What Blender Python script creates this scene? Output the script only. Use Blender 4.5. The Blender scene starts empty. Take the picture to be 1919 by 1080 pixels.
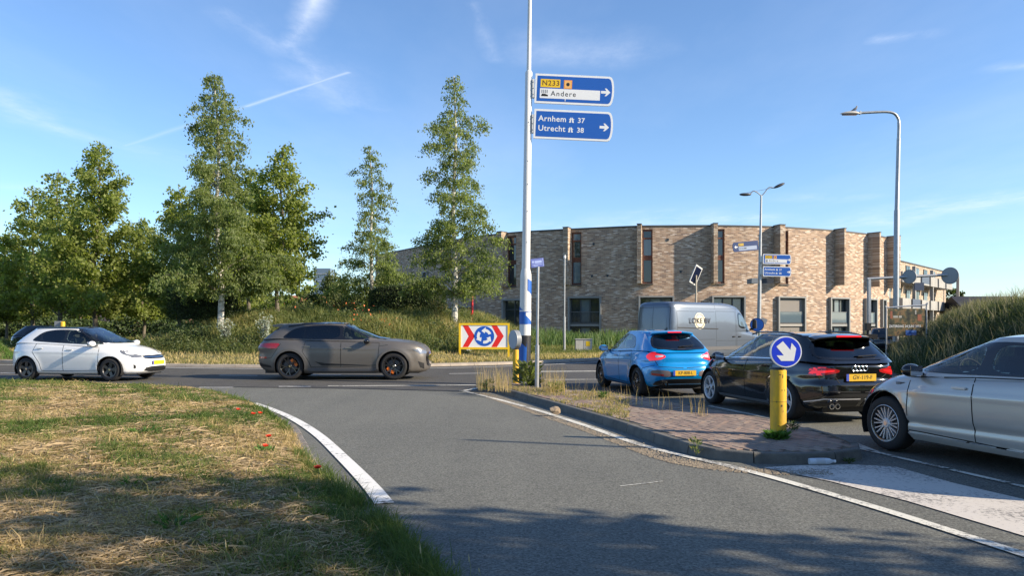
import bpy, bmesh, math, random
import numpy as np
from mathutils import Vector, Matrix, geometry, Euler
from mathutils.bvhtree import BVHTree
random.seed(7); RNG = np.random.default_rng(7)
R = math.radians
SC = bpy.context.scene
COL = SC.collection
# ------------------------------------------------------------------ camera
F_PX, EYE, HZ = 1440.0, 1.54, 611.0
cam_d = bpy.data.cameras.new('camera'); cam = bpy.data.objects.new('camera', cam_d); COL.objects.link(cam)
cam.location = (0, 0, EYE); cam.rotation_euler = (R(90), 0, 0)
cam_d.sensor_width = 36; cam_d.lens = F_PX / 1919 * 36; cam_d.shift_y = (HZ - 540) / 1919
cam_d.clip_start = 0.05; cam_d.clip_end = 5000
SC.camera = cam
# ------------------------------------------------------------------ sun, sky, exposure
SUN_EL = R(26); SUN_V = Vector((0.957, -0.29, 0)).normalized() * math.cos(SUN_EL) + Vector((0, 0, math.sin(SUN_EL)))
sd = bpy.data.lights.new('sun', 'SUN'); sd.energy = 5.0; sd.angle = R(0.5); sd.color = (1.0, 0.86, 0.66)
sun = bpy.data.objects.new('sun', sd); COL.objects.link(sun)
sun.rotation_euler = SUN_V.to_track_quat('Z', 'Y').to_euler(); sun.location = SUN_V * 60
SC.view_settings.view_transform = 'Standard'; SC.view_settings.look = 'None'
SC.view_settings.exposure = 0.87; SC.view_settings.gamma = 1; SC.view_settings.use_curve_mapping = False
SC.cycles.max_bounces = 8; SC.cycles.transparent_max_bounces = 24
SC.cycles.diffuse_bounces = 3; SC.cycles.glossy_bounces = 3
W = bpy.data.worlds.new('World'); SC.world = W; W.use_nodes = True
wn, wl = W.node_tree.nodes, W.node_tree.links
wn.clear()
w_out = wn.new('ShaderNodeOutputWorld'); w_bg = wn.new('ShaderNodeBackground'); w_bg.inputs['Strength'].default_value = 0.112
w_sky = wn.new('ShaderNodeTexSky'); w_sky.sky_type = 'NISHITA'; w_sky.sun_disc = False
w_sky.sun_elevation = SUN_EL; w_sky.sun_rotation = math.atan2(SUN_V.x, SUN_V.y)
w_sky.air_density = 1.0; w_sky.dust_density = 0.25; w_sky.ozone_density = 3.5; w_sky.altitude = 0
wl.new(w_bg.outputs[0], w_out.inputs['Surface'])

def wmath(op, a, b=None, c=None, clamp=False):
    n = wn.new('ShaderNodeMath'); n.operation = op; n.use_clamp = clamp
    for i, x in enumerate((a, b, c)):
        if x is None: continue
        if isinstance(x, (int, float)): n.inputs[i].default_value = x
        else: wl.new(x, n.inputs[i])
    return n.outputs[0]
def wvec(op, a, b=None, s=None):
    n = wn.new('ShaderNodeVectorMath'); n.operation = op
    for i, x in enumerate((a, b)):
        if x is None: continue
        if isinstance(x, (tuple, list)): n.inputs[i].default_value = x
        else: wl.new(x, n.inputs[i])
    if s is not None:
        if isinstance(s, (int, float)): n.inputs['Scale'].default_value = s
        else: wl.new(s, n.inputs['Scale'])
    return n.outputs['Value'] if op in ('DOT_PRODUCT', 'LENGTH', 'DISTANCE') else n.outputs['Vector']
# high thin cloud lies on a flat layer overhead: a direction meets it at (x/z, y/z)
tc = wn.new('ShaderNodeTexCoord')
sep = wn.new('ShaderNodeSeparateXYZ'); wl.new(tc.outputs['Generated'], sep.inputs[0])
zc = wmath('MAXIMUM', sep.outputs[2], 0.03)
cmb = wn.new('ShaderNodeCombineXYZ')
wl.new(wmath('DIVIDE', sep.outputs[0], zc), cmb.inputs[0]); wl.new(wmath('DIVIDE', sep.outputs[1], zc), cmb.inputs[1])
layer = cmb.outputs[0]
def wnoise(vec, scale, detail=6, rough=0.6, off=(0, 0, 0), sc3=(1, 1, 1)):
    m = wn.new('ShaderNodeMapping'); m.inputs['Scale'].default_value = sc3; m.inputs['Location'].default_value = off
    wl.new(vec, m.inputs['Vector'])
    n = wn.new('ShaderNodeTexNoise'); n.inputs['Scale'].default_value = scale; n.inputs['Detail'].default_value = detail
    n.inputs['Roughness'].default_value = rough; wl.new(m.outputs[0], n.inputs['Vector'])
    return n
nz = wnoise(layer, 1.2, 8, 0.65)
nzs = wvec('SUBTRACT', nz.outputs['Color'], (0.5, 0.5, 0.5))
def lay(u, v):
    z = (HZ - v) / F_PX
    return ((u - 960) / F_PX / z, 1.0 / z, 0)
def streak(a, b, width, amount, warp=1.0, fade=False):
    A, B = Vector(lay(*a)), Vector(lay(*b)); D = B - A
    wv = wvec('SCALE', nzs, None, warp)
    p = wvec('ADD', layer, wv)
    pa = wvec('SUBTRACT', p, tuple(A))
    h = wmath('DIVIDE', wvec('DOT_PRODUCT', pa, tuple(D)), D.length_squared, clamp=True)
    q = wvec('SUBTRACT', pa, wvec('SCALE', tuple(D), None, h))
    d = wvec('LENGTH', q)
    g = wmath('SUBTRACT', 1.0, wmath('DIVIDE', d, width), clamp=True)
    g = wmath('MULTIPLY', wmath('MULTIPLY', g, g), amount)
    if fade: g = wmath('MULTIPLY', g, wmath('ADD', wmath('MULTIPLY', h, 0.9), 0.1))
    return g
fil = wnoise(layer, 3.0, 8, 0.7, (3, 1, 0), (1, 0.5, 1))
filv = wmath('MULTIPLY', wmath('SUBTRACT', fil.outputs['Fac'], 0.32, clamp=True), 2.6)
soft = None
for s in [((600, 0), (545, 85), .10, .70, .16), ((548, 80), (600, 150), .12, .42, .2), ((590, 140), (650, 195), .35, .32, .4),
          ((430, 25), (540, 100), .16, .3, .2), ((0, 175), (60, 225), .3, .4, .4), ((60, 225), (170, 262), .22, .36, .3),
          ((170, 262), (340, 295), .3, .22, .4), ((880, 10), (930, 110), .09, .3, .12), ((1010, 90), (1150, 95), .30, .34, .5),
          ((1640, 415), (1919, 365), 1.0, .55, 1.2), ((1340, 412), (1400, 412), .8, .5, 1.0), ((1100, 425), (1300, 410), 1.3, .35, 1.5),
          ((1660, 75), (1750, 60), .12, .35, .2), ((1860, 130), (1919, 125), .14, .35, .2), ((1500, 370), (1600, 372), .5, .28, .6),
          ((540, 180), (660, 185), .3, .2, .4), ((1180, 400), (1240, 395), .4, .2, .5), ((40, 352), (110, 350), .35, .2, .4)]:
    g = streak(s[0], s[1], s[2], s[3], s[4]); soft = g if soft is None else wmath('MAXIMUM', soft, g)
soft = wmath('MULTIPLY', soft, filv)
trail = streak((462, 199), (652, 136), .03, .40, .03)
trail2 = streak((235, 273), (462, 199), .045, .17, .03)
wide = wnoise(layer, 0.35, 7, 0.62, (7, 2, 0), (1, 0.4, 1))
widev = wmath('MULTIPLY', wmath('SUBTRACT', wide.outputs['Fac'], 0.47, clamp=True), 0.55)
cm = wmath('MAXIMUM', wmath('MAXIMUM', soft, wmath('MAXIMUM', trail, trail2)), widev)
cm = wmath('MULTIPLY', cm, 1.0, clamp=True)
mx = wn.new('ShaderNodeMix'); mx.data_type = 'RGBA'
wl.new(cm, mx.inputs['Factor'])
tint = wn.new('ShaderNodeMix'); tint.data_type = 'RGBA'; tint.blend_type = 'MULTIPLY'; tint.inputs['Factor'].default_value = 1
wl.new(w_sky.outputs[0], tint.inputs['A']); tint.inputs['B'].default_value = (0.90, 0.98, 1.08, 1)
wl.new(tint.outputs['Result'], mx.inputs['A']); mx.inputs['B'].default_value = (5.4, 5.8, 6.6, 1)
wl.new(mx.outputs['Result'], w_bg.inputs['Color'])

# ------------------------------------------------------------------ helpers
def G(u, v, z=0.0):
    Y = (EYE - z) * F_PX / (v - HZ); return Vector(((u - 960) / F_PX * Y, Y, z))
def P(u, v, Y): return Vector(((u - 960) / F_PX * Y, Y, EYE + (HZ - v) / F_PX * Y))
def XU(u, Y): return (u - 960) / F_PX * Y
def ZV(v, Y): return EYE + (HZ - v) / F_PX * Y

def _n(nt, t, **kw):
    n = nt.nodes.new(t)
    for k, v in kw.items():
        if k in n.inputs: n.inputs[k].default_value = v
        else: setattr(n, k, v)
    return n
MATS = {}
def mat(name, col, rough=.6, metal=0.0, var=0.0, vscale=3.0, col2=None, bump=0.0, bscale=40.0, coat=0.0, spec=.5, coord='Object', stretch=(1, 1, 1), emit=0, detail=5):
    if name in MATS: return MATS[name]
    m = bpy.data.materials.new(name); m.use_nodes = True; nt = m.node_tree; b = nt.nodes['Principled BSDF']
    b.inputs['Roughness'].default_value = rough; b.inputs['Metallic'].default_value = metal
    b.inputs['Coat Weight'].default_value = coat; b.inputs['Coat Roughness'].default_value = .04
    b.inputs['Specular IOR Level'].default_value = spec
    b.inputs['Base Color'].default_value = (*col, 1)
    if emit: b.inputs['Emission Color'].default_value = (*col, 1); b.inputs['Emission Strength'].default_value = emit
    t = _n(nt, 'ShaderNodeTexCoord'); mp = _n(nt, 'ShaderNodeMapping'); mp.inputs['Scale'].default_value = stretch
    nt.links.new(t.outputs[coord], mp.inputs[0])
    if var > 0 or col2:
        c2 = col2 or tuple(c * .5 for c in col)
        nz = _n(nt, 'ShaderNodeTexNoise', Scale=vscale, Detail=detail, Roughness=.65); nt.links.new(mp.outputs[0], nz.inputs['Vector'])
        rp = _n(nt, 'ShaderNodeMapRange'); rp.inputs[1].default_value = .38; rp.inputs[2].default_value = .66; nt.links.new(nz.outputs[0], rp.inputs[0])
        rp.inputs[4].default_value = var if var else 1
        mxx = _n(nt, 'ShaderNodeMix'); mxx.data_type = 'RGBA'; mxx.inputs['A'].default_value = (*col, 1); mxx.inputs['B'].default_value = (*c2, 1)
        nt.links.new(rp.outputs[0], mxx.inputs['Factor']); nt.links.new(mxx.outputs['Result'], b.inputs['Base Color'])
    if bump > 0:
        n2 = _n(nt, 'ShaderNodeTexNoise', Scale=bscale, Detail=4.0); nt.links.new(mp.outputs[0], n2.inputs['Vector'])
        bp = _n(nt, 'ShaderNodeBump', Strength=bump, Distance=.01); nt.links.new(n2.outputs[0], bp.inputs['Height']); nt.links.new(bp.outputs[0], b.inputs['Normal'])
    MATS[name] = m; return m

def tag(o, label=None, cat=None, group=None, kind=None):
    if label: o['label'] = label
    if cat: o['category'] = cat
    if group: o['group'] = group
    if kind: o['kind'] = kind
    return o
def thing(name, label, cat, loc=(0, 0, 0), rotz=0.0, group=None):
    o = bpy.data.objects.new(name, None); COL.objects.link(o); o.location = loc; o.rotation_euler = (0, 0, rotz); o.empty_display_size = .2
    return tag(o, label, cat, group)
def empty(name, parent, loc=(0, 0, 0)):
    o = bpy.data.objects.new(name, None); COL.objects.link(o); o.parent = parent; o.location = loc; return o
def link(name, me, m=None, parent=None, loc=None, smooth=None, ang=None):
    o = bpy.data.objects.new(name, me); COL.objects.link(o)
    if parent: o.parent = parent
    if loc is not None: o.location = loc
    if m is not None:
        for k in (m if isinstance(m, (list, tuple)) else [m]): me.materials.append(k)
    return o
def copy_tree(o, parent=None):
    c = o.copy(); COL.objects.link(c); c.parent = parent
    for ch in list(o.children): copy_tree(ch, c)
    return c
class MB:
    def __init__(s): s.v = []; s.f = []; s.mi = []
    def add(s, vs, fs, mi=0):
        b = len(s.v); s.v += [tuple(v) for v in vs]; s.f += [tuple(i + b for i in f) for f in fs]; s.mi += [mi] * len(fs); return s
    def box(s, c, d, rot=None, mi=0, taper=1.0):
        hx, hy, hz = d[0] / 2, d[1] / 2, d[2] / 2; vs = []
        for z in (-hz, hz):
            k = taper if z > 0 else 1
            for x, y in ((-hx, -hy), (hx, -hy), (hx, hy), (-hx, hy)):
                v = Vector((x * k, y * k, z))
                if rot is not None: v = rot @ v
                vs.append(v + Vector(c))
        return s.add(vs, [(3, 2, 1, 0), (4, 5, 6, 7), (0, 1, 5, 4), (1, 2, 6, 5), (2, 3, 7, 6), (3, 0, 4, 7)], mi)
    def tube(s, pts, rads, n=12, caps=True, mi=0):
        pts = [Vector(p) for p in pts]
        if isinstance(rads, (int, float)): rads = [rads] * len(pts)
        vs = []; up0 = None
        for i, p in enumerate(pts):
            d = (pts[min(i + 1, len(pts) - 1)] - pts[max(i - 1, 0)]).normalized()
            if up0 is None: up0 = d.orthogonal().normalized()
            else:
                up0 = (up0 - d * up0.dot(d)); up0 = up0.normalized() if up0.length > 1e-6 else d.orthogonal().normalized()
            b = d.cross(up0)
            for k in range(n):
                a = 2 * math.pi * k / n; vs.append(p + (up0 * math.cos(a) + b * math.sin(a)) * rads[i])
        fs = [(i * n + k, i * n + (k + 1) % n, (i + 1) * n + (k + 1) % n, (i + 1) * n + k) for i in range(len(pts) - 1) for k in range(n)]
        if caps: fs += [tuple(reversed(range(n))), tuple((len(pts) - 1) * n + k for k in range(n))]
        return s.add(vs, fs, mi)
    def lathe(s, prof, n=24, M=None, mi=0, closed=False):   # prof: (r, h) about local z
        vs = []
        for r, h in prof:
            for k in range(n):
                a = 2 * math.pi * k / n; v = Vector((r * math.cos(a), r * math.sin(a), h)); vs.append(M @ v if M else v)
        m = len(prof)
        fs = [(i * n + k, i * n + (k + 1) % n, ((i + 1) % m) * n + (k + 1) % n, ((i + 1) % m) * n + k) for i in range(m if closed else m - 1) for k in range(n)]
        return s.add(vs, fs, mi)
    def prism(s, poly, M, depth, mi=0):   # poly in local xy, extruded along local +z by depth
        n = len(poly); vs = [M @ Vector((x, y, 0)) for x, y in poly] + [M @ Vector((x, y, depth)) for x, y in poly]
        fs = [tuple(reversed(range(n))), tuple(range(n, 2 * n))] + [(k, (k + 1) % n, n + (k + 1) % n, n + k) for k in range(n)]
        return s.add(vs, fs, mi)
    def ball(s, c, r, n=12, m=8, mi=0, M=None):
        c = Vector(c); r = Vector(r) if not isinstance(r, (int, float)) else Vector((r, r, r)); vs = []
        for i in range(m + 1):
            t = math.pi * i / m
            for k in range(n):
                a = 2 * math.pi * k / n; v = Vector((r.x * math.sin(t) * math.cos(a), r.y * math.sin(t) * math.sin(a), r.z * math.cos(t)))
                if M: v = M @ v
                vs.append(c + v)
        fs = [(i * n + k, (i + 1) * n + k, (i + 1) * n + (k + 1) % n, i * n + (k + 1) % n) for i in range(m) for k in range(n)]
        return s.add(vs, fs, mi)
    def build(s, name, m=None, parent=None, loc=None, smooth=False, bevel=0.0, bseg=2, fix=True):
        me = bpy.data.meshes.new(name); me.from_pydata(s.v, [], s.f)
        me.polygons.foreach_set('material_index', s.mi)
        if fix or bevel:
            bm = bmesh.new(); bm.from_mesh(me)
            bmesh.ops.remove_doubles(bm, verts=bm.verts, dist=1e-5)
            bmesh.ops.dissolve_degenerate(bm, edges=bm.edges, dist=1e-6)
            bmesh.ops.recalc_face_normals(bm, faces=bm.faces)
            if bevel:
                es = [e for e in bm.edges if len(e.link_faces) == 2 and e.calc_face_angle(0) > R(25)]
                bmesh.ops.bevel(bm, geom=es, offset=bevel, segments=bseg, affect='EDGES', clamp_overlap=True)
            bm.to_mesh(me); bm.free()
        if smooth:
            me.shade_smooth()
            try: me.set_sharp_from_angle(angle=R(38))
            except Exception: pass
        me.update()
        return link(name, me, m, parent, loc)
def npmesh(name, V, Fa, m=None, parent=None, attr=None, uv=None, smooth=False):
    """V (n,3); Fa (k,3|4) ints; attr dict name -> per face floats"""
    me = bpy.data.meshes.new(name); k = Fa.shape[1]
    me.vertices.add(len(V)); me.vertices.foreach_set('co', np.ascontiguousarray(V, dtype=np.float32).ravel())
    me.loops.add(Fa.size); me.loops.foreach_set('vertex_index', np.ascontiguousarray(Fa, dtype=np.int32).ravel())
    me.polygons.add(len(Fa)); me.polygons.foreach_set('loop_start', np.arange(0, Fa.size, k, dtype=np.int32))
    me.polygons.foreach_set('loop_total', np.full(len(Fa), k, dtype=np.int32))
    me.update(calc_edges=True)
    if attr:
        for a, vals in attr.items():
            at = me.attributes.new(a, 'FLOAT', 'FACE'); at.data.foreach_set('value', np.asarray(vals, dtype=np.float32))
    if uv is not None:
        l = me.uv_layers.new(name='UVMap'); l.data.foreach_set('uv', np.asarray(uv, dtype=np.float32)[Fa.ravel()].ravel())
    if smooth: me.shade_smooth()
    return link(name, me, m, parent)
def text(body, size, M, m, parent, name='lettering', align='LEFT', ext=.0012, xs=1.0, bold=0.0, sp=1.0):
    cu = bpy.data.curves.new(name, 'FONT'); cu.body = body; cu.size = size; cu.extrude = ext; cu.align_x = align; cu.align_y = 'CENTER'; cu.offset = bold; cu.resolution_u = 3
    cu.space_character = sp
    tmp = bpy.data.objects.new(name + '_outline', cu); COL.objects.link(tmp); me = bpy.data.meshes.new_from_object(tmp); bpy.data.objects.remove(tmp); bpy.data.curves.remove(cu)
    me.transform(M @ Matrix.Diagonal((xs, 1, 1, 1))); me.materials.clear(); me.name = name
    return link(name, me, m, parent)
def frame(o, ex, ey, ez=None):
    ex = Vector(ex).normalized(); ey = Vector(ey).normalized(); ez = ex.cross(ey) if ez is None else Vector(ez)
    return Matrix(((ex.x, ey.x, ez.x, o[0]), (ex.y, ey.y, ez.y, o[1]), (ex.z, ey.z, ez.z, o[2]), (0, 0, 0, 1)))
def inpoly(p, poly):
    x, y = p[0], p[1]; c = False; j = len(poly) - 1
    for i in range(len(poly)):
        xi, yi = poly[i][0], poly[i][1]; xj, yj = poly[j][0], poly[j][1]
        if (yi > y) != (yj > y) and x < (xj - xi) * (y - yi) / (yj - yi) + xi: c = not c
        j = i
    return c
def np_inpoly(X, Y, poly):
    c = np.zeros(X.shape, bool); j = len(poly) - 1
    for i in range(len(poly)):
        xi, yi = poly[i][0], poly[i][1]; xj, yj = poly[j][0], poly[j][1]
        if yi != yj: c ^= ((yi > Y) != (yj > Y)) & (X < (xj - xi) * (Y - yi) / (yj - yi) + xi)
        j = i
    return c
def np_polydist(X, Y, poly, closed=True):
    d = np.full(X.shape, 1e9); n = len(poly)
    for i in range(n if closed else n - 1):
        ax, ay = poly[i][0], poly[i][1]; bx, by = poly[(i + 1) % n][0], poly[(i + 1) % n][1]
        dx, dy = bx - ax, by - ay; L = dx * dx + dy * dy + 1e-12
        t = np.clip(((X - ax) * dx + (Y - ay) * dy) / L, 0, 1)
        d = np.minimum(d, np.hypot(X - ax - t * dx, Y - ay - t * dy))
    return d
def chaikin(poly, it=2, closed=True):
    p = [tuple(q) for q in poly]
    for _ in range(it):
        o = []; n = len(p)
        for i in range(n if closed else n - 1):
            a, b = p[i], p[(i + 1) % n]
            o.append(tuple(a[k] * .8 + b[k] * .2 for k in range(len(a)))); o.append(tuple(a[k] * .2 + b[k] * .8 for k in range(len(a))))
        if not closed: o = [p[0]] + o + [p[-1]]
        p = o
    return p
def spline(pts, n=8):   # Catmull-Rom through points
    P_ = [np.array(p, float) for p in pts]; P_ = [2 * P_[0] - P_[1]] + P_ + [2 * P_[-1] - P_[-2]]; o = []
    for i in range(1, len(P_) - 2):
        for k in range(n):
            t = k / n; a, b, c, d = P_[i - 1], P_[i], P_[i + 1], P_[i + 2]
            o.append(.5 * ((2 * b) + (-a + c) * t + (2 * a - 5 * b + 4 * c - d) * t * t + (-a + 3 * b - 3 * c + d) * t ** 3))
    o.append(P_[-2]); return o
def nfield(X, Y, s=1.0, seed=0.0):
    """cheap smooth pseudo-noise 0..1"""
    X = X * s + seed * 3.7; Y = Y * s - seed * 1.9
    a = np.sin(X * 1.7 + 1.3 * np.sin(Y * 1.1 + seed)) + np.sin(Y * 2.3 + 1.7 * np.sin(X * 1.9)) + .6 * np.sin(3.9 * X + 2.1 * Y + np.sin(5 * Y)) + .4 * np.sin(7.3 * Y - 5.1 * X + np.sin(6 * X))
    return np.clip(a / 6 + .5, 0, 1)
# ================================================================== materials of the ground
def asphalt(name, base, patch, joint=None):
    m = bpy.data.materials.new(name); m.use_nodes = True; nt = m.node_tree; b = nt.nodes['Principled BSDF']; L = nt.links
    t = _n(nt, 'ShaderNodeTexCoord')
    big = _n(nt, 'ShaderNodeTexNoise', Scale=.35, Detail=6.0, Roughness=.6); L.new(t.outputs['Object'], big.inputs['Vector'])
    mps = _n(nt, 'ShaderNodeMapping'); mps.inputs['Rotation'].default_value = (0, 0, R(16)); mps.inputs['Scale'].default_value = (1.3, .09, 1); L.new(t.outputs['Object'], mps.inputs[0])
    trk = _n(nt, 'ShaderNodeTexNoise', Scale=1.0, Detail=3.0); L.new(mps.outputs[0], trk.inputs['Vector'])
    fine = _n(nt, 'ShaderNodeTexNoise', Scale=48.0, Detail=4.0, Roughness=.85); L.new(t.outputs['Object'], fine.inputs['Vector'])
    vor = _n(nt, 'ShaderNodeTexVoronoi', Scale=55.0); L.new(t.outputs['Object'], vor.inputs['Vector'])
    m1 = _n(nt, 'ShaderNodeMix'); m1.data_type = 'RGBA'; m1.inputs['A'].default_value = (*base, 1); m1.inputs['B'].default_value = (*patch, 1)
    r1 = _n(nt, 'ShaderNodeMapRange'); r1.inputs[1].default_value = .35; r1.inputs[2].default_value = .68
    ad = _n(nt, 'ShaderNodeMath', operation='ADD'); ml = _n(nt, 'ShaderNodeMath', operation='MULTIPLY'); ml.inputs[1].default_value = .5
    L.new(trk.outputs[0], ml.inputs[0]); a2 = _n(nt, 'ShaderNodeMath', operation='MULTIPLY'); a2.inputs[1].default_value = .5; L.new(big.outputs[0], a2.inputs[0])
    L.new(ml.outputs[0], ad.inputs[0]); L.new(a2.outputs[0], ad.inputs[1]); L.new(ad.outputs[0], r1.inputs[0]); L.new(r1.outputs[0], m1.inputs['Factor'])
    sp = _n(nt, 'ShaderNodeMapRange'); sp.inputs[1].default_value = .32; sp.inputs[2].default_value = .70; sp.inputs[3].default_value = .35; sp.inputs[4].default_value = 1.75
    L.new(fine.outputs[0], sp.inputs[0])
    vm = _n(nt, 'ShaderNodeMapRange'); vm.inputs[1].default_value = 0; vm.inputs[2].default_value = 1; vm.inputs[3].default_value = .7; vm.inputs[4].default_value = 1.3
    sepc = _n(nt, 'ShaderNodeSeparateColor'); L.new(vor.outputs['Color'], sepc.inputs[0]); L.new(sepc.outputs[0], vm.inputs[0])
    mm = _n(nt, 'ShaderNodeMath', operation='MULTIPLY'); L.new(sp.outputs[0], mm.inputs[0]); L.new(vm.outputs[0], mm.inputs[1])
    vs = _n(nt, 'ShaderNodeVectorMath', operation='SCALE'); L.new(m1.outputs['Result'], vs.inputs[0]); L.new(mm.outputs[0], vs.inputs['Scale'])
    # thin cracks
    cr = _n(nt, 'ShaderNodeTexVoronoi', Scale=.16); cr.feature = 'DISTANCE_TO_EDGE'
    wob = _n(nt, 'ShaderNodeTexNoise', Scale=1.4, Detail=6.0); L.new(t.outputs['Object'], wob.inputs['Vector'])
    wadd = _n(nt, 'ShaderNodeVectorMath', operation='MULTIPLY_ADD'); L.new(wob.outputs['Color'], wadd.inputs[0]); wadd.inputs[1].default_value = (1.2, 1.2, 0); L.new(t.outputs['Object'], wadd.inputs[2])
    L.new(wadd.outputs[0], cr.inputs['Vector'])
    cl = _n(nt, 'ShaderNodeMapRange'); cl.inputs[1].default_value = 0; cl.inputs[2].default_value = .0016; cl.inputs[3].default_value = .72; cl.inputs[4].default_value = 1
    L.new(cr.outputs['Distance'], cl.inputs[0])
    st = _n(nt, 'ShaderNodeTexNoise', Scale=1.7, Detail=5.0, Roughness=.7); L.new(t.outputs['Object'], st.inputs['Vector'])
    sr_ = _n(nt, 'ShaderNodeMapRange'); sr_.inputs[1].default_value = .60; sr_.inputs[2].default_value = .74; sr_.inputs[3].default_value = 1.0; sr_.inputs[4].default_value = .74; L.new(st.outputs[0], sr_.inputs[0])
    v2 = _n(nt, 'ShaderNodeVectorMath', operation='SCALE'); L.new(vs.outputs[0], v2.inputs[0]); L.new(sr_.outputs[0], v2.inputs['Scale'])
    v3 = _n(nt, 'ShaderNodeVectorMath', operation='SCALE'); L.new(v2.outputs[0], v3.inputs[0]); L.new(cl.outputs[0], v3.inputs['Scale'])
    L.new(v3.outputs[0], b.inputs['Base Color'])
    b.inputs['Roughness'].default_value = .82; b.inputs['Specular IOR Level'].default_value = .35
    bp = _n(nt, 'ShaderNodeBump', Strength=.8, Distance=.006); L.new(fine.outputs[0], bp.inputs['Height']); L.new(bp.outputs[0], b.inputs['Normal'])
    return m
M_ASPH = asphalt('asphalt_grey', (.150, .150, .130), (.112, .113, .100))
M_RING = asphalt('asphalt_dark', (.084, .080, .073), (.060, .058, .054))
def worn_paint(name, col, under, amount=.5, scale=22.0, big=1.5):
    m = bpy.data.materials.new(name); m.use_nodes = True; nt = m.node_tree; b = nt.nodes['Principled BSDF']; L = nt.links
    t = _n(nt, 'ShaderNodeTexCoord')
    n1 = _n(nt, 'ShaderNodeTexNoise', Scale=scale, Detail=6.0, Roughness=.75); L.new(t.outputs['Object'], n1.inputs['Vector'])
    n2 = _n(nt, 'ShaderNodeTexNoise', Scale=big, Detail=3.0); L.new(t.outputs['Object'], n2.inputs['Vector'])
    ad = _n(nt, 'ShaderNodeMath', operation='MULTIPLY_ADD'); L.new(n2.outputs[0], ad.inputs[0]); ad.inputs[1].default_value = .55; L.new(n1.outputs[0], ad.inputs[2])
    mr = _n(nt, 'ShaderNodeMapRange'); mr.inputs[1].default_value = .77 + .16 * (1 - amount) - .06; mr.inputs[2].default_value = .77 + .16 * (1 - amount) + .05; L.new(ad.outputs[0], mr.inputs[0])
    mxx = _n(nt, 'ShaderNodeMix'); mxx.data_type = 'RGBA'; mxx.inputs['A'].default_value = (*col, 1); mxx.inputs['B'].default_value = (*under, 1); L.new(mr.outputs[0], mxx.inputs['Factor'])
    L.new(mxx.outputs['Result'], b.inputs['Base Color']); b.inputs['Roughness'].default_value = .75
    bp = _n(nt, 'ShaderNodeBump', Strength=.4, Distance=.004); L.new(n1.outputs[0], bp.inputs['Height']); L.new(bp.outputs[0], b.inputs['Normal'])
    return m
M_LINE = worn_paint('road_paint', (.72, .71, .67), (.12, .12, .12), .15, 14)
M_LINE_W = worn_paint('road_paint_worn', (.66, .64, .56), (.14, .135, .125), .55, 30)
M_HATCH = worn_paint('road_paint_block', (.56, .52, .47), (.17, .16, .15), .42, 26, .9)
M_SOIL = mat('dry_soil', (.22, .17, .105), rough=.95, col2=(.10, .10, .045), var=1, vscale=2.2, bump=.8, bscale=45)
M_SOILG = mat('grassy_soil', (.15, .135, .06), rough=.95, col2=(.06, .075, .025), var=1, vscale=1.1, bump=.8, bscale=25)
M_FIELD = mat('far_field', (.09, .11, .04), rough=.95, col2=(.13, .12, .06), var=1, vscale=.05)
M_KERB = mat('kerb_concrete', (.145, .138, .122), rough=.9, col2=(.075, .072, .065), var=.8, vscale=4, bump=.5, bscale=60)
M_GUTTER = mat('gutter_concrete', (.22, .20, .18), rough=.9, col2=(.11, .10, .09), var=.9, vscale=6, bump=.5, bscale=60)

def sheet(name, poly, z, m, kind='structure', parent=None, label=None):
    vs = [(p[0], p[1], z) for p in poly]
    tri = geometry.tessellate_polygon([[Vector(v) for v in vs]])
    me = bpy.data.meshes.new(name); me.from_pydata(vs, [], [tuple(t) for t in tri])
    bm = bmesh.new(); bm.from_mesh(me); bmesh.ops.recalc_face_normals(bm, faces=bm.faces)
    if bm.faces and sum(f.normal.z for f in bm.faces) < 0: bmesh.ops.reverse_faces(bm, faces=bm.faces)
    bm.to_mesh(me); bm.free()
    o = link(name, me, m, parent)
    if not parent: tag(o, label, None, None, kind)
    return o
def strip(name, pts, w, z, m, parent=None, w2=None):
    pts = [Vector((p[0], p[1], 0)) for p in pts]; vs = []; n = len(pts)
    for i, p in enumerate(pts):
        d = (pts[min(i + 1, n - 1)] - pts[max(i - 1, 0)]).normalized(); nn = Vector((-d.y, d.x, 0))
        ww = w if w2 is None else w + (w2 - w) * i / (n - 1)
        vs += [p + nn * ww / 2, p - nn * ww / 2]
    vs = [(v.x, v.y, z) for v in vs]
    me = bpy.data.meshes.new(name); me.from_pydata(vs, [], [(2 * i, 2 * i + 1, 2 * i + 3, 2 * i + 2) for i in range(n - 1)])
    bm = bmesh.new(); bm.from_mesh(me)
    if sum(f.normal.z for f in bm.faces) < 0: bmesh.ops.reverse_faces(bm, faces=bm.faces)
    bm.to_mesh(me); bm.free()
    return link(name, me, m, parent)
def sline(pix, n=8, z=0.0): return [tuple(p) for p in spline([tuple(G(u, v, z))[:2] for u, v in pix], n)]

gme = MB(); gme.add([(-2500, -300, -.12), (2500, -300, -.12), (2500, 3500, -.12), (-2500, 3500, -.12)], [(0, 1, 2, 3)])
tag(gme.build('ground', M_FIELD, fix=False), kind='structure')
# approach road (lighter, older) and the darker roundabout ring
RINGN = [(-60, 30.5), *[tuple(G(u, v))[:2] for u, v in [(-900, 704), (-300, 712), (0, 719), (200, 722), (420, 726), (650, 729), (880, 735), (1000, 738), (1150, 741), (1400, 738)]], (22, 19.5), (60, 26)]
road_poly = [(-60, -20), (60, -20), (60, 32), (-60, 32)]
sheet('road', road_poly, 0.0, M_ASPH)
sheet('roundabout_road', RINGN + [(70, 75), (-75, 75)], 0.004, M_RING)
marks = thing('road_marking', None, None); marks['kind'] = 'structure'
def mark(pix, w, m=M_LINE, z=.010, n=8, w2=None): return strip('marking_line', sline(pix, n), w, z, m, marks, w2)
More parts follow.
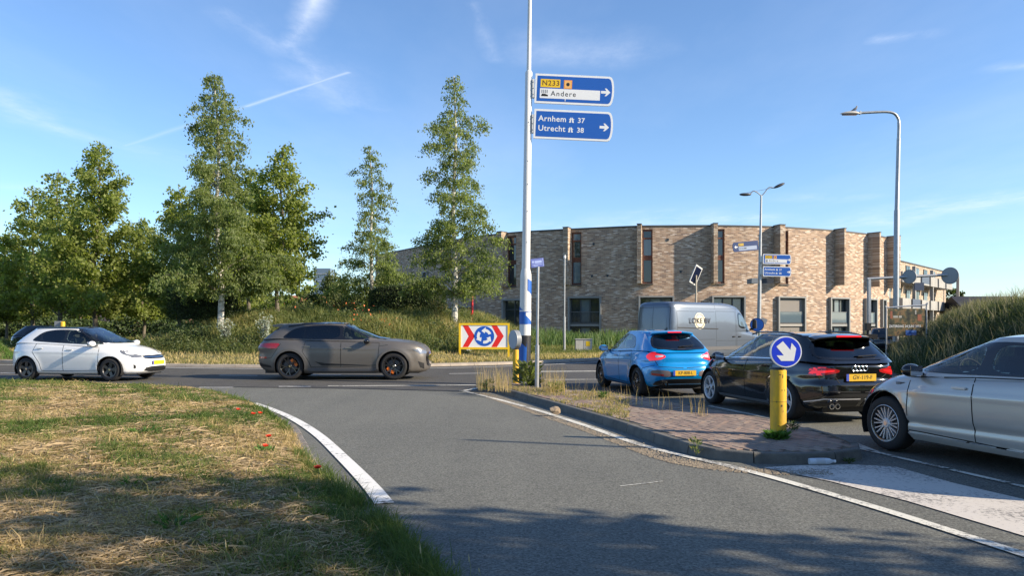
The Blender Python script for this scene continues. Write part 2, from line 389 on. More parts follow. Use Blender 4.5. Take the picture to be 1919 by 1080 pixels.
# bold left edge line
lo = sline([(478, 758), (508, 768), (552, 788), (600, 820), (648, 866), (693, 912), (726, 946)], 8)
mark([(476, 757), (506, 767), (551, 787), (597, 817), (645, 862), (690, 908), (721, 946)], .125, z=.011, w2=.17)
# right edge line beside the refuge
mark([(864, 733), (915, 745), (1000, 768), (1100, 800), (1210, 838), (1400, 884), (1640, 953), (1919, 1042), (2200, 1132)], .115, M_LINE_W)
mark([(866, 734), (905, 727), (950, 721)], .13, M_LINE_W)
# roundabout entry and lane marks
for a, b in (((226, 726.5), (313, 727.3)), ((374, 727.2), (437, 727.2)), ((523, 725.5), (583, 725.5)), ((100, 725), (160, 725.6))):
    mark([a, b], .12, z=.010, n=2)
mark([(615, 724.5), (700, 724), (800, 723.5), (892, 722.5)], .15, M_LINE_W)
for a, b in (((412, 704.5), (483, 705)), ((560, 703.6), (640, 703.4)), ((0, 700), (38, 700.3)), ((842, 701.5), (905, 700.5)), ((150, 701.5), (240, 702.6))):
    mark([a, b], .12, z=.012, n=2)
mark([(-300, 682), (0, 684.5), (160, 688), (315, 690.2), (480, 692), (700, 692), (860, 690), (1000, 685.5), (1130, 679), (1300, 671)], .13, M_LINE, z=.012)
mark([(1020, 712.5), (1080, 712.3), (1130, 712.0)], .14, M_LINE_W); mark([(1005, 697.3), (1080, 696.8), (1130, 696.5)], .35, M_LINE_W)
mark([(1030, 733), (1110, 742), (1190, 752), (1260, 764)], .12, M_LINE_W)
mark([(1330, 762), (1440, 785), (1560, 818), (1640, 848)], .10, M_LINE_W)
for a, b in (((1606, 841), (1672, 856)), ((1674, 857), (1775, 880)), ((1782, 882), (1890, 907)), ((1897, 909), (1990, 931)), ((2040, 943), (2160, 972))): mark([a, b], .085, M_LINE_W, n=3)
sheet('marking_block', [tuple(G(u, v))[:2] for u, v in [(1432, 878), (1500, 874), (1600, 872.5), (1680, 877), (1790, 908), (1919, 938), (2300, 1030), (2300, 1110), (1919, 1007), (1700, 941), (1560, 905)]], .008, M_HATCH, parent=marks)
strip('pale_scratch', sline([(1163, 913), (1200, 909), (1242, 904)], 3), .018, .008, M_LINE_W, marks)
# dark sealed joint between the two surfaces
strip('asphalt_joint', [p for p in spline([RINGN[i] for i in range(2, 10)], 6)], .07, .009, mat('bitumen', (.02, .02, .022), rough=.5), marks)

# ---------------------------------------------------------------- terrain
def S(t): t = np.clip(t, 0, 1); return t * t * (3 - 2 * t)
def terrain(name, poly, hfun, res, m, label=None):
    pv = []
    n = len(poly)
    for i in range(n):
        a, b = np.array(poly[i][:2], float), np.array(poly[(i + 1) % n][:2], float); k = max(1, int(np.linalg.norm(b - a) / res))
        k = min(k, 80)
        for j in range(k): pv.append(tuple(a + (b - a) * j / k))
    nb = len(pv); xs = [p[0] for p in poly]; ys = [p[1] for p in poly]
    gx, gy = np.meshgrid(np.arange(min(xs), max(xs), res), np.arange(min(ys), max(ys), res)); gx = gx.ravel(); gy = gy.ravel()
    ins = np_inpoly(gx, gy, poly) & (np_polydist(gx, gy, poly) > res * .4)
    pts = [Vector(p) for p in pv] + [Vector((a, b)) for a, b in zip(gx[ins], gy[ins])]
    out = geometry.delaunay_2d_cdt(pts, [(i, (i + 1) % nb) for i in range(nb)], [], 0, 1e-5)
    V = np.array([tuple(v) for v in out[0]]); Fs = np.array([f for f in out[2] if len(f) == 3]); c = V[Fs].mean(1)
    Fs = Fs[np_inpoly(c[:, 0], c[:, 1], poly)]
    a, b, cc = V[Fs[:, 0]], V[Fs[:, 1]], V[Fs[:, 2]]; cr = (b[:, 0] - a[:, 0]) * (cc[:, 1] - a[:, 1]) - (b[:, 1] - a[:, 1]) * (cc[:, 0] - a[:, 0])
    Fs[cr < 0] = Fs[cr < 0][:, ::-1]
    Z = hfun(V[:, 0], V[:, 1]); o = npmesh(name, np.column_stack([V, Z]), Fs, m, smooth=True)
    tag(o, kind='structure'); return o
# island + far verge
ISL_E = [tuple(G(u, v))[:2] for u, v in [(-900, 652), (-300, 668), (0, 677.5), (150, 683), (300, 685.5), (480, 687), (700, 686.5), (860, 683.5), (1000, 679.5), (1120, 674), (1300, 667), (1600, 656), (1780, 650)]]
ISL = ISL_E + [(62, 140), (-90, 140)]
def H_isl(X, Y):
    X = np.asarray(X, float); Y = np.asarray(Y, float)
    d = np_polydist(X, Y, ISL_E, closed=False); d = np.where(np_inpoly(X, Y, ISL), d, 0)
    side = S((X + 19.5) / 5) * S((2.2 - X) / 4.5)
    far = S((62 - Y) / 14)
    h = .02 + .10 * S(d / .4) + 1.6 * S((d - .5) / 9.0) * side * far + .25 * S((d - 3) / 12)
    h = h + .28 * np.exp(-((d - 2.6) / 1.2) ** 2) * S((-17.5 - X) / 2)
    return h + .06 * (nfield(X, Y, .35, 1) - .5) * S(d / 2)
terrain('island_ground', ISL, H_isl, 1.3, M_SOILG)
# foreground verge
VRG_E = [tuple(G(u, v))[:2] for u, v in [(-700, 716), (-300, 717), (0, 718.5), (150, 722), (300, 728), (400, 736.5), (455, 752), (500, 772), (538, 797), (556, 822), (575, 858), (606, 902), (648, 942), (690, 990), (745, 1050), (800, 1140)]] + [(-.55, 1.5), (-.3, -2)]
VRG = VRG_E + [(-60, -2), (-60, 20)]
def H_vrg(X, Y):
    X = np.asarray(X, float); Y = np.asarray(Y, float)
    d = np_polydist(X, Y, VRG_E, closed=False); d = np.where(np_inpoly(X, Y, VRG), d, 0)
    return .012 + .07 * S(d / .5) + .10 * S((d - .5) / 4) + .05 * (nfield(X, Y, .9, 2) - .5) * S(d) + .02 * (nfield(X, Y, 3.3, 4) - .5) * S(d)
terrain('verge_ground', VRG, H_vrg, .45, M_SOIL)
# bank on the right
BNK_E = [(7.6, -6), (8.1, 6), (8.7, 11), (9.9, 17), (12.4, 25), (17.2, 35), (24, 48), (31, 62)]
BNK = BNK_E + [(80, 62), (80, -6)]
def H_bnk(X, Y):
    X = np.asarray(X, float); Y = np.asarray(Y, float)
    d = np_polydist(X, Y, BNK_E, closed=False); d = np.where(np_inpoly(X, Y, BNK), d, 0)
    top = 2.05 + .25 * S((Y - 12) / 30)
    return .01 + .12 * S(d / .4) + (top - .15) * S(d / 4.3) + .15 * (nfield(X, Y, .5, 3) - .5) * S(d / 2)
terrain('bank_ground', BNK, H_bnk, 1.0, M_SOILG)
# low green slope at the far left
HL_E = [(-25.2, 30.2), (-22.2, 31.6), (-21.4, 33), (-22.4, 35), (-25.5, 36.2)]
HL = HL_E + [(-60, 38), (-60, 31)]
def H_hl(X, Y):
    X = np.asarray(X, float); Y = np.asarray(Y, float)
    d = np_polydist(X, Y, HL_E, closed=False); d = np.where(np_inpoly(X, Y, HL), d, 0)
    return .12 + 2.5 * S(d / 2.4)
terrain('grass_slope', HL, H_hl, .8, M_SOILG)

# ---------------------------------------------------------------- kerbs
def kerb_run(parent, pts, step, w, h, m, z0=0.0, slope=.03, gap=.012, name='kerb_stone', rnd=.004):
    """stones laid along a path; inner side lies to the left of travel"""
    P2 = [np.array(p[:2]) for p in pts]; seg = [np.linalg.norm(P2[i + 1] - P2[i]) for i in range(len(P2) - 1)]; tot = sum(seg)
    def at(s):
        s = max(0, min(tot - 1e-6, s)); i = 0
        while s > seg[i]: s -= seg[i]; i += 1
        d = (P2[i + 1] - P2[i]) / seg[i]; return P2[i] + d * s, np.array([-d[1], d[0]])
    s = 0; k = 0
    while s < tot - .2:
        e = min(s + step - gap, tot); j = MB(); vs = []; dz = random.uniform(-rnd, rnd)
        ns = 3
        for q in range(ns):
            p, nn = at(s + (e - s) * q / (ns - 1)); o = p + nn * w; pl = p + nn * slope
            vs += [(p[0], p[1], z0 - .05), (pl[0], pl[1], z0 + h - .012 + dz), (p[0] + nn[0] * (slope + .015), p[1] + nn[1] * (slope + .015), z0 + h + dz), (o[0], o[1], z0 + h + dz), (o[0], o[1], z0 - .05)]
        fs = [(a * 5 + c, a * 5 + c + 1, (a + 1) * 5 + c + 1, (a + 1) * 5 + c) for a in range(ns - 1) for c in range(4)] + [(4, 3, 2, 1, 0), tuple(range((ns - 1) * 5, ns * 5))]
        j.add(vs, fs); j.build(name, m, parent); s += step; k += 1
REF = [tuple(G(u, v))[:2] for u, v in [(896, 734), (925, 735), (985, 752), (1060, 775), (1140, 800), (1225, 830), (1290, 852), (1360, 866), (1440, 871), (1540, 871), (1600, 866), (1622, 858)]]
REFB = [tuple(G(u, v))[:2] for u, v in [(1600, 842), (1540, 823), (1470, 803), (1380, 785), (1290, 769), (1200, 755), (1110, 742), (1020, 730), (945, 724), (905, 727)]]
kerb = thing('refuge_kerb', None, None); kerb['kind'] = 'structure'
refc = [tuple(p) for p in spline(REF + REFB + [REF[0]], 5)]
kerb_run(kerb, refc, .95, .13, .122, M_KERB, slope=.035)
k2 = thing('island_kerb', None, None); k2['kind'] = 'structure'
kerb_run(k2, [tuple(p) for p in spline([tuple(G(u, v))[:2] for u, v in [(-300, 671), (0, 680), (150, 685.5), (300, 688.3), (480, 690), (700, 689.4), (860, 686.5), (1000, 682.3), (1120, 676.5), (1300, 669)]], 5)], 1.0, .55, .10, mat('kerb_light', (.36, .31, .25), rough=.9, col2=(.24, .2, .16), var=.7, vscale=2), slope=.06)
# refuge surface: sand bed and small red clay pavers
def inset(poly, d):
    c = np.mean(np.array(poly), 0); n = len(poly); out = []
    for i in range(n):
        a, b, cc = np.array(poly[i - 1]), np.array(poly[i]), np.array(poly[(i + 1) % n]); t = (cc - a); t = t / (np.linalg.norm(t) + 1e-9); nn = np.array([-t[1], t[0]])
        out.append(tuple(b + nn * d))
    return out
RP = inset([tuple(p) for p in spline(REF + REFB + [REF[0]], 4)][:-1], .14)
sheet('refuge_bed', RP, .112, mat('sand_joint', (.12, .095, .075), rough=.95, col2=(.09, .08, .05), var=1, vscale=9, bump=.5, bscale=80))
pav = thing('refuge_paving', None, None); pav['kind'] = 'structure'
M_PAV = [mat('clay_paver%d' % i, c, rough=.88, col2=(.30, .25, .19), var=.75, vscale=1.6, bump=.4, bscale=70) for i, c in enumerate([(.20, .135, .11), (.23, .155, .125), (.17, .12, .10), (.26, .19, .15)])]
pme = []
for m_ in M_PAV:
    b = MB(); b.box((0, 0, 0), (.202, .098, .05)); o = b.build('paver', m_, bevel=.004, bseg=1); pme.append(o.data); bpy.data.objects.remove(o)
ax = (np.array(REF[8]) - np.array(REF[2])); ax /= np.linalg.norm(ax); ay = np.array([-ax[1], ax[0]]); o0 = np.array(REF[2]); ang = math.atan2(ax[1], ax[0])
cells = []
for i in range(-30, 60):
    for j in range(-10, 60):
        c = o0 + ax * (i * .208 + (.104 if j % 2 else 0)) + ay * (j * .104)
        if inpoly(c, RP) and np_polydist(np.array([c[0]]), np.array([c[1]]), RP)[0] > .05: cells.append(c)
cells.sort(key=lambda c: c[1]); rest = MB()
for k, c in enumerate(cells):
    z = .098 + random.uniform(-.003, .004); rx, ry = random.uniform(-.02, .02), random.uniform(-.02, .02)
    if k < 290:
        o = bpy.data.objects.new('paver', random.choice(pme)); COL.objects.link(o); o.parent = pav; o.location = (c[0], c[1], z); o.rotation_euler = (rx, ry, ang)
    else:
        rest.box((c[0], c[1], z), (.202, .098, .05), Euler((rx, ry, ang)).to_matrix(), mi=random.randrange(4))
o = rest.build('far_paver', M_PAV, pav, fix=False); o['kind'] = 'stuff'
# gutter slabs along the verge edge
gut = thing('gutter', None, None); gut['kind'] = 'structure'
kerb_run(gut, [tuple(p) for p in spline([tuple(G(u, v))[:2] for u, v in [(770, 1080), (712, 1010), (668, 952), (622, 902), (592, 862), (572, 826), (552, 797), (505, 769)]], 5)], .5, .30, .022, M_GUTTER, slope=.004, gap=.01, name='gutter_slab', rnd=.006)

# pale grit swept along the foot of the kerbs and the road edge
def grit(name, pix, wlo, whi, n, m, seed, label):
    rg = np.random.default_rng(seed); Pm = np.array(sline(pix, 8)); k = rg.integers(0, len(Pm) - 1, n); f = rg.uniform(0, 1, n)[:, None]; d = Pm[k + 1] - Pm[k]; d /= np.linalg.norm(d, axis=1)[:, None]; nn = np.column_stack([-d[:, 1], d[:, 0]])
    B = Pm[k] + (Pm[k + 1] - Pm[k]) * f + nn * (rg.beta(1.2, 2.6, n) * (whi - wlo) + wlo)[:, None]; s = rg.uniform(.004, .014, n); a = rg.uniform(0, 6.28, n); c, s_ = np.cos(a) * s, np.sin(a) * s
    base = np.column_stack([B, np.full(n, .004)]); V = np.stack([base + np.column_stack([c, s_, 0 * c]), base + np.column_stack([-s_, c, 0 * c]), base + np.column_stack([-c * .8, -s_ * .8, 0 * c]), base + np.column_stack([s_, -c, 0 * c]), base + np.column_stack([0 * c, 0 * c, s * .8])], 1).reshape(-1, 3); i = np.arange(n) * 5
    o = npmesh(name, V, np.stack([np.column_stack([i + q, i + (q + 1) % 4, i + 4]) for q in range(4)], 1).reshape(-1, 3), m); tag(o, label, 'grit', None, 'stuff')
M_GRIT = mat('grit', (.34, .28, .20), rough=.95, col2=(.16, .13, .10), var=1, vscale=20)
grit('kerb_grit', [(896, 737), (925, 739), (985, 757), (1060, 781), (1140, 806), (1225, 836), (1290, 858), (1360, 871), (1440, 877), (1540, 878)], -.42, -.02, 9000, M_GRIT, 41, 'pale grit and dry dirt gathered along the island kerb')
grit('edge_grit', [(560, 826), (592, 868), (622, 908), (668, 962), (712, 1020), (770, 1090)], -.30, .05, 4200, M_GRIT, 42, 'grit and crumbs along the verge gutter')
# ================================================================== buildings
def brickmat(name, cols, mortar, scale=1.0, uv=True, bw=.34, rh=.09):
    m = bpy.data.materials.new(name); m.use_nodes = True; nt = m.node_tree; b = nt.nodes['Principled BSDF']; L = nt.links
    t = _n(nt, 'ShaderNodeTexCoord'); src = t.outputs['UV' if uv else 'Object']
    if not uv:
        sx = _n(nt, 'ShaderNodeSeparateXYZ'); L.new(src, sx.inputs[0]); ad = _n(nt, 'ShaderNodeMath', operation='ADD'); L.new(sx.outputs[0], ad.inputs[0]); L.new(sx.outputs[1], ad.inputs[1])
        cb = _n(nt, 'ShaderNodeCombineXYZ'); L.new(ad.outputs[0], cb.inputs[0]); L.new(sx.outputs[2], cb.inputs[1]); src = cb.outputs[0]
    br = _n(nt, 'ShaderNodeTexBrick'); br.inputs['Scale'].default_value = scale; br.inputs['Brick Width'].default_value = bw; br.inputs['Row Height'].default_value = rh
    br.inputs['Mortar Size'].default_value = .012; br.inputs['Color1'].default_value = (0, 0, 0, 1); br.inputs['Color2'].default_value = (1, 1, 1, 1); br.inputs['Mortar'].default_value = (.5, .5, .5, 1); br.inputs['Bias'].default_value = 0
    L.new(src, br.inputs['Vector'])
    rp = _n(nt, 'ShaderNodeValToRGB'); L.new(br.outputs['Color'], rp.inputs[0]); rp.color_ramp.interpolation = 'CONSTANT'
    el = rp.color_ramp.elements
    el[0].position = 0; el[0].color = (*cols[0], 1); el[1].position = 1 / len(cols); el[1].color = (*cols[1], 1)
    for i in range(2, len(cols)): e = el.new(i / len(cols)); e.color = (*cols[i], 1)
    mp = _n(nt, 'ShaderNodeMapping'); mp.inputs['Scale'].default_value = (1, 3, 1); L.new(src, mp.inputs[0])
    nz = _n(nt, 'ShaderNodeTexNoise', Scale=1.6, Detail=6.0, Roughness=.7); L.new(mp.outputs[0], nz.inputs['Vector'])
    mr = _n(nt, 'ShaderNodeMapRange'); mr.inputs[1].default_value = .3; mr.inputs[2].default_value = .72; mr.inputs[3].default_value = .88; mr.inputs[4].default_value = 1.38; L.new(nz.outputs[0], mr.inputs[0])
    mm = _n(nt, 'ShaderNodeMix'); mm.data_type = 'RGBA'; L.new(br.outputs['Fac'], mm.inputs['Factor']); L.new(rp.outputs[0], mm.inputs['A']); mm.inputs['B'].default_value = (*mortar, 1)
    vs = _n(nt, 'ShaderNodeVectorMath', operation='SCALE'); L.new(mm.outputs['Result'], vs.inputs[0]); L.new(mr.outputs[0], vs.inputs['Scale']); L.new(vs.outputs[0], b.inputs['Base Color'])
    bp = _n(nt, 'ShaderNodeBump', Strength=.6, Distance=.02); inv = _n(nt, 'ShaderNodeMath', operation='SUBTRACT'); inv.inputs[0].default_value = 1; L.new(br.outputs['Fac'], inv.inputs[1]); L.new(inv.outputs[0], bp.inputs['Height']); L.new(bp.outputs[0], b.inputs['Normal'])
    b.inputs['Roughness'].default_value = .9; return m
M_BRK = brickmat('mottled_brick', [(.37, .245, .165), (.24, .155, .11), (.44, .31, .22), (.31, .20, .135), (.58, .47, .38), (.39, .27, .185), (.20, .135, .105), (.34, .215, .14), (.48, .36, .265)], (.38, .32, .25))
M_BRK2 = brickmat('pale_brick', [(.36, .27, .19), (.30, .22, .15), (.42, .33, .24), (.27, .19, .13), (.46, .38, .30)], (.36, .31, .25), uv=False)
M_BRKR = brickmat('red_brick', [(.27, .10, .06), (.22, .085, .055), (.31, .13, .08)], (.28, .22, .18), uv=False, bw=.25, rh=.08)
M_FRM = mat('window_frame_grey', (.23, .235, .23), rough=.5)
M_FRMD = mat('window_frame_dark', (.035, .045, .055), rough=.45)
M_WOOD = mat('stained_wood', (.13, .045, .022), rough=.6, col2=(.07, .025, .015), var=.8, vscale=4)
M_CAP = mat('roof_edge', (.06, .058, .055), rough=.6)
M_ROOF = mat('roof_felt', (.08, .08, .08), rough=.9)
M_RAIL = mat('rail_steel', (.13, .14, .15), rough=.45, metal=.3)
M_CURT = mat('curtain', (.42, .41, .38), rough=.9, coord='Object', col2=(.2, .2, .19), var=.9, vscale=5, stretch=(6, 6, .3))
def glassmat(name, tint=(.02, .03, .035), rough=.04):
    m = mat(name, tint, rough=rough, spec=.9); return m
M_PANE = glassmat('window_pane'); M_PANEB = glassmat('window_pane_pale', (.10, .14, .17), .06)
DT = [(700, 88), (745, 83), (800, 77), (880, 70.3), (960, 66.6), (1040, 64.7), (1120, 63.3), (1200, 62.2), (1250, 62), (1350, 61.9), (1450, 62.6), (1552, 64.7), (1622, 67.4), (1667, 70.5)]
_dx = np.array([d[0] for d in DT], float); _dy = np.array([d[1] for d in DT], float)
def DU(u):
    i = int(np.clip(np.searchsorted(_dx, u) - 1, 0, len(DT) - 2)); 
    def tg(k):
        if k == 0: return (_dy[1] - _dy[0]) / (_dx[1] - _dx[0])
        if k == len(DT) - 1: return (_dy[-1] - _dy[-2]) / (_dx[-1] - _dx[-2])
        return (_dy[k + 1] - _dy[k - 1]) / (_dx[k + 1] - _dx[k - 1])
    h = _dx[i + 1] - _dx[i]; t = (u - _dx[i]) / h
    return ((2 * t ** 3 - 3 * t * t + 1) * _dy[i] + (t ** 3 - 2 * t * t + t) * h * tg(i) + (-2 * t ** 3 + 3 * t * t) * _dy[i + 1] + (t ** 3 - t * t) * h * tg(i + 1))
def FP(u, off=0.0):      # facade point and outward normal
    d = DU(u); p = np.array([XU(u, d), d]); q = np.array([XU(u + 1, DU(u + 1)), DU(u + 1)]); t = (q - p) / np.linalg.norm(q - p); n = np.array([t[1], -t[0]])
    return p + n * off, t, n
bld = thing('apartment_building', 'curved brown brick apartment block with tall fins and narrow windows behind the roundabout', 'building')
ROOFZ = 9.62; BZ = .15
# (u0,u1,z0,z1,type)
UPW = [(951.5, 968), (1071.5, 1090), (1204.5, 1223.5), (1341.5, 1358.5), (1462, 1478)]
LOW = [(843, 890, 0.4, 3.35, 'w'), (943, 985, 1.2, 3.85, 'w'), (1066, 1127, 0.35, 3.95, 'b'), (1197, 1263, 0.35, 3.95, 'b'), (1334, 1396, 0.35, 3.95, 'b'), (1457, 1508, 0.35, 3.95, 's'), (1554, 1590, 0.35, 3.95, 'b'), (1620, 1641, .35, 3.95, 'b'), (1651, 1658, .35, 3.95, 'w'), (795, 803, 4.4, 7.0, 'w')]
ops = [(a, b, 4.95, 9.35) for a, b in UPW] + [(a, b, c, d) for a, b, c, d, _ in LOW] + [(1568, 1571, 4.95, 9.35)]
us = sorted(set(list(np.arange(704, 1664, 12.0)) + [1667.0] + [o[0] for o in ops] + [o[1] for o in ops]))
zs_ = sorted(set([BZ - .3, ROOFZ] + [o[2] for o in ops] + [o[3] for o in ops]))
V = []; UVv = []; Fq = []; arc = [0.0]
for i in range(1, len(us)): arc.append(arc[-1] + float(np.linalg.norm(FP(us[i])[0] - FP(us[i - 1])[0])))
for i, u in enumerate(us):
    p = FP(u)[0]
    for z in zs_: V.append((p[0], p[1], z)); UVv.append((arc[i], z))
nz_ = len(zs_)
for i in range(len(us) - 1):
    for j in range(nz_ - 1):
        um, zm = (us[i] + us[i + 1]) / 2, (zs_[j] + zs_[j + 1]) / 2
        if any(o[0] < um < o[1] and o[2] < zm < o[3] for o in ops): continue
        Fq.append((i * nz_ + j, (i + 1) * nz_ + j, (i + 1) * nz_ + j + 1, i * nz_ + j + 1))
REV = .28
for o in ops:      # reveals of the openings
    (p0, t0, n0), (p1, t1, n1) = FP(o[0]), FP(o[1]); q0, q1 = p0 - n0 * REV, p1 - n1 * REV; b = len(V)
    for p in (p0, q0, q1, p1):
        for z in (o[2], o[3]): V.append((p[0], p[1], z)); UVv.append((p[0] + p[1] * .5, z))
    Fq += [(b, b + 1, b + 3, b + 2), (b + 6, b + 4, b + 5, b + 7), (b, b + 2, b + 4, b + 6), (b + 1, b + 7, b + 5, b + 3)]
npmesh('wall', np.array(V), np.array(Fq), M_BRK, bld, uv=UVv)
# back walls and roof
bk = MB(); fr = [FP(u)[0] for u in np.arange(704, 1668, 40)] + [FP(1667)[0]]; bkp = [(30, 96), (8, 112), (-12, 108)]
ring = [tuple(p) for p in fr] + bkp; n = len(ring)
for i in range(len(fr) - 1, n):
    a, b = ring[i], ring[(i + 1) % n]; bk.add([(a[0], a[1], -.2), (b[0], b[1], -.2), (b[0], b[1], ROOFZ), (a[0], a[1], ROOFZ)], [(0, 1, 2, 3)])
bk.build('rear_wall', M_BRK2, bld)
sheet('roof', [(p[0], p[1]) for p in ring], ROOFZ - .25, M_ROOF, parent=bld)
cap = MB()
for i in range(0, len(us) - 1):
    a, _, na = FP(us[i]); b, _, nb = FP(us[i + 1])
    cap.add([(*(a + na * .04), ROOFZ - .07), (*(b + nb * .04), ROOFZ - .07), (*(b + nb * .04), ROOFZ + .05), (*(a + na * .04), ROOFZ + .05), (*(a - na * .3), ROOFZ + .05), (*(b - nb * .3), ROOFZ + .05), (*(a - na * .3), ROOFZ - .3), (*(b - nb * .3), ROOFZ - .3)], [(0, 1, 2, 3), (3, 2, 5, 4), (4, 5, 7, 6)])
cap.build('roof_edge', M_CAP, bld)
# inside darkness behind the panes: floors and a back partition
inn = MB()
for i in range(0, len(us) - 1):
    a, _, na = FP(us[i], -2.2); b, _, nb = FP(us[i + 1], -2.2); inn.add([(*a, -.2), (*b, -.2), (*b, 9.3), (*a, 9.3)], [(0, 1, 2, 3)])
inn.build('partition', mat('inside_wall', (.12, .11, .10), rough=.95), bld)
def fbox(mb, u, along, off, z, d, mi=0):   # box placed on the facade: d=(length along, depth, height)
    p, t, nn = FP(u); c = p + t * along + nn * off; a = math.atan2(t[1], t[0]); mb.box((c[0], c[1], z), d, Euler((0, 0, a)).to_matrix(), mi)
def width(a, b): return float(np.linalg.norm(FP(b)[0] - FP(a)[0]))
M_FIN = brickmat('fin_brick', [(.33, .225, .145), (.20, .135, .095), (.40, .29, .195), (.27, .18, .115), (.5, .42, .33), (.35, .25, .165)], (.36, .30, .24), uv=False)
for k, (a, b) in enumerate(UPW):
    w = width(a, b); um = (a + b) / 2
    f = empty('window', bld)
    m = MB(); rec = -.16
    for zz in (5.03, 6.92, 7.18, 8.62, 9.27): fbox(m, um, 0, rec, zz, (w - .12, .10, .13))
    for sx in (-1, 1): fbox(m, um, sx * (w / 2 - .05), rec, 7.15, (.10, .12, 4.4))
    m.build('window_frame', M_WOOD, f)
    for z0, z1 in ((5.10, 6.85), (7.25, 8.55), (8.69, 9.2)):
        p = MB(); fbox(p, um, 0, rec - .02, (z0 + z1) / 2, (w - .14, .02, z1 - z0)); p.build('pane', M_PANEB if (k + int(z0)) % 3 == 0 else M_PANE, f)
    p = MB(); fbox(p, um, 0, rec + .02, 7.05, (w - .2, .03, .14)); p.build('panel', M_WOOD, f)
    m = MB(); fbox(m, um, 0, .03, 4.9, (w + .1, .16, .06)); m.build('window_sill', M_CAP, f)
# projecting brick fins left of every window strip
FINS = [(941, 951, .75), (1060, 1071, .75), (1195, 1204, .75), (1332, 1341, .8), (1450, 1461, .85), (1564, 1567.5, 1.0), (1627, 1629, 1.05), (1663, 1665, 1.1)]
for a, b, pr in FINS:
    m = MB(); w = max(.22, width(a, b) * .85); fbox(m, (a + b) / 2, 0, pr / 2 - .02, (5.0 + ROOFZ + .08) / 2 - .03, (w, pr + .04, ROOFZ + .06 - 4.95)); m.build('fin', M_FIN, bld)
    m = MB(); fbox(m, (a + b) / 2, 0, pr / 2 - .01, ROOFZ + .09, (w + .06, pr + .1, .06)); m.build('fin_cap', M_CAP, bld)
for a, b, z0, z1, ty in LOW:
    w = width(a, b); um = (a + b) / 2; f = empty('window', bld); m = MB()
    for sx in (-1, 1): fbox(m, um, sx * (w / 2 - .05), -.02, (z0 + z1) / 2, (.13, .5, z1 - z0))
    fbox(m, um, 0, -.02, z1 - .06, (w - .24, .5, .12)); m.build('window_surround', M_FRM, f)
    if ty == 'w':
        m = MB(); fbox(m, um, 0, -.16, (z0 + z1) / 2, (.09, .08, z1 - z0 - .2)); fbox(m, um, 0, -.16, z1 - .9, (w - .3, .07, .08)); m.build('window_frame', M_FRMD, f)
        p = MB(); fbox(p, um, 0, -.2, (z0 + z1) / 2, (w - .26, .02, z1 - z0 - .14)); p.build('pane', M_PANE, f); continue
    zm = 1.68; nm = 3 if w > 1.9 else 2; m = MB()
    for q in range(nm + 1):
        x = -w / 2 + .16 + (w - .32) * q / nm
        fbox(m, um, x, -.17, (zm + z1) / 2, (.10, .07, z1 - zm - .2)); fbox(m, um, x, -.17, (z0 + zm) / 2 - .1, (.10, .07, zm - z0 - .25))
    for zz in (z1 - .18, zm + .12, zm - .26, z0 + .06): fbox(m, um, 0, -.17, zz, (w - .3, .09, .11))
    m.build('window_frame', M_FRMD, f)
    m = MB(); fbox(m, um, 0, -.08, zm - .08, (w - .28, .34, .2)); m.build('floor_band', M_FRM if ty == 'b' else mat('floor_band_pale', (.33, .31, .28)), f)
    for q in range(nm):
        x = -w / 2 + .16 + (w - .32) * (q + .5) / nm; pw = (w - .32) / nm - .10
        for za, zb in ((zm + .18, z1 - .24), (z0 + .12, zm - .32)):
            p = MB(); fbox(p, um, x, -.2, (za + zb) / 2, (pw, .015, zb - za)); p.build('pane', M_PANEB if (q + int(um)) % 2 else M_PANE, f)
    if ty == 's':
        m = MB(); fbox(m, um, .03, -.05, 2.95, (w - .32, .02, 1.55)); m.build('sun_screen', mat('screen_fabric', (.22, .20, .18), rough=.8), f)
        m = MB(); fbox(m, um, .03, -.05, 1.0, (w - .32, .02, .9)); m.build('sun_screen', MATS['screen_fabric'], f)
    m = MB()     # balustrade
    fbox(m, um, 0, .05, zm + 1.02, (w - .26, .05, .05)); fbox(m, um, 0, .05, zm + .10, (w - .26, .05, .04)); m.build('rail', M_RAIL, f)
    nb_ = int((w - .3) / .11)
    if ty == 'b' and um < 1400:
        m = MB()
        for q in range(nb_): fbox(m, um, -w / 2 + .2 + q * .11, .05, zm + .55, (.018, .02, .9))
        o = m.build('balusters', M_RAIL, f, fix=False)
    else:
        m = MB(); fbox(m, um, 0, .05, zm + .56, (w - .3, .012, .85)); m.build('glass_panel', M_PANEB, f)
# small vents
for u, z in ((1110, 5.65), (1139, 5.65), (1113, 8.3), (1276, 5.9), (1252, 8.5)):
    m = MB(); fbox(m, u, 0, .01, z, (.16, .06, .2)); m.build('vent', M_FRMD, bld)

# apartment block with balconies, farther right
b2 = thing('apartment_building', 'pale brick block with stacked concrete balconies beyond the right end of the curved one', 'building')
A = np.array([XU(1652, 84), 84.0]); B = np.array([XU(1773, 108), 108.0]); t = (B - A) / np.linalg.norm(B - A); nn = np.array([t[1], -t[0]]); Lb = float(np.linalg.norm(B - A)); an = math.atan2(t[1], t[0])
def b2box(x, off, z, d, name, m_, par=b2, bev=0):
    c = A + t * x + nn * off; q = MB(); q.box((c[0], c[1], z), d, Euler((0, 0, an)).to_matrix()); return q.build(name, m_, par)
b2box(Lb / 2, -6, 4.55, (Lb, 12, 9.1), 'wall', M_BRK2); b2box(Lb / 2, -6, 9.14, (Lb + .2, 12.2, .12), 'roof_edge', M_CAP)
M_BALC = mat('balcony_concrete', (.34, .33, .31), rough=.8, col2=(.24, .235, .22), var=.7, vscale=1); M_BALD = mat('balcony_dark', (.07, .09, .13), rough=.5)
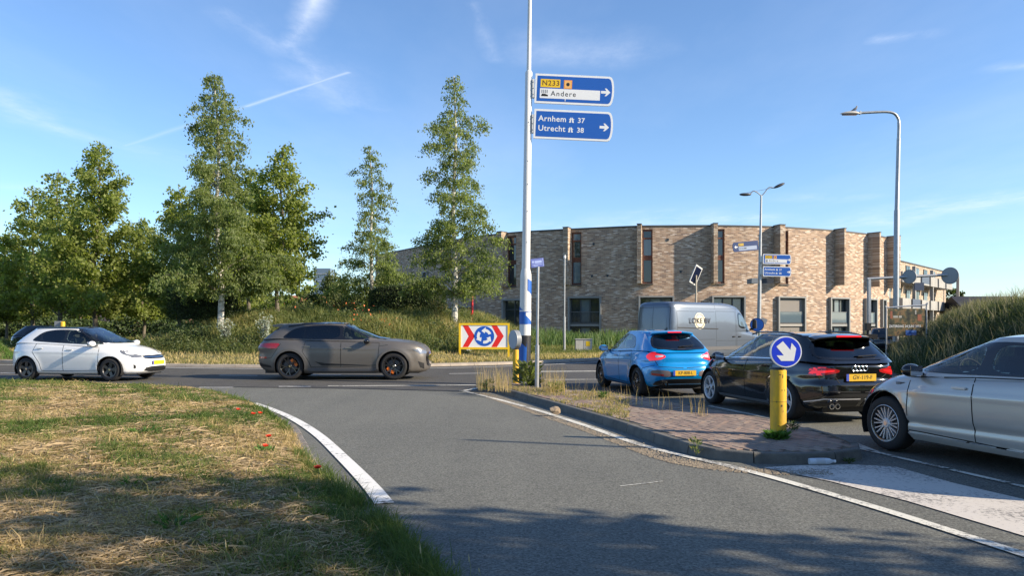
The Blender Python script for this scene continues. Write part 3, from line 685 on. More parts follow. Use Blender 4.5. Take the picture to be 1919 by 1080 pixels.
for lv in range(3):
    z = .6 + lv * 2.9
    for q in range(6):
        x = 2.4 + q * 4.3
        if x > Lb - 1: continue
        w_ = empty('window', b2)
        b2box(x, .02, z + 1.35, (1.9, .1, 2.0), 'window_frame', M_FRMD, w_)
        for s in (-.46, .46): b2box(x + s, .085, z + 1.35, (.8, .03, 1.8), 'pane', M_PANEB if (q + lv) % 2 else M_PANE, w_)
        if lv >= 1 or q > 2:
            bl = empty('balcony', b2)
            b2box(x + .6, .95, z + .05, (3.6, 1.8, .18), 'balcony_slab', M_BALC, bl)
            b2box(x + .6, 1.82, z + .62, (3.5, .06, .95), 'balcony_front', M_BALC if (q * 3 + lv) % 4 else M_BALD, bl)
            b2box(x - 1.15, .93, z + .62, (.06, 1.7, .95), 'balcony_side', M_BALC, bl)
for x in (7.2, 15.8, Lb - .6):
    b2box(x, 1.6, 4.3, (.3, .35, 8.2), 'balcony_column', M_BALC)

# low houses seen through the tree trunks, a far tower, a dark roof behind the bank
def house(label, u, Y, w, h, m_, roofc, rot=0, cat='house', roofh=1.8, win=4, flat=False, name='brick_house'):
    o = thing(name, label, cat, (XU(u, Y), Y, 0), rot); q = MB(); q.box((0, 3, h / 2), (w, 6, h)); q.build('wall', m_, o)
    if flat: q = MB(); q.box((0, 3, h + .1), (w + .3, 6.3, .2)); q.build('roof', M_ROOF, o)
    else:
        q = MB(); q.add([(-w / 2 - .2, -.3, h), (w / 2 + .2, -.3, h), (w / 2 + .2, 6.3, h), (-w / 2 - .2, 6.3, h), (-w / 2 - .2, 3, h + roofh), (w / 2 + .2, 3, h + roofh)], [(0, 1, 5, 4), (2, 3, 4, 5), (0, 4, 3), (1, 2, 5), (3, 2, 1, 0)]); q.build('roof', roofc, o)
    for i in range(win):
        x = -w / 2 + w * (i + .5) / win
        for zz in ([1.5] if h < 4 else [1.5, 4.1]):
            f = MB(); f.box((x, -.03, zz), (w / win * .5, .08, 1.5)); f = f.build('window', mat('white_frame', (.6, .6, .58)), o)
            g = MB(); g.box((x, -.075, zz), (w / win * .5 - .16, .03, 1.34)); g.build('pane', M_PANE, f)
    return o
M_TILE = mat('roof_tiles', (.10, .06, .045), rough=.8, col2=(.06, .045, .04), var=.8, vscale=3)
house('red brick house seen between the trunks at the far left edge', 35, 92, 11, 5.2, M_BRKR, M_TILE)
house('red brick house with white frames seen between the thin trunks above the white car bonnet', 285, 95, 9, 5.6, M_BRKR, M_TILE, win=3)
house('low pale house behind the trees left of the dark tall birch', 160, 98, 13, 4.6, mat('pale_render', (.42, .38, .33)), M_TILE, win=5)
house('orange roofed house peeking out between the two left birches', 585, 110, 8, 4.2, mat('pale_render', (.42, .38, .33)), mat('orange_tiles', (.35, .13, .06), rough=.8), win=3)
house('dark roofed low house behind the crest of the right bank', 1868, 95, 7.5, 3.3, M_BRKR, mat('dark_tiles', (.02, .02, .025), rough=.6), roofh=2.0, name='low_house')
tw = thing('office_tower', 'distant blue grey glass tower above the treetops between two birches', 'tower', (XU(604, 420), 420, 0))
q = MB(); q.box((0, 6, 16.5), (9, 12, 33)); q.build('tower_block', mat('tower_glass', (.12, .17, .24), rough=.25), tw)
for i in range(7):
    q = MB(); q.box((0, -.1, 6 + i * 4), (9.1, .3, .5)); q.build('floor_band', mat('tower_band', (.25, .28, .33)), tw)
# ================================================================== vehicles
def paint(name, col, metal=.0, rough=.32, coat=1.0, flake=0.0):
    m = mat(name, col, rough=rough, metal=metal, coat=coat, spec=.5); return m
M_TYRE = mat('tyre_rubber', (.018, .018, .019), rough=.85, bump=.3, bscale=60)
M_BLK = mat('black_plastic', (.012, .012, .013), rough=.45); M_DRK = mat('dark_inside', (.008, .008, .009), rough=.8)
M_GLB = mat('black_gloss_trim', (.008, .008, .009), rough=.08, coat=.5)
M_SEAT = mat('seat_cloth', (.035, .034, .036), rough=.9)
M_CHR = mat('chrome', (.75, .75, .76), rough=.12, metal=1.0); M_ALU = mat('alloy_silver', (.58, .58, .60), rough=.32, metal=.35); M_ALUD = mat('alloy_dark', (.09, .09, .095), rough=.3, metal=.7)
M_BLKAL = mat('alloy_black', (.012, .012, .013), rough=.2, coat=.6)
M_RED = mat('tail_lamp_red', (.35, .012, .012), rough=.12, coat=1.0); M_REDL = mat('tail_lamp_lit', (.65, .012, .015), rough=.1, coat=1.0, emit=.55)
M_LENS = mat('lamp_lens', (.20, .21, .23), rough=.15, coat=1.0, metal=.4); M_WLED = mat('white_lens', (.7, .72, .75), rough=.1, coat=1.0)
M_PLATE = mat('plate_yellow', (.66, .40, .02), rough=.45); M_INK = mat('black_ink', (.01, .01, .01), rough=.6); M_EUB = mat('plate_blue', (.02, .06, .40), rough=.5)
M_DIFF = mat('grey_plastic', (.10, .10, .105), rough=.6)
M_ORG = mat('brake_caliper', (.75, .16, .01), rough=.4); M_DISC = mat('brake_disc', (.07, .07, .075), rough=.45, metal=.6)
def carglass(name, tint, keep):
    m = bpy.data.materials.new(name); m.use_nodes = True; nt = m.node_tree; nt.nodes.clear(); o = _n(nt, 'ShaderNodeOutputMaterial'); L = nt.links
    tr = _n(nt, 'ShaderNodeBsdfTransparent'); tr.inputs['Color'].default_value = (*[c * keep for c in tint], 1); gl = _n(nt, 'ShaderNodeBsdfGlossy'); gl.inputs['Roughness'].default_value = .03; gl.inputs['Color'].default_value = (.9, .95, 1, 1)
    lw = _n(nt, 'ShaderNodeLayerWeight'); lw.inputs['Blend'].default_value = .5; fr = _n(nt, 'ShaderNodeMath', operation='POWER'); L.new(lw.outputs['Facing'], fr.inputs[0]); fr.inputs[1].default_value = 4.0; ms = _n(nt, 'ShaderNodeMixShader'); ma = _n(nt, 'ShaderNodeMath', operation='MULTIPLY_ADD'); ma.use_clamp = True; L.new(fr.outputs[0], ma.inputs[0]); ma.inputs[1].default_value = .92; ma.inputs[2].default_value = .07; L.new(ma.outputs[0], ms.inputs[0]); L.new(tr.outputs[0], ms.inputs[1]); L.new(gl.outputs[0], ms.inputs[2]); L.new(ms.outputs[0], o.inputs['Surface']); return m
G_CLR = carglass('car_glass', (.9, 1, .95), .88); G_TNT = carglass('car_glass_tinted', (.9, .95, 1), .10); G_MID = carglass('car_glass_green', (.85, 1, .95), .62)

def outline(xr, xf, w, nr, nf, N):
    cx = (xr + xf) / 2; a = (xf - xr) / 2; th = np.linspace(math.pi, 0, 900); c, s = np.cos(th), np.sin(th)
    n = np.where(c > 0, nf, nr); x = cx + np.sign(c) * a * np.abs(c) ** (2 / n); y = w * np.abs(s) ** (2 / n)
    d = np.concatenate([[0], np.cumsum(np.hypot(np.diff(x), np.diff(y)))]); q = np.linspace(0, d[-1], N)
    return np.interp(q, d, x), np.interp(q, d, y)
def smooth_interp(pts, n=10):
    s = np.array([tuple(p) for p in spline(pts, n)]); o = np.argsort(s[:, 0]); return s[o, 0], s[o, 1]
class Shell:
    def __init__(s): s.V = []; s.F = []; s.G = []; s.n = 0
    def grid(s, P3, tagc):     # P3 [R][N][3], mirrored to both sides
        Rn, N, _ = P3.shape
        for sg in (1, -1):
            Q = P3.copy(); Q[:, :, 1] *= sg; b = s.n; s.V.append(Q.reshape(-1, 3)); s.n += Rn * N
            i, j = np.meshgrid(np.arange(Rn - 1), np.arange(N - 1), indexing='ij'); a = (b + i * N + j).ravel()
            f = np.column_stack([a, a + 1, a + N + 1, a + N]);
            if sg < 0: f = f[:, ::-1]
            s.F.append(f); s.G += [tagc] * len(f)
    def done(s): s.V = np.vstack(s.V); s.F = np.vstack(s.F); s.G = np.array(s.G)
    def bvh(s): return BVHTree.FromPolygons([Vector(v) for v in s.V], [tuple(int(i) for i in f) for f in s.F])
def clipx(poly, x0, x1):
    def cl(p, k, keep):
        o = []; n = len(p)
        for i in range(n):
            a, b = p[i], p[(i + 1) % n]; ia, ib = keep(a), keep(b)
            if ia: o.append(a)
            if ia != ib: t = (k - a[0]) / (b[0] - a[0]); o.append((k, a[1] + (b[1] - a[1]) * t))
        return o
    return cl(cl(poly, x0, lambda p: p[0] >= x0), x1, lambda p: p[0] <= x1)
def area(p): return sum(p[i - 1][0] * p[i][1] - p[i][0] * p[i - 1][1] for i in range(len(p))) / 2
def shrink(p, d):
    if area(p) < 0: p = p[::-1]
    n = len(p); o = []
    for i in range(n):
        a, b, c = Vector(p[i - 1]), Vector(p[i]), Vector(p[(i + 1) % n]); e1 = (b - a); e2 = (c - b)
        if e1.length < 1e-6 or e2.length < 1e-6: o.append(tuple(b)); continue
        e1.normalize(); e2.normalize(); n1 = Vector((-e1.y, e1.x)); n2 = Vector((-e2.y, e2.x)); k = (n1 + n2); k = k / max(.35, k.length_squared / 2 + 1e-6) if k.length > 1e-6 else n1
        o.append(tuple(b + k * d))
    return o
VIEW = {'L': lambda a, b: (Vector((a, 4, b)), Vector((0, -1, 0))), 'R': lambda a, b: (Vector((a, -4, b)), Vector((0, 1, 0))),
        'F': lambda a, b: (Vector((6, a, b)), Vector((-1, 0, 0))), 'B': lambda a, b: (Vector((-6, a, b)), Vector((1, 0, 0))), 'T': lambda a, b: (Vector((a, b, 5)), Vector((0, 0, -1)))}
def cast(bv, view, a, b, off):
    o, d = VIEW[view](a, b); h, nrm, i, dist = bv.ray_cast(o, d)
    if h is None:
        h, nrm, i, dist = bv.find_nearest(o + d * (4 if view in 'LR' else 6)); 
        h = h + Vector((0, 0, 0))
    if nrm.dot(d) > 0: nrm = -nrm
    return h + nrm * off, nrm
def decal(bv, poly, view, off=.004, res=.07, holes=(), smooth=0, out=None, thick=0.0, flt=0.0):
    """a patch lying on the shell; returns MB"""
    if smooth: poly = chaikin(poly, smooth)
    loops = [poly] + [list(h) for h in holes]; pts = []; ed = []
    for lp in loops:
        b = len(pts); q = []
        for i in range(len(lp)):
            p0, p1 = Vector(lp[i]), Vector(lp[(i + 1) % len(lp)]); k = max(1, int((p1 - p0).length / res))
            for j in range(k): q.append(p0 + (p1 - p0) * j / k)
        pts += q; ed += [(b + i, b + (i + 1) % len(q)) for i in range(len(q))]
    xs = [p[0] for p in poly]; ys = [p[1] for p in poly]
    gx, gy = np.meshgrid(np.arange(min(xs) + res / 2, max(xs), res), np.arange(min(ys) + res / 2, max(ys), res)); gx, gy = gx.ravel(), gy.ravel()
    if len(gx):
        ok = np_inpoly(gx, gy, poly) & (np_polydist(gx, gy, poly) > res * .3)
        for h in holes: ok &= ~np_inpoly(gx, gy, h) & (np_polydist(gx, gy, h) > res * .3)
        pts += [Vector((a, b)) for a, b in zip(gx[ok], gy[ok])]
    r = geometry.delaunay_2d_cdt(pts, ed, [], 0, 1e-5); cn = [cast(bv, view, v[0], v[1], off) for v in r[0]]; vs = [c_[0] for c_ in cn]; nr = [c_[1] for c_ in cn]; vd = VIEW[view](0, 0)[1]; fs = []
    mir = view in ('L', 'F')
    for f in r[2]:
        c = sum((Vector(r[0][i]) for i in f), Vector((0, 0))) / len(f)
        if flt and sum(abs(nr[i].dot(vd)) for i in f) / len(f) < flt: continue
        if inpoly(c, poly) and not any(inpoly(c, h) for h in holes): fs.append(tuple(reversed(f)) if view in ('L', 'B') else tuple(f))
    m = out if out is not None else MB()
    if thick:
        n0 = len(vs); nd = [cast(bv, view, v[0], v[1], off)[1] for v in r[0]]; vs2 = [v - n * thick for v, n in zip(vs, nd)]
        from collections import Counter
        ec = Counter(); 
        for f in fs:
            for i in range(len(f)): ec[(f[i], f[(i + 1) % len(f)])] += 1
        sidef = [(b, a, a + n0, b + n0) for (a, b) in ec if (b, a) not in ec]
        vs = vs + vs2; fs = fs + sidef
    m.add(vs, fs); return m
def ribbon(bv, pl, view, w=.007, off=.0016, res=.04, closed=False, out=None):
    q = []; pl = [Vector(p) for p in pl]
    if closed: pl = pl + [pl[0]]
    for i in range(len(pl) - 1):
        k = max(1, int((pl[i + 1] - pl[i]).length / res))
        for j in range(k): q.append(pl[i] + (pl[i + 1] - pl[i]) * j / k)
    q.append(pl[-1]); vs = []; n = len(q)
    for i, p in enumerate(q):
        d = (q[min(i + 1, n - 1)] - q[max(i - 1, 0)]); d = d.normalized() if d.length > 1e-9 else Vector((1, 0)); nn = Vector((-d.y, d.x)) * w / 2
        for s in (1, -1): vs.append(cast(bv, view, p.x + nn.x * s, p.y + nn.y * s, off)[0])
    fs = [(2 * i, 2 * i + 1, 2 * i + 3, 2 * i + 2) for i in range(n - 1)]
    m = out if out is not None else MB(); m.add(vs, fs); return m

def wheel(car, x, y, wr, tw, style, spokem, rimr=None, caliper=None, steer=0, hubm=None):
    rr = rimr or wr * .70; s = 1 if y > 0 else -1
    w = empty('wheel', car, (x, y, wr)); w.rotation_euler = (0, random.uniform(0, 6.28), steer)
    M = Matrix(((1, 0, 0, 0), (0, 0, s, 0), (0, -s, 0, 0), (0, 0, 0, 1))).to_4x4()
    t = MB(); h = tw / 2
    t.lathe([(rr - .012, -h), (rr + .02, -h - .004), (wr - .035, -h - .004), (wr - .01, -h + .015), (wr, -h + .04), (wr, h - .04), (wr - .01, h - .015), (wr - .035, h + .004), (rr + .02, h + .004), (rr - .004, h - .004)], 40, M); t.build('tyre', M_TYRE, w, smooth=True)
    r = MB(); r.lathe([(rr + .004, h + .001), (rr - .004, h + .006), (rr - .022, h + .002), (rr - .035, h - .03), (rr - .045, -h + .01)], 40, M)
    e = h - .012
    def spoke(a, w0, w1, r0=.045, r1=None, skew=0.0, dep=.03):
        r1 = r1 or rr - .012; ca, sa = math.cos(a), math.sin(a); cb, sb = math.cos(a + skew), math.sin(a + skew)
        pl = [(ca * r0 + sa * w0, sa * r0 - ca * w0), (cb * r1 + sb * w1, sb * r1 - cb * w1), (cb * r1 - sb * w1, sb * r1 + cb * w1), (ca * r0 - sa * w0, sa * r0 + ca * w0)]
        n = len(pl); vs = []
        for (px, py), dz in zip(pl, (0, .004, .004, 0)): vs.append(M @ Vector((px, py, e - dep)))
        for (px, py), dz in zip(pl, (-.012, .0, .0, -.012)): vs.append(M @ Vector((px, py, e + dz)))
        r.add(vs, [(3, 2, 1, 0), (4, 5, 6, 7)] + [(k, (k + 1) % 4, 4 + (k + 1) % 4, 4 + k) for k in range(4)])
    for k in range(10 if style == 'multi' else 5):
        a = 2 * math.pi * k / (10 if style == 'multi' else 5)
        if style == 'double':
            for q in (-.13, .13): spoke(a + q * .6, .014, .017, skew=q * .5)
        elif style == 'five': spoke(a, .034, .05)
        elif style == 'wye':
            spoke(a, .02, .014, r1=rr * .55); spoke(a, .014, .012, r0=rr * .45, skew=.26); spoke(a, .014, .012, r0=rr * .45, skew=-.26)
        elif style == 'multi':
            for q in (-.11, .11): spoke(a + q * .35, .006, .0075, skew=q)
            spoke(a, .006, .004, r0=rr * .9, dep=.012)
    if style == 'multi' and spokem is M_ALU:
        fr = [i for i in range(len(r.f)) if i < 4 * 40]; bz = MB(); bz.v = list(r.v); bz.f = [r.f[i] for i in fr]; bz.mi = [0] * len(fr); bz.build('rim_barrel', M_BLKAL, w); r.f = r.f[160:]; r.mi = r.mi[160:]
        r.lathe([(rr + .003, h + .003), (rr - .003, h + .008), (rr - .010, h + .003)], 40, M)
    r.lathe([(.001, e + .004), (.05, e + .004), (.062, e - .006), (.066, e - .04)], 20, M); r.build('rim', spokem, w, smooth=False)
    d = MB(); d.lathe([(.001, e - .055), (rr * .66, e - .055), (rr * .66, e - .075)], 28, M); d.build('brake_disc', M_DISC, w)
    bk_ = MB(); bk_.lathe([(.001, e - .085), (rr - .02, e - .085)], 28, M); bk_.build('wheel_back', M_DRK, w)
    if caliper:
        c = MB(); 
        for k in range(4):
            a = -.5 + k * .33; c.box(tuple(M @ Vector((math.cos(a) * rr * .6, math.sin(a) * rr * .6, e - .045))), (.075, .03, .075))
        c.build('brake_caliper', caliper, w); 
    hb = MB(); hb.lathe([(.001, e + .008), (.026, e + .008), (.028, e + .002)], 16, M); hb.build('hub_cap', hubm or M_CHR, w)
    return w

def make_car(name, label, cat, sp, group=None):
    car = thing(name, label, cat, (0, 0, 0), 0, group); hw, H, wb, xr, xf, wr = (sp[k] for k in ('hw', 'H', 'wb', 'xr', 'xf', 'wr')); pm = sp['paint']
    N, RW = 150, 30
    zx, zy = smooth_interp(sp['zs']); zs = lambda x: np.interp(x, zx, zy)
    zbx = [xr, xr + .35, xr + .7, 0, xf - .7, xf - .3, xf]; zby = [sp.get('zbr', .30), .22, .19, .18, .19, .19, sp.get('zbf', .22)]
    wt = [(0, .86), (.05, .93), (.14, .965), (.3, .985), (.5, 1.0), (.66, 1.0), (.8, .985), (.9, .962), (.96, .935), (1, .89)]; wtx, wty = smooth_interp(wt, 6)
    ntx, nty = smooth_interp(sp['nose'], 6); ttx, tty = smooth_interp(sp['tail'], 6)
    S_ = Shell(); rows = []
    cr = sp.get('crease', [])
    for t in np.linspace(0, 1, RW) ** 1.0:
        w = hw * np.interp(t, wtx, wty); x, y = outline(xr + np.interp(t, ttx, tty), xf + np.interp(t, ntx, nty), w, sp.get('nr', 4.6), sp.get('nf', 3.4), N)
        zb = np.interp(x, zbx, zby); z = zb + (zs(x) - zb) * t
        for wx in (-wb / 2, wb / 2):     # soft haunch over each arch
            d = np.hypot(x - wx, z - wr); y = y + np.where(y > hw * .6, sp.get('flare', .022) * np.exp(-((d - sp['ra'] - .02) / .10) ** 2), 0)
        for (ax_, az, bx_, bz, amp) in cr:    # pressed body lines
            zz = az + (bz - az) * np.clip((x - ax_) / (bx_ - ax_), 0, 1); y = y + np.where(y > hw * .6, amp * np.exp(-((z - zz) / .035) ** 2) * (x > ax_ - .1) * (x < bx_ + .1), 0)
        rows.append(np.column_stack([x, y, z]))
    top = rows[-1]; S_.grid(np.array(rows), 'l')
    dk = []; crown = sp.get('crown', .05)
    for q in np.linspace(0, 1, 9):
        d = top.copy(); d[:, 1] *= (1 - q); d[:, 2] += crown * (1 - (1 - q) ** 2.2) * np.clip((d[:, 1] * 0 + 1), 0, 1) * np.clip((xf - .02 - d[:, 0]) / .5, .15, 1); dk.append(d)
    S_.grid(np.array(dk), 'd')
    xrb, xfb, xrt, xft = sp['gh']; wg0, wg1 = hw * sp.get('wg0', .925), sp['wg1']
    zrf = lambda x: H - sp.get('rc', .035) - sp.get('rk', .045) * ((x - sp.get('rxc', -.3)) / 1.2) ** 2
    gr = []
    for t in np.linspace(0, 1, 26):
        if t < .88: a = t / .88 * .93; b = t / .88 * .93 + .035 * math.sin(math.pi * t / .88)
        else: u_ = (t - .88) / .12; a = .93 + .07 * u_ * (.6 + .4 * u_) + .02 * u_; b = .93 + .07 * math.sin(u_ * math.pi / 2)
        x, y = outline(xrb + (xrt - xrb) * a, xfb + (xft - xfb) * a, wg0 + (wg1 - wg0) * a, sp.get('ngr', 5), sp.get('ngf', 4.5), N)
        z0 = zs(np.clip(x, xr, xf)) - .015; z1 = zrf(x); gr.append(np.column_stack([x, y, z0 + (z1 - z0) * b]))
    S_.grid(np.array(gr), 'g'); rt = gr[-1]; rr_ = []
    for q in np.linspace(0, 1, 8):
        d = rt.copy(); d[:, 1] *= (1 - q); d[:, 2] += sp.get('rc', .035) * (1 - (1 - q) ** 2); rr_.append(d)
    S_.grid(np.array(rr_), 'r'); S_.done(); bv = S_.bvh(); V, Fa, Gt = S_.V.copy(), S_.F, S_.G
    # ---- glass outlines
    dlo = sp['dlo']; gl = shrink(dlo, .032); wins = []
    for (a, b) in sp['bands']:
        p = clipx(gl, a, b)
        if len(p) > 2: wins.append(chaikin(p, 2))
    dl = chaikin(dlo, 2)
    yb, yt, z0, z1 = sp['ws']; ws = [(-yb, z0), (-yb * .5, z0 - .015), (yb * .5, z0 - .015), (yb, z0), (yt, z1), (yt * .5, z1 + .015), (-yt * .5, z1 + .015), (-yt, z1)]; ws = chaikin(ws, 2)
    yb, yt, z0, z1 = sp['rw']; rwp = chaikin([(-yb, z0 + .02), (-yb * .55, z0 - .01), (yb * .55, z0 - .01), (yb, z0 + .02), (yt, z1 - .02), (yt * .5, z1 + .01), (-yt * .5, z1 + .01), (-yt, z1 - .02)], 2)
    # ---- cut the shell
    C = V[Fa].mean(1); e1 = V[Fa[:, 1]] - V[Fa[:, 0]]; e2 = V[Fa[:, 3]] - V[Fa[:, 0]]; e3 = V[Fa[:, 2]] - V[Fa[:, 0]]; NN = np.cross(V[Fa[:, 2]] - V[Fa[:, 0]], V[Fa[:, 3]] - V[Fa[:, 1]]); NN /= np.linalg.norm(NN, axis=1)[:, None] + 1e-12; NN = np.abs(NN)
    kill = np.zeros(len(Fa), bool); g = Gt == 'g'
    for w_ in wins: kill |= g & (NN[:, 1] > .45) & np_inpoly(C[:, 0], C[:, 2], shrink(w_, .004))
    kill |= g & (NN[:, 0] > .12) & (C[:, 0] > (xfb + xft) / 2 - 1.0) & (C[:, 0] > 0) & np_inpoly(C[:, 1], C[:, 2], ws)
    kill |= g & (NN[:, 0] > .12) & (C[:, 0] < 0) & np_inpoly(C[:, 1], C[:, 2], rwp) & (NN[:, 1] < .6)
    ox, oy = outline(xrb + .04, xfb - .04, wg0 - .02, 5, 4.5, 80); base_out = list(zip(ox, oy)) + list(zip(ox[::-1], -oy[::-1]))
    kill |= (Gt == 'd') & np_inpoly(C[:, 0], C[:, 1], base_out)
    ra = sp['ra']; L_ = Gt == 'l'
    for wx in (-wb / 2, wb / 2):
        side = np.abs(V[:, 1]) > hw - .32; d = np.hypot(V[:, 0] - wx, V[:, 2] - wr - .01)
        kill |= L_ & (np.hypot(C[:, 0] - wx, C[:, 2] - wr - .01) < ra) & (np.abs(C[:, 1]) > hw - .32)
        near = side & (np.abs(d - ra) < .028); k = (ra / np.maximum(d, 1e-6))[near]
        V[near, 0] = wx + (V[near, 0] - wx) * k; V[near, 2] = wr + .01 + (V[near, 2] - wr - .01) * k
    left = ~kill; roofm = sp.get('roofpaint')
    sel_roof = left & ((Gt == 'r') | (g & (C[:, 2] > H - sp.get('rfz', .10)))) if roofm else np.zeros(len(Fa), bool)
    doors = []; used = np.zeros(len(Fa), bool)
    for dp in sp['doors']:
        for sg in (1, -1):
            m_ = left & L_ & (np.sign(C[:, 1]) == sg) & (np.abs(C[:, 1]) > hw * .7) & np_inpoly(C[:, 0], C[:, 2], dp) & ~used; used |= m_; doors.append(m_)
    def sub(mask, nm, m_):
        f = Fa[mask]; u, inv = np.unique(f, return_inverse=True); o = npmesh(nm, V[u], inv.reshape(f.shape), m_, car, smooth=True)
        bm = bmesh.new(); bm.from_mesh(o.data); bmesh.ops.remove_doubles(bm, verts=bm.verts, dist=.0015); bmesh.ops.dissolve_degenerate(bm, edges=bm.edges, dist=.0008); bmesh.ops.recalc_face_normals(bm, faces=bm.faces)
        for f_ in bm.faces: f_.smooth = True
        bm.to_mesh(o.data); bm.free(); o.data.set_sharp_from_angle(angle=R(50)); return o
    sub(left & ~used & ~sel_roof, 'body', pm)
    if roofm: sub(sel_roof, 'roof', roofm)
    dobj = [sub(m_, 'door', pm) for m_ in doors]
    # ---- glass and trim
    for s in ('L', 'R'):
        decal(bv, dl, s, .0035, holes=[shrink(w_, 0.0) for w_ in wins], res=.06).build('window_trim', M_GLB, car, smooth=True)
        for i, w_ in enumerate(wins): decal(bv, w_, s, .0022, res=.09).build('side_window', sp['glass'][min(i, len(sp['glass']) - 1)], car, smooth=True)
    decal(bv, ws, 'F', .004, res=.07, holes=[shrink(ws, .03)]).build('windscreen_trim', M_GLB, car, smooth=True); decal(bv, ws, 'F', .002, res=.12).build('windscreen', sp.get('wglass', G_CLR), car, smooth=True)
    decal(bv, rwp, 'B', .004, res=.07, holes=[shrink(rwp, .035)]).build('rear_window_trim', M_GLB, car, smooth=True); decal(bv, rwp, 'B', .002, res=.12).build('rear_window', sp.get('rglass', G_TNT), car, smooth=True)
    # ---- seams
    for dp in sp['doors']:
        for s in 'LR': ribbon(bv, dp, s, .013, closed=True).build('panel_gap', M_DRK, car, fix=False)
    for view, pl in sp.get('seams', []):
        for s in (('L', 'R') if view == 'S' else (view,)): ribbon(bv, pl, s, .011).build('panel_gap', M_DRK, car, fix=False)
    # ---- coloured pieces on the skin: (part name, view, polygon, material, offset, smoothing)
    for nm, view, poly, m_, off, smo in sp.get('skins', []):
        for s, pp in ((('L', poly), ('R', poly)) if view == 'S' else (('B', poly), ('B', [(-a, b) for a, b in poly])) if view == 'BB' else (('F', poly), ('F', [(-a, b) for a, b in poly])) if view == 'FF' else ((view, poly),)):
            decal(bv, pp, s, off, res=.04, smooth=smo, thick=off, flt=.5).build(nm, m_, car, smooth=True)
    for nm, view, pl, w_, m_, off in sp.get('strips', []):
        for s in (('L', 'R') if view == 'S' else (view,)): ribbon(bv, pl, s, w_, off, out=None).build(nm, m_, car, smooth=True)
    # ---- wheel wells, floor, cabin
    for wx in (-wb / 2, wb / 2):
        for sg in (1, -1):
            q = MB(); vs = []; n = 20
            for yy in (hw - .34, hw - .035):
                for k in range(n + 1): a = R(-25) + R(230) * k / n; vs.append((wx + (ra + .012) * math.cos(a), sg * yy, wr + .01 + (ra + .012) * math.sin(a)))
            q.add(vs, [(k, k + 1, n + 2 + k, n + 1 + k) for k in range(n)] + [tuple(range(n + 1))]); q.build('wheel_well', M_DRK, car, fix=False)
    q = MB(); q.box(((xr + xf) / 2, 0, .30), (xf - xr - .5, (hw - .36) * 2, .26)); q.box((0, 0, .26), (wb - 2 * ra - .12, (hw - .1) * 2, .16)); q.build('underbody', M_BLK, car)
    q = MB(); q.box(((xfb + xrb) / 2, 0, .66), (xfb - xrb - .3, (hw - .16) * 2 - (.2), .5)); q.build('cabin_floor', M_DRK, car)
    xs_ = sp.get('seatx', .0)
    for sg in (1, -1):
        q = MB(); q.box((xs_, sg * .36, .92), (.14, .46, .56), Euler((0, R(-14), 0)).to_matrix()); q.box((xs_ - .13, sg * .36, 1.24), (.09, .25, .17)); q.build('front_seat', M_SEAT, car, bevel=.03)
    q = MB(); q.box((xs_ - .92, 0, .95), (.14, 1.2, .45), Euler((0, R(-16), 0)).to_matrix())
    for yy in (-.38, 0, .38): q.box((xs_ - 1.02, yy, 1.19), (.07, .22, .13))
    q.build('rear_seat', M_SEAT, car, bevel=.02)
    q = MB(); q.box((xfb - .50, 0, float(zs(xfb)) - .03), (.45, (hw - .2) * 2, .14)); q.build('dashboard', M_DRK, car, bevel=.03)
    q = MB(); Ms = Matrix.Translation((xs_ + .52, .36, .98)) @ Euler((0, R(-65), 0)).to_matrix().to_4x4(); q.lathe([(.18 + .014 * math.cos(a), .014 * math.sin(a)) for a in np.linspace(0, 6.28, 7)[:-1]], 24, Ms, closed=True); q.box(tuple(Ms @ Vector((0, 0, 0))), (.05, .34, .03), Ms.to_3x3()); q.build('steering_wheel', M_DRK, car)
    # ---- wheels
    for wx in (wb / 2, -wb / 2):
        for sg in (1, -1): wheel(car, wx, sg * (hw - sp['tw'] / 2 - .035), wr, sp['tw'], sp['wstyle'], sp['wmat'], sp.get('rimr'), sp.get('cal'), hubm=sp.get('hub'))
    # ---- mirrors and handles
    mx_, mz = sp['mir']
    for sg in (1, -1):
        q = MB(); yy = hw * .90; q.ball((mx_ + .01, sg * (yy + .15), mz), (.085, .118, .078), 14, 10); mr = q.build('mirror', sp.get('mirm', pm), car, smooth=True)
        q = MB(); q.box((mx_ + .03, sg * (yy + .03), mz - .045), (.07, .14, .03)); q.build('mirror_arm', M_BLK, mr, bevel=.008)
        q = MB(); q.box((mx_ - .074, sg * (yy + .15), mz), (.004, .17, .11)); q.build('mirror_glass', M_CHR, mr, bevel=.001)
    for dx, dz in sp['handles']:
        for s, sg in (('L', 1), ('R', -1)):
            p, nr_ = cast(bv, s, dx, dz, .018); q = MB(); q.box(tuple(p), (.19, .02, .028)); q.build('door_handle', sp.get('hanm', pm), car, bevel=.007)
    if sp.get('ant'): q = MB(); x_ = sp['ant']; h_ = cast(bv, 'T', x_, 0, 0)[0].z; q.add([(x_ + .07, .012, h_), (x_ + .07, -.012, h_), (x_ - .07, -.015, h_), (x_ - .07, .015, h_), (x_ - .06, 0, h_ + .06), (x_ - .09, 0, h_ + .055)], [(0, 1, 4), (1, 2, 5, 4), (3, 0, 4, 5), (2, 3, 5)]); q.build('antenna', M_BLK, car)
    car['_'] = 1; del car['_']
    return car, bv
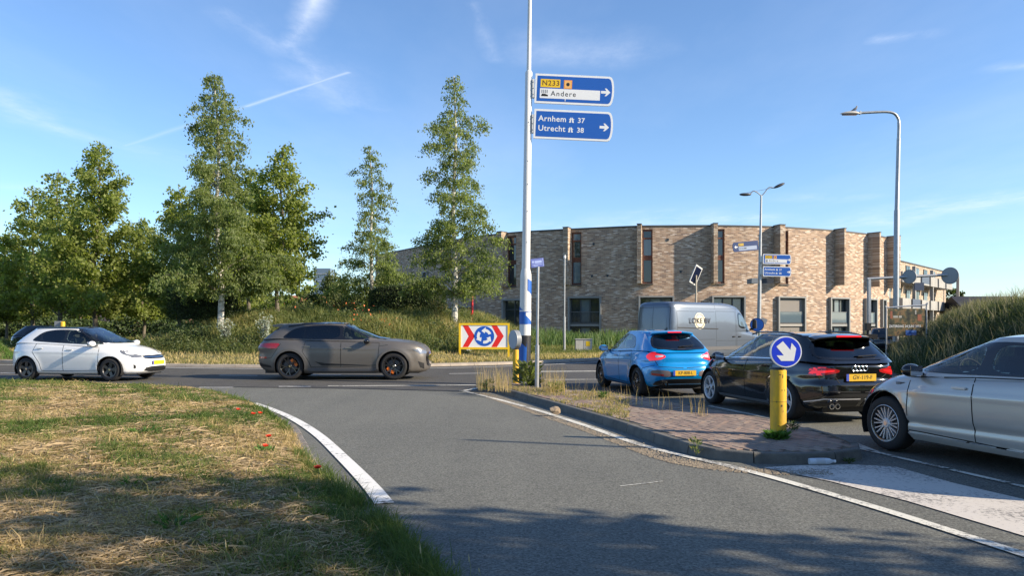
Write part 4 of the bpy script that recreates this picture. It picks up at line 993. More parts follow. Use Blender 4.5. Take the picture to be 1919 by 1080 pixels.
def plate(car, bv, view, a, z, txt, w=.52, h=.11, fs=.092, off=.012):
    sgn = 1 if view == 'F' else -1; xs_ = [cast(bv, view, a + da, z + dz, 0)[0].x for dz in (-.06, -.03, 0, .03, .06) for da in (-.2, 0, .2)]; p = Vector(((max if sgn > 0 else min)(xs_) + sgn * off, a, z))
    M = frame((p.x + sgn * .002, a, z), (0, sgn, 0), (0, 0, 1))
    b = MB(); b.prism([(-w / 2, -h / 2), (w / 2, -h / 2), (w / 2, h / 2), (-w / 2, h / 2)], M, .008); o = b.build('number_plate', M_PLATE, car)
    b = MB(); b.prism([(-w / 2, -h / 2), (-w / 2 + .045, -h / 2), (-w / 2 + .045, h / 2), (-w / 2, h / 2)], M @ Matrix.Translation((0, 0, .001)), .0085); b.build('plate_band', M_EUB, o)
    if txt: text(txt, fs, M @ Matrix.Translation((.022, .0, .0095)), M_INK, o, 'lettering', 'CENTER', .0006, xs=.95, bold=.0)
    return o, M
def spoiler(car, bv, x0, x1, w, drop, m, lamp=0):
    q = MB(); vs = []; n = 17
    for k in range(n):
        y = -w + 2 * w * k / (n - 1); e = abs(y) / w; z = cast(bv, 'T', x0, y, 0)[0].z; xe = x1 + .10 * e ** 3
        for xx, zz in ((x0 + .05, z - .02), (x0, z + .006), ((x0 + xe) / 2, z + .010 - drop * .35), (xe, z - drop), (xe + .01, z - drop - .022), ((x0 + xe) / 2, z - .055 - drop * .3), (x0, z - .07)): vs.append((xx, y, zz))
    q.add(vs, [(k * 7 + j, k * 7 + j + 1, (k + 1) * 7 + j + 1, (k + 1) * 7 + j) for k in range(n - 1) for j in range(6)] + [tuple(range(7)), tuple((n - 1) * 7 + j for j in range(7))]); o_ = q.build('roof_spoiler', m, car, smooth=True)
    if lamp: z = cast(bv, 'T', x0, 0, 0)[0].z; q = MB(); q.box((x1 - .004, 0, z - drop - .012), (.02, lamp, .026)); q.build('high_brake_light', M_REDL, car, bevel=.004)
def place(car, x, y, deg): car.location = (x, y, 0.012); car.rotation_euler = (0, 0, R(deg))
PP = dict
def fsd(xB0, xB1, xf_, xr_, zlo, zhi, ar): pass
P_WHITE = paint('paint_white', (.80, .80, .79), rough=.25); P_BLACK = paint('paint_black', (.006, .006, .007), rough=.12); P_BLUE = paint('paint_blue', (.0, .25, .60), metal=.25, rough=.28)
P_SILV = paint('paint_silver', (.43, .41, .38), metal=.3, rough=.33); P_BROWN = paint('paint_brown_matte', (.140, .128, .115), metal=.4, rough=.42, coat=.25); P_DARK = paint('paint_dark_blue', (.01, .014, .02), rough=.2)
NOSE = [(0, -.12), (.12, -.02), (.35, 0), (.6, -.01), (.78, -.04), (.9, -.10), (1, -.22)]
TAIL = [(0, .12), (.1, .03), (.3, .0), (.5, .02), (.75, .05), (.92, .09), (1, .15)]

# ---- white hatchback crossing at the left
a_doors = [[(.98, .30), (.98, .93), (-.12, .99), (-.12, .27)], [(-.12, .27), (-.12, .99), (-.98, 1.03), (-1.08, .80), (-.86, .50), (-.80, .27)]]
auris = PP(hw=.88, H=1.515, wb=2.60, xr=-2.045, xf=2.20, wr=.318, ra=.365, tw=.215, paint=P_WHITE, roofpaint=P_BLACK, rfz=.075, zs=[(-2.05, .97), (-1.6, 1.06), (-1.0, 1.05), (0, 1.0), (1.0, .965), (1.45, .90), (1.85, .80), (2.2, .66)],
    nose=NOSE, tail=TAIL, gh=(-1.93, 1.42, -1.30, .10), wg1=.62, ws=(.74, .57, 1.05, 1.44), rw=(.60, .52, 1.12, 1.42), rxc=-.45, rk=.05,
    dlo=[(1.08, .985), (-.98, 1.085), (-1.18, 1.12), (-.88, 1.36), (-.5, 1.42), (.05, 1.42), (.40, 1.37), (.9, 1.09)], bands=[(-.08, 1.2), (-.86, -.17), (-1.3, -.92)], glass=[G_MID, G_TNT, G_TNT],
    doors=a_doors, handles=[(.10, .86), (-.84, .90)], hanm=P_WHITE, mir=(.84, 1.03), wstyle='five', wmat=M_ALUD, ant=-1.2, crown=.07, flare=.02, crease=[(-1.9, .82, 1.6, .78, .008)],
    skins=[('headlight', 'S', [(2.02, .70), (1.80, .84), (1.52, .86), (1.62, .76), (1.85, .68)], M_LENS, .008, 1), ('headlight', 'FF', [(.80, .80), (.50, .72), (.44, .66), (.62, .64), (.84, .70)], M_LENS, .008, 1),
           ('taillight', 'S', [(-1.98, .82), (-1.72, .90), (-1.80, 1.0), (-1.97, 1.06)], M_RED, .008, 1), ('taillight', 'BB', [(.82, .84), (.58, .86), (.60, .98), (.80, 1.02)], M_RED, .008, 1),
           ('grille', 'F', [(-.42, .60), (.42, .60), (.46, .70), (-.46, .70)], M_GLB, .006, 1), ('lower_grille', 'F', [(-.50, .26), (.50, .26), (.42, .40), (-.42, .40)], M_BLK, .006, 1), ('lamp_reflector', 'S', [(1.92, .72), (1.78, .79), (1.66, .80), (1.76, .73)], M_WLED, .013, 1), ('fog_light', 'FF', [(.74, .36), (.62, .34), (.64, .46), (.76, .46)], M_BLK, .006, 1)],
    strips=[('grille_bar', 'F', [(-.42, .655), (0, .64), (.42, .655)], .028, M_CHR, .012), ('bonnet_stripe', 'T', [(1.45, .46), (1.98, .38)], .05, M_GLB, .003)], seams=[('S', [(.98, .30), (1.02, .42)]), ('T', [(1.42, .66), (1.9, .60), (2.02, .42), (2.05, 0), (2.02, -.42), (1.9, -.60), (1.42, -.66)]), ('S', [(-1.66, .45), (-1.98, .52)])])
c, bv = make_car('parked_car' if False else 'car', 'white five door hatchback with black roof driving right at the left edge', 'car', auris)
plate(c, bv, 'F', .0, .50, '', .52, .11); place(c, -12.20, 22.15, -9.8)
# ---- matte brown SUV in profile
e_doors = [[(1.02, .42), (1.06, 1.05), (-.02, 1.08), (-.02, .36)], [(-.02, .36), (-.02, 1.08), (-1.02, 1.10), (-1.10, .80), (-.92, .52), (-.86, .36)]]
etron = PP(hw=.955, H=1.63, wb=2.928, xr=-2.50, xf=2.41, wr=.385, ra=.435, tw=.26, paint=P_BROWN, nf=4.6, zs=[(-2.5, 1.12), (-1.9, 1.18), (-1.0, 1.14), (0, 1.12), (1.2, 1.10), (1.7, 1.06), (2.1, 1.00), (2.4, .90)],
    nose=[(0, -.10), (.1, -.02), (.35, 0), (.6, .0), (.8, -.02), (.92, -.06), (1, -.15)], tail=[(0, .14), (.1, .04), (.3, 0), (.55, .03), (.72, -.02), (.88, .06), (1, .16)], gh=(-2.36, 1.24, -1.80, .0), wg1=.68, ws=(.76, .60, 1.17, 1.55), rw=(.66, .56, 1.23, 1.52), rxc=-.5, rk=.032, zbr=.32,
    dlo=[(.86, 1.13), (-1.35, 1.155), (-1.72, 1.18), (-1.42, 1.43), (-1.0, 1.53), (-.4, 1.555), (.10, 1.515), (.56, 1.30)], bands=[(.02, 1.2), (-1.02, -.07), (-1.7, -1.10)], glass=[G_MID, G_TNT, G_TNT],
    doors=e_doors, handles=[(-.22 + .42, .90), (-1.02 + .05 + .0, .94)], hanm=mat('handle_satin', (.30, .28, .26), rough=.3, metal=.8), mir=(.72, 1.09), mirm=M_GLB, wstyle='wye', wmat=M_BLKAL, cal=M_ORG, crown=.06, flare=.03, rimr=.285, crease=[(-2.3, .92, 2.0, .87, .008)],
    skins=[('headlight', 'S', [(2.34, .80), (2.15, .86), (1.98, .875), (2.03, .81), (2.18, .76), (2.33, .74)], M_LENS, .008, 1), ('headlight', 'FF', [(.90, .86), (.55, .82), (.52, .74), (.86, .72)], M_LENS, .008, 1), ('grille', 'F', [(-.5, .36), (.5, .36), (.62, .60), (.5, .78), (-.5, .78), (-.62, .60)], M_GLB, .01, 1),
           ('air_inlet', 'S', [(2.30, .30), (2.20, .34), (2.14, .52), (2.30, .46)], M_BLK, .006, 0), ('taillight', 'S', [(-2.40, .94), (-1.88, .86), (-1.72, 1.03), (-2.05, 1.04), (-2.36, 1.02)], M_RED, .008, 1), ('taillight', 'B', [(-.9, .93), (.9, .93), (.9, 1.02), (-.9, 1.02)], M_RED, .006, 0),
           ('sill_panel', 'S', [(1.0, .31), (.85, .33), (-.85, .33), (-.98, .31), (-.9, .24), (.9, .24)], M_DIFF, .012, 0), ('door_inlay', 'S', [(.75, .42), (-.45, .47), (-.75, .52), (-.55, .40)], M_BLK, .006, 0), ('rear_bumper_lower', 'S', [(-1.98, .34), (-2.42, .38), (-2.42, .48), (-2.02, .40)], M_BLK, .006, 0), ('reflector', 'S', [(-2.15, .60), (-2.4, .60), (-2.4, .65), (-2.15, .65)], M_RED, .006, 0)],
    strips=[('roof_rail', 'S', [(-1.55, 1.50), (-1.1, 1.575), (-.4, 1.60), (.1, 1.58), (.35, 1.53)], .03, M_GLB, .022)], seams=[('S', [(1.06, .95), (1.3, .99)]), ('S', [(-1.72, 1.03), (-2.0, .62), (-2.42, .56)])])
c, bv = make_car('car', 'matte brown sport utility vehicle with black wheels crossing behind the large grey pole', 'car', etron)
for s, sg in (('L', 1), ('R', -1)):      # wheel arch mouldings
    for wx in (-1.464, 1.464):
        arc_ = [(wx + .455 * math.cos(a), .395 + .455 * math.sin(a)) for a in np.linspace(R(-12), R(192), 26)]; ribbon(bv, arc_, s, .055, .012, res=.08).build('arch_moulding', paint('paint_brown_trim', (.125, .115, .105), metal=.3, rough=.5, coat=.1), c, smooth=True)
spoiler(c, bv, -1.72, -2.14, .58, .03, P_BROWN)
place(c, -4.82, 22.62, .5)
# ---- blue hatchback in the queue
i_doors = [[(.93, .28), (.95, .90), (-.18, .95), (-.18, .26)], [(-.18, .26), (-.18, .95), (-.88, .98), (-.98, .75), (-.80, .48), (-.74, .26)]]
ibiza = PP(hw=.846, H=1.445, wb=2.469, xr=-1.99, xf=2.06, wr=.312, ra=.36, tw=.215, paint=P_BLUE, zs=[(-2.0, .95), (-1.6, 1.0), (-1.0, .99), (0, .95), (.9, .92), (1.3, .88), (1.7, .78), (2.05, .64)], nose=NOSE, tail=[(0, .14), (.1, .05), (.25, .0), (.45, .01), (.56, .03), (.66, .075), (.85, .09), (1, .15)],
    gh=(-1.88, 1.18, -1.22, .05), wg1=.585, ws=(.70, .54, .98, 1.38), rw=(.635, .505, 1.025, 1.33), rxc=-.4, rk=.055, dlo=[(.86, .95), (-.82, 1.02), (-1.02, 1.05), (-.80, 1.28), (-.45, 1.345), (.0, 1.345), (.35, 1.28), (.72, 1.06)], bands=[(-.14, 1.2), (-1.1, -.23)], glass=[G_MID, G_MID],
    doors=i_doors, handles=[(.02, .84), (-.86 + .1, .87)], hanm=P_BLUE, mir=(.70, .99), wstyle='multi', wmat=M_BLKAL, ant=-.95, crown=.06, flare=.03, rglass=G_TNT, crease=[(-1.7, .80, 1.6, .70, .010)],
    skins=[('taillight', 'S', [(-1.96, .78), (-1.66, .80), (-1.58, .88), (-1.70, .97), (-1.93, .96)], M_REDL, .009, 1), ('taillight', 'BB', [(.80, .77), (.52, .80), (.40, .86), (.42, .90), (.62, .95), (.80, .95)], M_REDL, .009, 1), ('reversing_light', 'BB', [(.60, .84), (.44, .87), (.46, .895), (.60, .90)], M_WLED, .012, 1),
           ('bumper_inlay', 'BB', [(.74, .47), (.30, .44), (.32, .57), (.66, .60)], mat('inlay_grey', (.13, .10, .10), rough=.35), .005, 1), ('reflector', 'BB', [(.68, .48), (.48, .465), (.48, .50), (.68, .52)], M_RED, .009, 0), ('diffuser', 'B', [(-.66, .20), (.66, .20), (.60, .37), (.3, .40), (-.3, .40), (-.60, .37)], M_BLK, .008, 1)],
    seams=[('B', [(-.70, 1.0), (-.62, .80), (-.56, .66), (0, .63), (.56, .66), (.62, .80), (.70, 1.0)]), ('S', [(-1.90, .70), (-1.55, .62), (-1.5, .50)])])
c, bv = make_car('car', 'bright blue hatchback with black wheels waiting first in the queue behind the island', 'car', ibiza)
plate(c, bv, 'B', .03, .525, 'KP-808-L')
p, n_ = cast(bv, 'B', 0, .875, .006); M = frame(tuple(p), (0, -1, 0), (0, 0, 1)); q = MB(); q.lathe([(.001, .008), (.052, .006), (.058, -.004)], 20, M); bd = q.build('badge', M_CHR, c); text('S', .085, M @ Matrix.Translation((0, 0, .009)), P_DARK, bd, 'emblem', 'CENTER', .001, bold=.004)
q = MB(); 
for yy in (.50, .42): q.lathe([(.030, -.03), (.036, .03), (.036, .034), (.029, .034), (.027, -.03)], 16, frame((-1.93, yy, .285), (0, -1, 0), (0, 0, 1)))
q.build('exhaust', M_CHR, c, smooth=True)
spoiler(c, bv, -1.15, -1.42, .49, .025, P_BLUE, .32)
q = MB(); q.tube([cast(bv, 'B', .05, 1.06, .02)[0], cast(bv, 'B', -.30, 1.09, .022)[0]], .009, 6); q.build('rear_wiper', M_BLK, c)
place(c, 3.27, 18.25, 90 + 12)
# ---- black estate-like hatchback
s_doors = [[(.98, .27), (1.02, .88), (-.10, .93), (-.10, .25)], [(-.10, .25), (-.10, .93), (-.92, .96), (-1.02, .74), (-.84, .48), (-.78, .25)]]
a3 = PP(hw=.893, H=1.425, wb=2.636, xr=-2.125, xf=2.185, wr=.322, ra=.368, tw=.225, paint=P_BLACK, zs=[(-2.15, .95), (-1.7, .985), (-1.0, .97), (0, .94), (1.0, .92), (1.5, .88), (1.9, .78), (2.2, .66)], nose=NOSE, tail=[(0, .14), (.1, .04), (.25, .0), (.42, .01), (.5, .02), (.6, .07), (.8, .08), (.92, .09), (1, .15)],
    gh=(-2.06, 1.25, -1.52, .05), wg1=.60, ws=(.73, .56, .98, 1.36), rw=(.68, .545, 1.00, 1.31), rxc=-.45, rk=.035, dlo=[(.98, .935), (-1.05, .995), (-1.50, 1.03), (-1.22, 1.24), (-.85, 1.31), (-.2, 1.335), (.2, 1.30), (.75, 1.06)], bands=[(-.06, 1.2), (-.96, -.15), (-1.6, -1.02)], glass=[G_CLR, G_MID, G_TNT],
    doors=s_doors, handles=[(.10, .82), (-.78, .85)], hanm=P_BLACK, mir=(.78, .96), mirm=P_BLACK, wstyle='double', wmat=M_ALU, crown=.05, flare=.024, ant=-1.25, rglass=G_TNT, crease=[(-2.0, .76, 1.7, .72, .008)],
    skins=[('taillight', 'S', [(-2.10, .75), (-1.88, .76), (-1.80, .84), (-1.90, .885), (-2.08, .88)], M_REDL, .009, 1), ('taillight', 'BB', [(.86, .745), (.62, .755), (.36, .80), (.34, .845), (.60, .88), (.86, .875)], M_RED, .009, 1), ('lamp_bar', 'BB', [(.83, .77), (.60, .79), (.42, .82), (.44, .84), (.62, .83), (.83, .82)], M_REDL, .013, 1),
           ('diffuser', 'B', [(-.72, .22), (.72, .22), (.62, .36), (-.62, .36)], M_BLK, .008, 1), ('door_sill', 'S', [(.90, .225), (-.86, .225), (-.86, .262), (.90, .262)], M_DIFF, .012, 0)],
    strips=[('chrome_strip', 'S', [(1.0, .918), (0, .965), (-1.1, .985), (-1.45, 1.01)], .016, M_CHR, .008), ('bumper_strip', 'B', [(-.78, .34), (-.60, .40), (.60, .40), (.78, .34)], .018, M_ALU, .013)],
    seams=[('B', [(-.74, 1.0), (-.70, .90), (-.40, .72), (-.36, .60), (.36, .60), (.40, .72), (.70, .90), (.74, 1.0)]), ('B', [(-.85, .52), (0, .50), (.85, .52)])])
c, bv = make_car('car', 'glossy black hatchback with silver wheels waiting between the blue and the silver car', 'car', a3)
plate(c, bv, 'B', 0, .745 - .02, 'GV-119-F')
rb = empty('badge', c); 
for k in range(4):
    p, _ = cast(bv, 'B', .0975 - k * .065, .865, .010); q = MB(); q.lathe([(.040 + .005 * math.cos(a), .005 * math.sin(a)) for a in np.linspace(0, 2 * math.pi, 9)[:-1]], 24, frame((p.x, .0975 - k * .065, .865), (0, -1, 0), (0, 0, 1)), closed=True); q.build('ring', M_CHR, rb, smooth=True)
q = MB()
for yy in (.52, .42): q.lathe([(.036, -.04), (.042, .03), (.042, .034), (.034, .034), (.032, -.04)], 18, frame((-2.07, yy, .285), (0, -1, 0), (0, 0, 1)))
q.build('exhaust', M_CHR, c, smooth=True)
spoiler(c, bv, -1.45, -1.78, .53, .03, P_BLACK, .44)
for s in (1, -1): q = MB(); q.tube([(.15, s * .585, 1.375), (-.1, s * .60, 1.418), (-.9, s * .60, 1.418), (-1.35, s * .565, 1.37)], .014, 8); q.build('roof_rail', M_GLB, c, smooth=True)
q = MB(); q.tube([cast(bv, 'B', -.02, 1.03, .025)[0], cast(bv, 'B', -.36, 1.045, .028)[0]], .011, 6); q.box(tuple(cast(bv, 'B', 0, 1.03, .02)[0]), (.04, .09, .05)); q.build('rear_wiper', M_BLK, c)
place(c, 4.98, 13.95, 90 + 12)
# ---- silver car nearest on the right
t_doors = [[(.93, .30), (.96, .92), (.06, .97), (.02, .28)], [(.02, .28), (.06, .97), (-1.02, 1.0), (-1.08, .78), (-.88, .5), (-.80, .25)]]
cor = PP(hw=.895, H=1.445, wb=2.64, xr=-2.12, xf=2.24, wr=.330, ra=.385, tw=.225, paint=P_SILV, zs=[(-2.1, .98), (-1.6, 1.03), (-1.0, 1.01), (0, .965), (.9, .945), (1.35, .90), (1.8, .80), (2.25, .66)], nose=[(0, -.10), (.12, -.02), (.35, 0), (.6, -.03), (.78, -.10), (.9, -.20), (1, -.40)], tail=TAIL,
    gh=(-2.0, 1.34, -1.35, .12), wg1=.60, ws=(.74, .56, 1.02, 1.38), rw=(.60, .50, 1.08, 1.34), rxc=-.4, rk=.05, nf=2.9, dlo=[(1.05, .975), (-1.05, 1.02), (-1.35, 1.06), (-1.05, 1.26), (-.6, 1.345), (-.05, 1.36), (.30, 1.31), (.72, 1.14)], bands=[(.05, .84), (.87, 1.2), (-.98, -.08), (-1.5, -1.04)], glass=[G_CLR, G_CLR, G_MID, G_TNT],
    doors=t_doors, handles=[(.22, .845), (-.80, .87)], hanm=M_ALU, mir=(.80, 1.01), mirm=M_GLB, wstyle='multi', wmat=M_ALU, crown=.06, flare=.026, rimr=.225, crease=[(-.9, .43, .9, .40, -.02), (-1.9, .80, 1.6, .74, .010)],
    skins=[('headlight', 'S', [(2.12, .64), (1.96, .72), (1.62, .80), (1.70, .72), (1.95, .63)], M_LENS, .008, 1), ('headlight', 'FF', [(.80, .74), (.45, .68), (.42, .64), (.80, .64)], M_LENS, .008, 1), ('grille', 'F', [(-.6, .24), (.6, .24), (.5, .52), (-.5, .52)], M_BLK, .008, 1), ('bumper_slot', 'S', [(2.16, .30), (2.06, .34), (2.08, .52), (2.16, .56)], M_BLK, .005, 1),
           ('taillight', 'S', [(-2.05, .86), (-1.70, .92), (-1.80, 1.0), (-2.02, 1.0)], M_RED, .008, 1), ('side_skirt', 'S', [(.88, .215), (-.86, .215), (-.90, .265), (.92, .28)], P_SILV, .03, 0)],
    seams=[('S', [(.96, .92), (1.15, .93)]), ('S', [(1.62, .80), (1.72, .60), (1.72, .52)]), ('T', [(1.3, .70), (1.75, .62), (1.98, .40), (2.02, 0)])])
c, bv = make_car('car', 'silver grey hatchback with bright multi spoke wheels entering from the right edge', 'car', cor)
for s, sg in (('L', 1), ('R', -1)):
    p, _ = cast(bv, s, 1.10, .835, .003); text('HYBRID', .042, frame(tuple(p), (-sg, 0, 0), (0, 0, 1), (0, sg, 0)), M_DIFF, c, 'lettering', 'CENTER', .002, bold=.001)
place(c, 5.78, 8.42, 90 + 16.5)
# ---- dark car half hidden behind the white one
dk = dict(auris); dk.update(paint=P_DARK, roofpaint=None, wmat=M_ALU, wstyle='double', glass=[G_TNT, G_TNT, G_TNT], hanm=P_DARK, skins=[('taillight', 'S', [(-1.98, .82), (-1.82, .90), (-1.86, 1.0), (-1.97, 1.04)], M_RED, .008, 1)], strips=[], H=1.56)
c, bv = make_car('car', 'dark blue black hatchback mostly hidden behind the white car', 'car', dk)
place(c, -23.5, 39.6, 2)

# ---- grey panel van
def make_van():
    van = thing('van', 'tall grey panel van with round logo and black mirror turning behind the blue car', 'van'); PV = paint('paint_van_grey', (.11, .135, .172), metal=.3, rough=.36); PD = paint('paint_van_rear', (.235, .245, .26), metal=.35, rough=.33)
    hw, xr, xf, wb, wr = 1.03, -3.1, 3.1, 4.33, .345; rows = []; N = 170
    nz_ = smooth_interp([(.3, -.06), (.45, 0), (.9, -.03), (1.12, -.15), (1.25, -.55), (1.32, -.78), (1.6, -1.0), (2.0, -1.32), (2.25, -1.6), (2.38, -1.95), (2.46, -2.4)], 6)
    wz = smooth_interp([(.3, .93), (.5, .98), (.9, 1.0), (1.3, 1.0), (1.7, .985), (2.1, .95), (2.3, .915), (2.4, .87), (2.44, .82), (2.46, .76)], 6); tz = smooth_interp([(.3, .08), (.6, 0), (1.3, 0), (2.2, .07), (2.38, .13), (2.46, .24)], 6)
    S_ = Shell()
    for z in list(np.linspace(.3, 2.3, 44)) + [2.33, 2.36, 2.39, 2.41, 2.43, 2.445, 2.455, 2.46]:
        x, y = outline(xr + np.interp(z, *tz), xf + np.interp(z, *nz_), hw * np.interp(z, *wz), 9, 4.2 if z < 1.3 else 5, N); rows.append(np.column_stack([x, y, np.full(N, z)]))
    S_.grid(np.array(rows), 'l'); tp = rows[-1]; S_.grid(np.array([np.column_stack([tp[:, 0], tp[:, 1] * (1 - q), tp[:, 2] + .035 * (1 - (1 - q) ** 2)]) for q in np.linspace(0, 1, 6)]), 'r'); S_.done(); bv = S_.bvh(); V, Fa = S_.V.copy(), S_.F; C = V[Fa].mean(1)
    kill = np.zeros(len(Fa), bool); ra = .41
    for wx in (wb / 2 - .12, -wb / 2 - .02):
        kill |= (np.hypot(C[:, 0] - wx, C[:, 2] - wr) < ra) & (np.abs(C[:, 1]) > hw - .3); d = np.hypot(V[:, 0] - wx, V[:, 2] - wr); near = (np.abs(d - ra) < .03) & (np.abs(V[:, 1]) > hw - .3); k = (ra / np.maximum(d, 1e-6))[near]; V[near, 0] = wx + (V[near, 0] - wx) * k; V[near, 2] = wr + (V[near, 2] - wr) * k
    o = npmesh('body', V, Fa[~kill], PV, van, smooth=True); bm = bmesh.new(); bm.from_mesh(o.data); bmesh.ops.remove_doubles(bm, verts=bm.verts, dist=.002); bmesh.ops.dissolve_degenerate(bm, edges=bm.edges, dist=.001); bmesh.ops.recalc_face_normals(bm, faces=bm.faces); bm.to_mesh(o.data); bm.free(); o.data.set_sharp_from_angle(angle=R(50))
    win = [(1.98, 1.42), (1.05, 1.42), (1.05, 2.05), (1.30, 2.08), (1.62, 1.92)]
    for s in 'LR': decal(bv, win, s, .004, smooth=2).build('side_window', M_GLB, van, smooth=True); decal(bv, shrink(win, .07), s, .008, smooth=2).build('window_pane', M_PANEB, van, smooth=True)
    decal(bv, [(-.82, 1.40), (.82, 1.40), (.72, 2.08), (-.72, 2.08)], 'F', .005, smooth=1).build('windscreen', M_GLB, van, smooth=True)
    for s in 'LR':
        ribbon(bv, [(.95, .42), (.95, 2.22), (1.35, 2.22), (1.75, 2.0), (2.12, 1.45), (2.16, .62)], s, .012).build('panel_gap', M_DRK, van, fix=False)          # cab door
        ribbon(bv, [(-.42, .42), (-.42, 2.12), (.88, 2.12), (.88, .42)], s, .012).build('panel_gap', M_DRK, van, fix=False)                                      # sliding door
        ribbon(bv, [(-2.75, 1.05), (-2.75, 2.1), (-.48, 2.1)], s, .010).build('panel_gap', M_DRK, van, fix=False); ribbon(bv, [(-.42, 2.2), (-.42, 2.42)], s, .010).build('panel_gap', M_DRK, van, fix=False); ribbon(bv, [(-2.9, 2.22), (1.1, 2.22)], s, .008).build('panel_gap', M_DRK, van, fix=False); ribbon(bv, [(-2.9, .98), (-.5, .98)], s, .008).build('panel_gap', M_DRK, van, fix=False); ribbon(bv, [(-.4, .92), (2.1, .92)], s, .008).build('panel_gap', M_DRK, van, fix=False)
    ribbon(bv, [(0, .5), (0, 2.3)], 'B', .014).build('panel_gap', M_DRK, van, fix=False); ribbon(bv, [(-.85, .5), (-.82, 2.25), (.82, 2.25), (.85, .5)], 'B', .012).build('panel_gap', M_DRK, van, fix=False)
    for s in 'LR':
        ribbon(bv, [(-2.75, 1.46), (-.30, 1.40)], s, .04, .008).build('door_rail', M_BLK, van); ribbon(bv, [(-2.95, .62), (2.0, .62)], s, .14, .012).build('side_trim', M_DIFF, van)
    decal(bv, [(-.72, 1.35), (-.08, 1.35), (-.08, 2.0), (-.68, 2.0)], 'B', .006, smooth=1).build('rear_panel', PV, van, smooth=True); decal(bv, [(.72, 1.35), (.08, 1.35), (.08, 2.0), (.68, 2.0)], 'B', .006, smooth=1).build('rear_panel', PV, van, smooth=True)
    for sg in (1, -1): decal(bv, [(sg * .98, .95), (sg * .90, .95), (sg * .89, 1.35), (sg * .96, 1.35)], 'B', .01).build('taillight', M_RED, van)
    for s, sg in (('L', 1), ('R', -1)):
        for hx in (.72, 1.12): p, _ = cast(bv, s, hx, 1.08, .02); q = MB(); q.box(tuple(p), (.17, .04, .05)); q.build('door_handle', M_BLK, van, bevel=.01)
        q = MB(); q.box((1.92, sg * (hw + .17), 1.60), (.14, .20, .38), taper=.85); q.box((1.88, sg * (hw + .05), 1.38), (.10, .22, .08)); q.build('mirror', M_BLK, van, bevel=.03)
        for wx in (wb / 2 - .12, -wb / 2 - .02):
            wheel(van, wx, sg * (hw - .14), wr, .225, 'five', M_ALUD)
            q = MB(); q.lathe([(ra + .01, -.16), (ra + .01, .15)], 24, Matrix.Translation((wx, sg * (hw - .18), wr)) @ Euler((R(90), 0, 0)).to_matrix().to_4x4()); q.build('wheel_well', M_DRK, van, fix=False)
    q = MB(); q.box((0, 0, .42), (5.4, 1.4, .3)); q.build('underbody', M_BLK, van)
    # logo: pale ring disc with letters across it, flat print on the load panel
    for s, sg in (('R', -1), ('L', 1)):
        cx_, cz = -1.45, 1.72
        decal(bv, [(cx_ + .33 * math.cos(a), cz + .33 * math.sin(a)) for a in np.linspace(0, 2 * math.pi, 33)[:-1]], s, .007, holes=[[(cx_ + .285 * math.cos(a), cz + .285 * math.sin(a)) for a in np.linspace(0, 2 * math.pi, 33)[:-1]]]).build('logo_ring', mat('logo_cream', (.70, .62, .44), rough=.5), van)
        decal(bv, [(cx_ + .245 * math.cos(a), cz + .245 * math.sin(a)) for a in np.linspace(0, 2 * math.pi, 33)[:-1]], s, .007).build('logo_disc', MATS['logo_cream'], van)
        p, _ = cast(bv, s, cx_, cz, .014); text('LOKE BV', .31, frame((p.x, p.y + sg * .012, p.z), (-sg, 0, 0), (0, 0, 1), (0, sg, 0)), mat('logo_dark', (.03, .025, .03), rough=.5), van, 'lettering', 'CENTER', .002, bold=.001, xs=1.0, sp=1.1)
    return van
van = make_van(); h_ = Vector((.79, .61)).normalized(); lr = Vector((-h_.y, h_.x))
c0 = Vector((6.16, 29.5)) + h_ * 3.1 + lr * 1.03; van.location = (c0.x, c0.y, .012); van.rotation_euler = (0, 0, math.atan2(h_.y, h_.x))
# ================================================================== poles, signs, lamps
M_WP = mat('painted_steel_white', (.68, .68, .66), rough=.42, col2=(.50, .49, .46), var=.5, vscale=3, stretch=(1, 1, .3))
M_GALV = mat('galvanised_steel', (.40, .41, .42), rough=.45, metal=.55, col2=(.30, .31, .32), var=.8, vscale=8)
M_SBLUE = mat('sign_blue', (.012, .10, .42), rough=.38); M_SWHITE = mat('sign_white', (.78, .78, .77), rough=.4); M_SRED = mat('sign_red', (.72, .02, .015), rough=.38); M_SYEL = mat('sign_yellow', (.82, .52, .01), rough=.4)
M_PBLUE = mat('wrap_blue', (.01, .10, .42), rough=.45); M_PBLACK = mat('wrap_black', (.018, .018, .02), rough=.5); M_ORNG = mat('sign_orange', (.80, .30, .03), rough=.4)
M_SGREY = mat('sign_back', (.24, .25, .26), rough=.5, metal=.3); M_YPOST = mat('bollard_yellow', (.76, .45, .012), rough=.55, col2=(.30, .19, .05), var=.75, vscale=9, stretch=(1, 1, .25), detail=10, bump=.15, bscale=30)
def signboard(par, M, L, h, mats, build, tip=.13):
    """arm board in local xy (x away from the post), pointed round end; build(M, board) adds the print"""
    def outl(g):
        x1 = L - tip - g * .4; p = [(g, -h / 2 + g), (x1, -h / 2 + g)]
        for k in range(1, 8): a = -math.pi / 2 + math.pi * k / 8; p.append((x1 + (tip - g * .6) * math.cos(a) ** .8 if math.cos(a) > 0 else x1, (h / 2 - g) * math.sin(a)))
        return p + [(x1, h / 2 - g), (g, h / 2 - g)]
    b = MB(); b.prism(outl(0), M, .045); bd = b.build('sign_board', mats[0], par)
    b = MB(); b.prism(outl(.052), M @ Matrix.Translation((0, 0, .0452)), .002); b.build('sign_face', mats[1], bd)
    build(M @ Matrix.Translation((0, 0, .0475)), bd)
    return bd
def flat(par, M, poly, m, name, d=.0015): b = MB(); b.prism(poly, M, d); return b.build(name, m, par, fix=False)
def rect(x0, y0, x1, y1): return [(x0, y0), (x1, y0), (x1, y1), (x0, y1)]
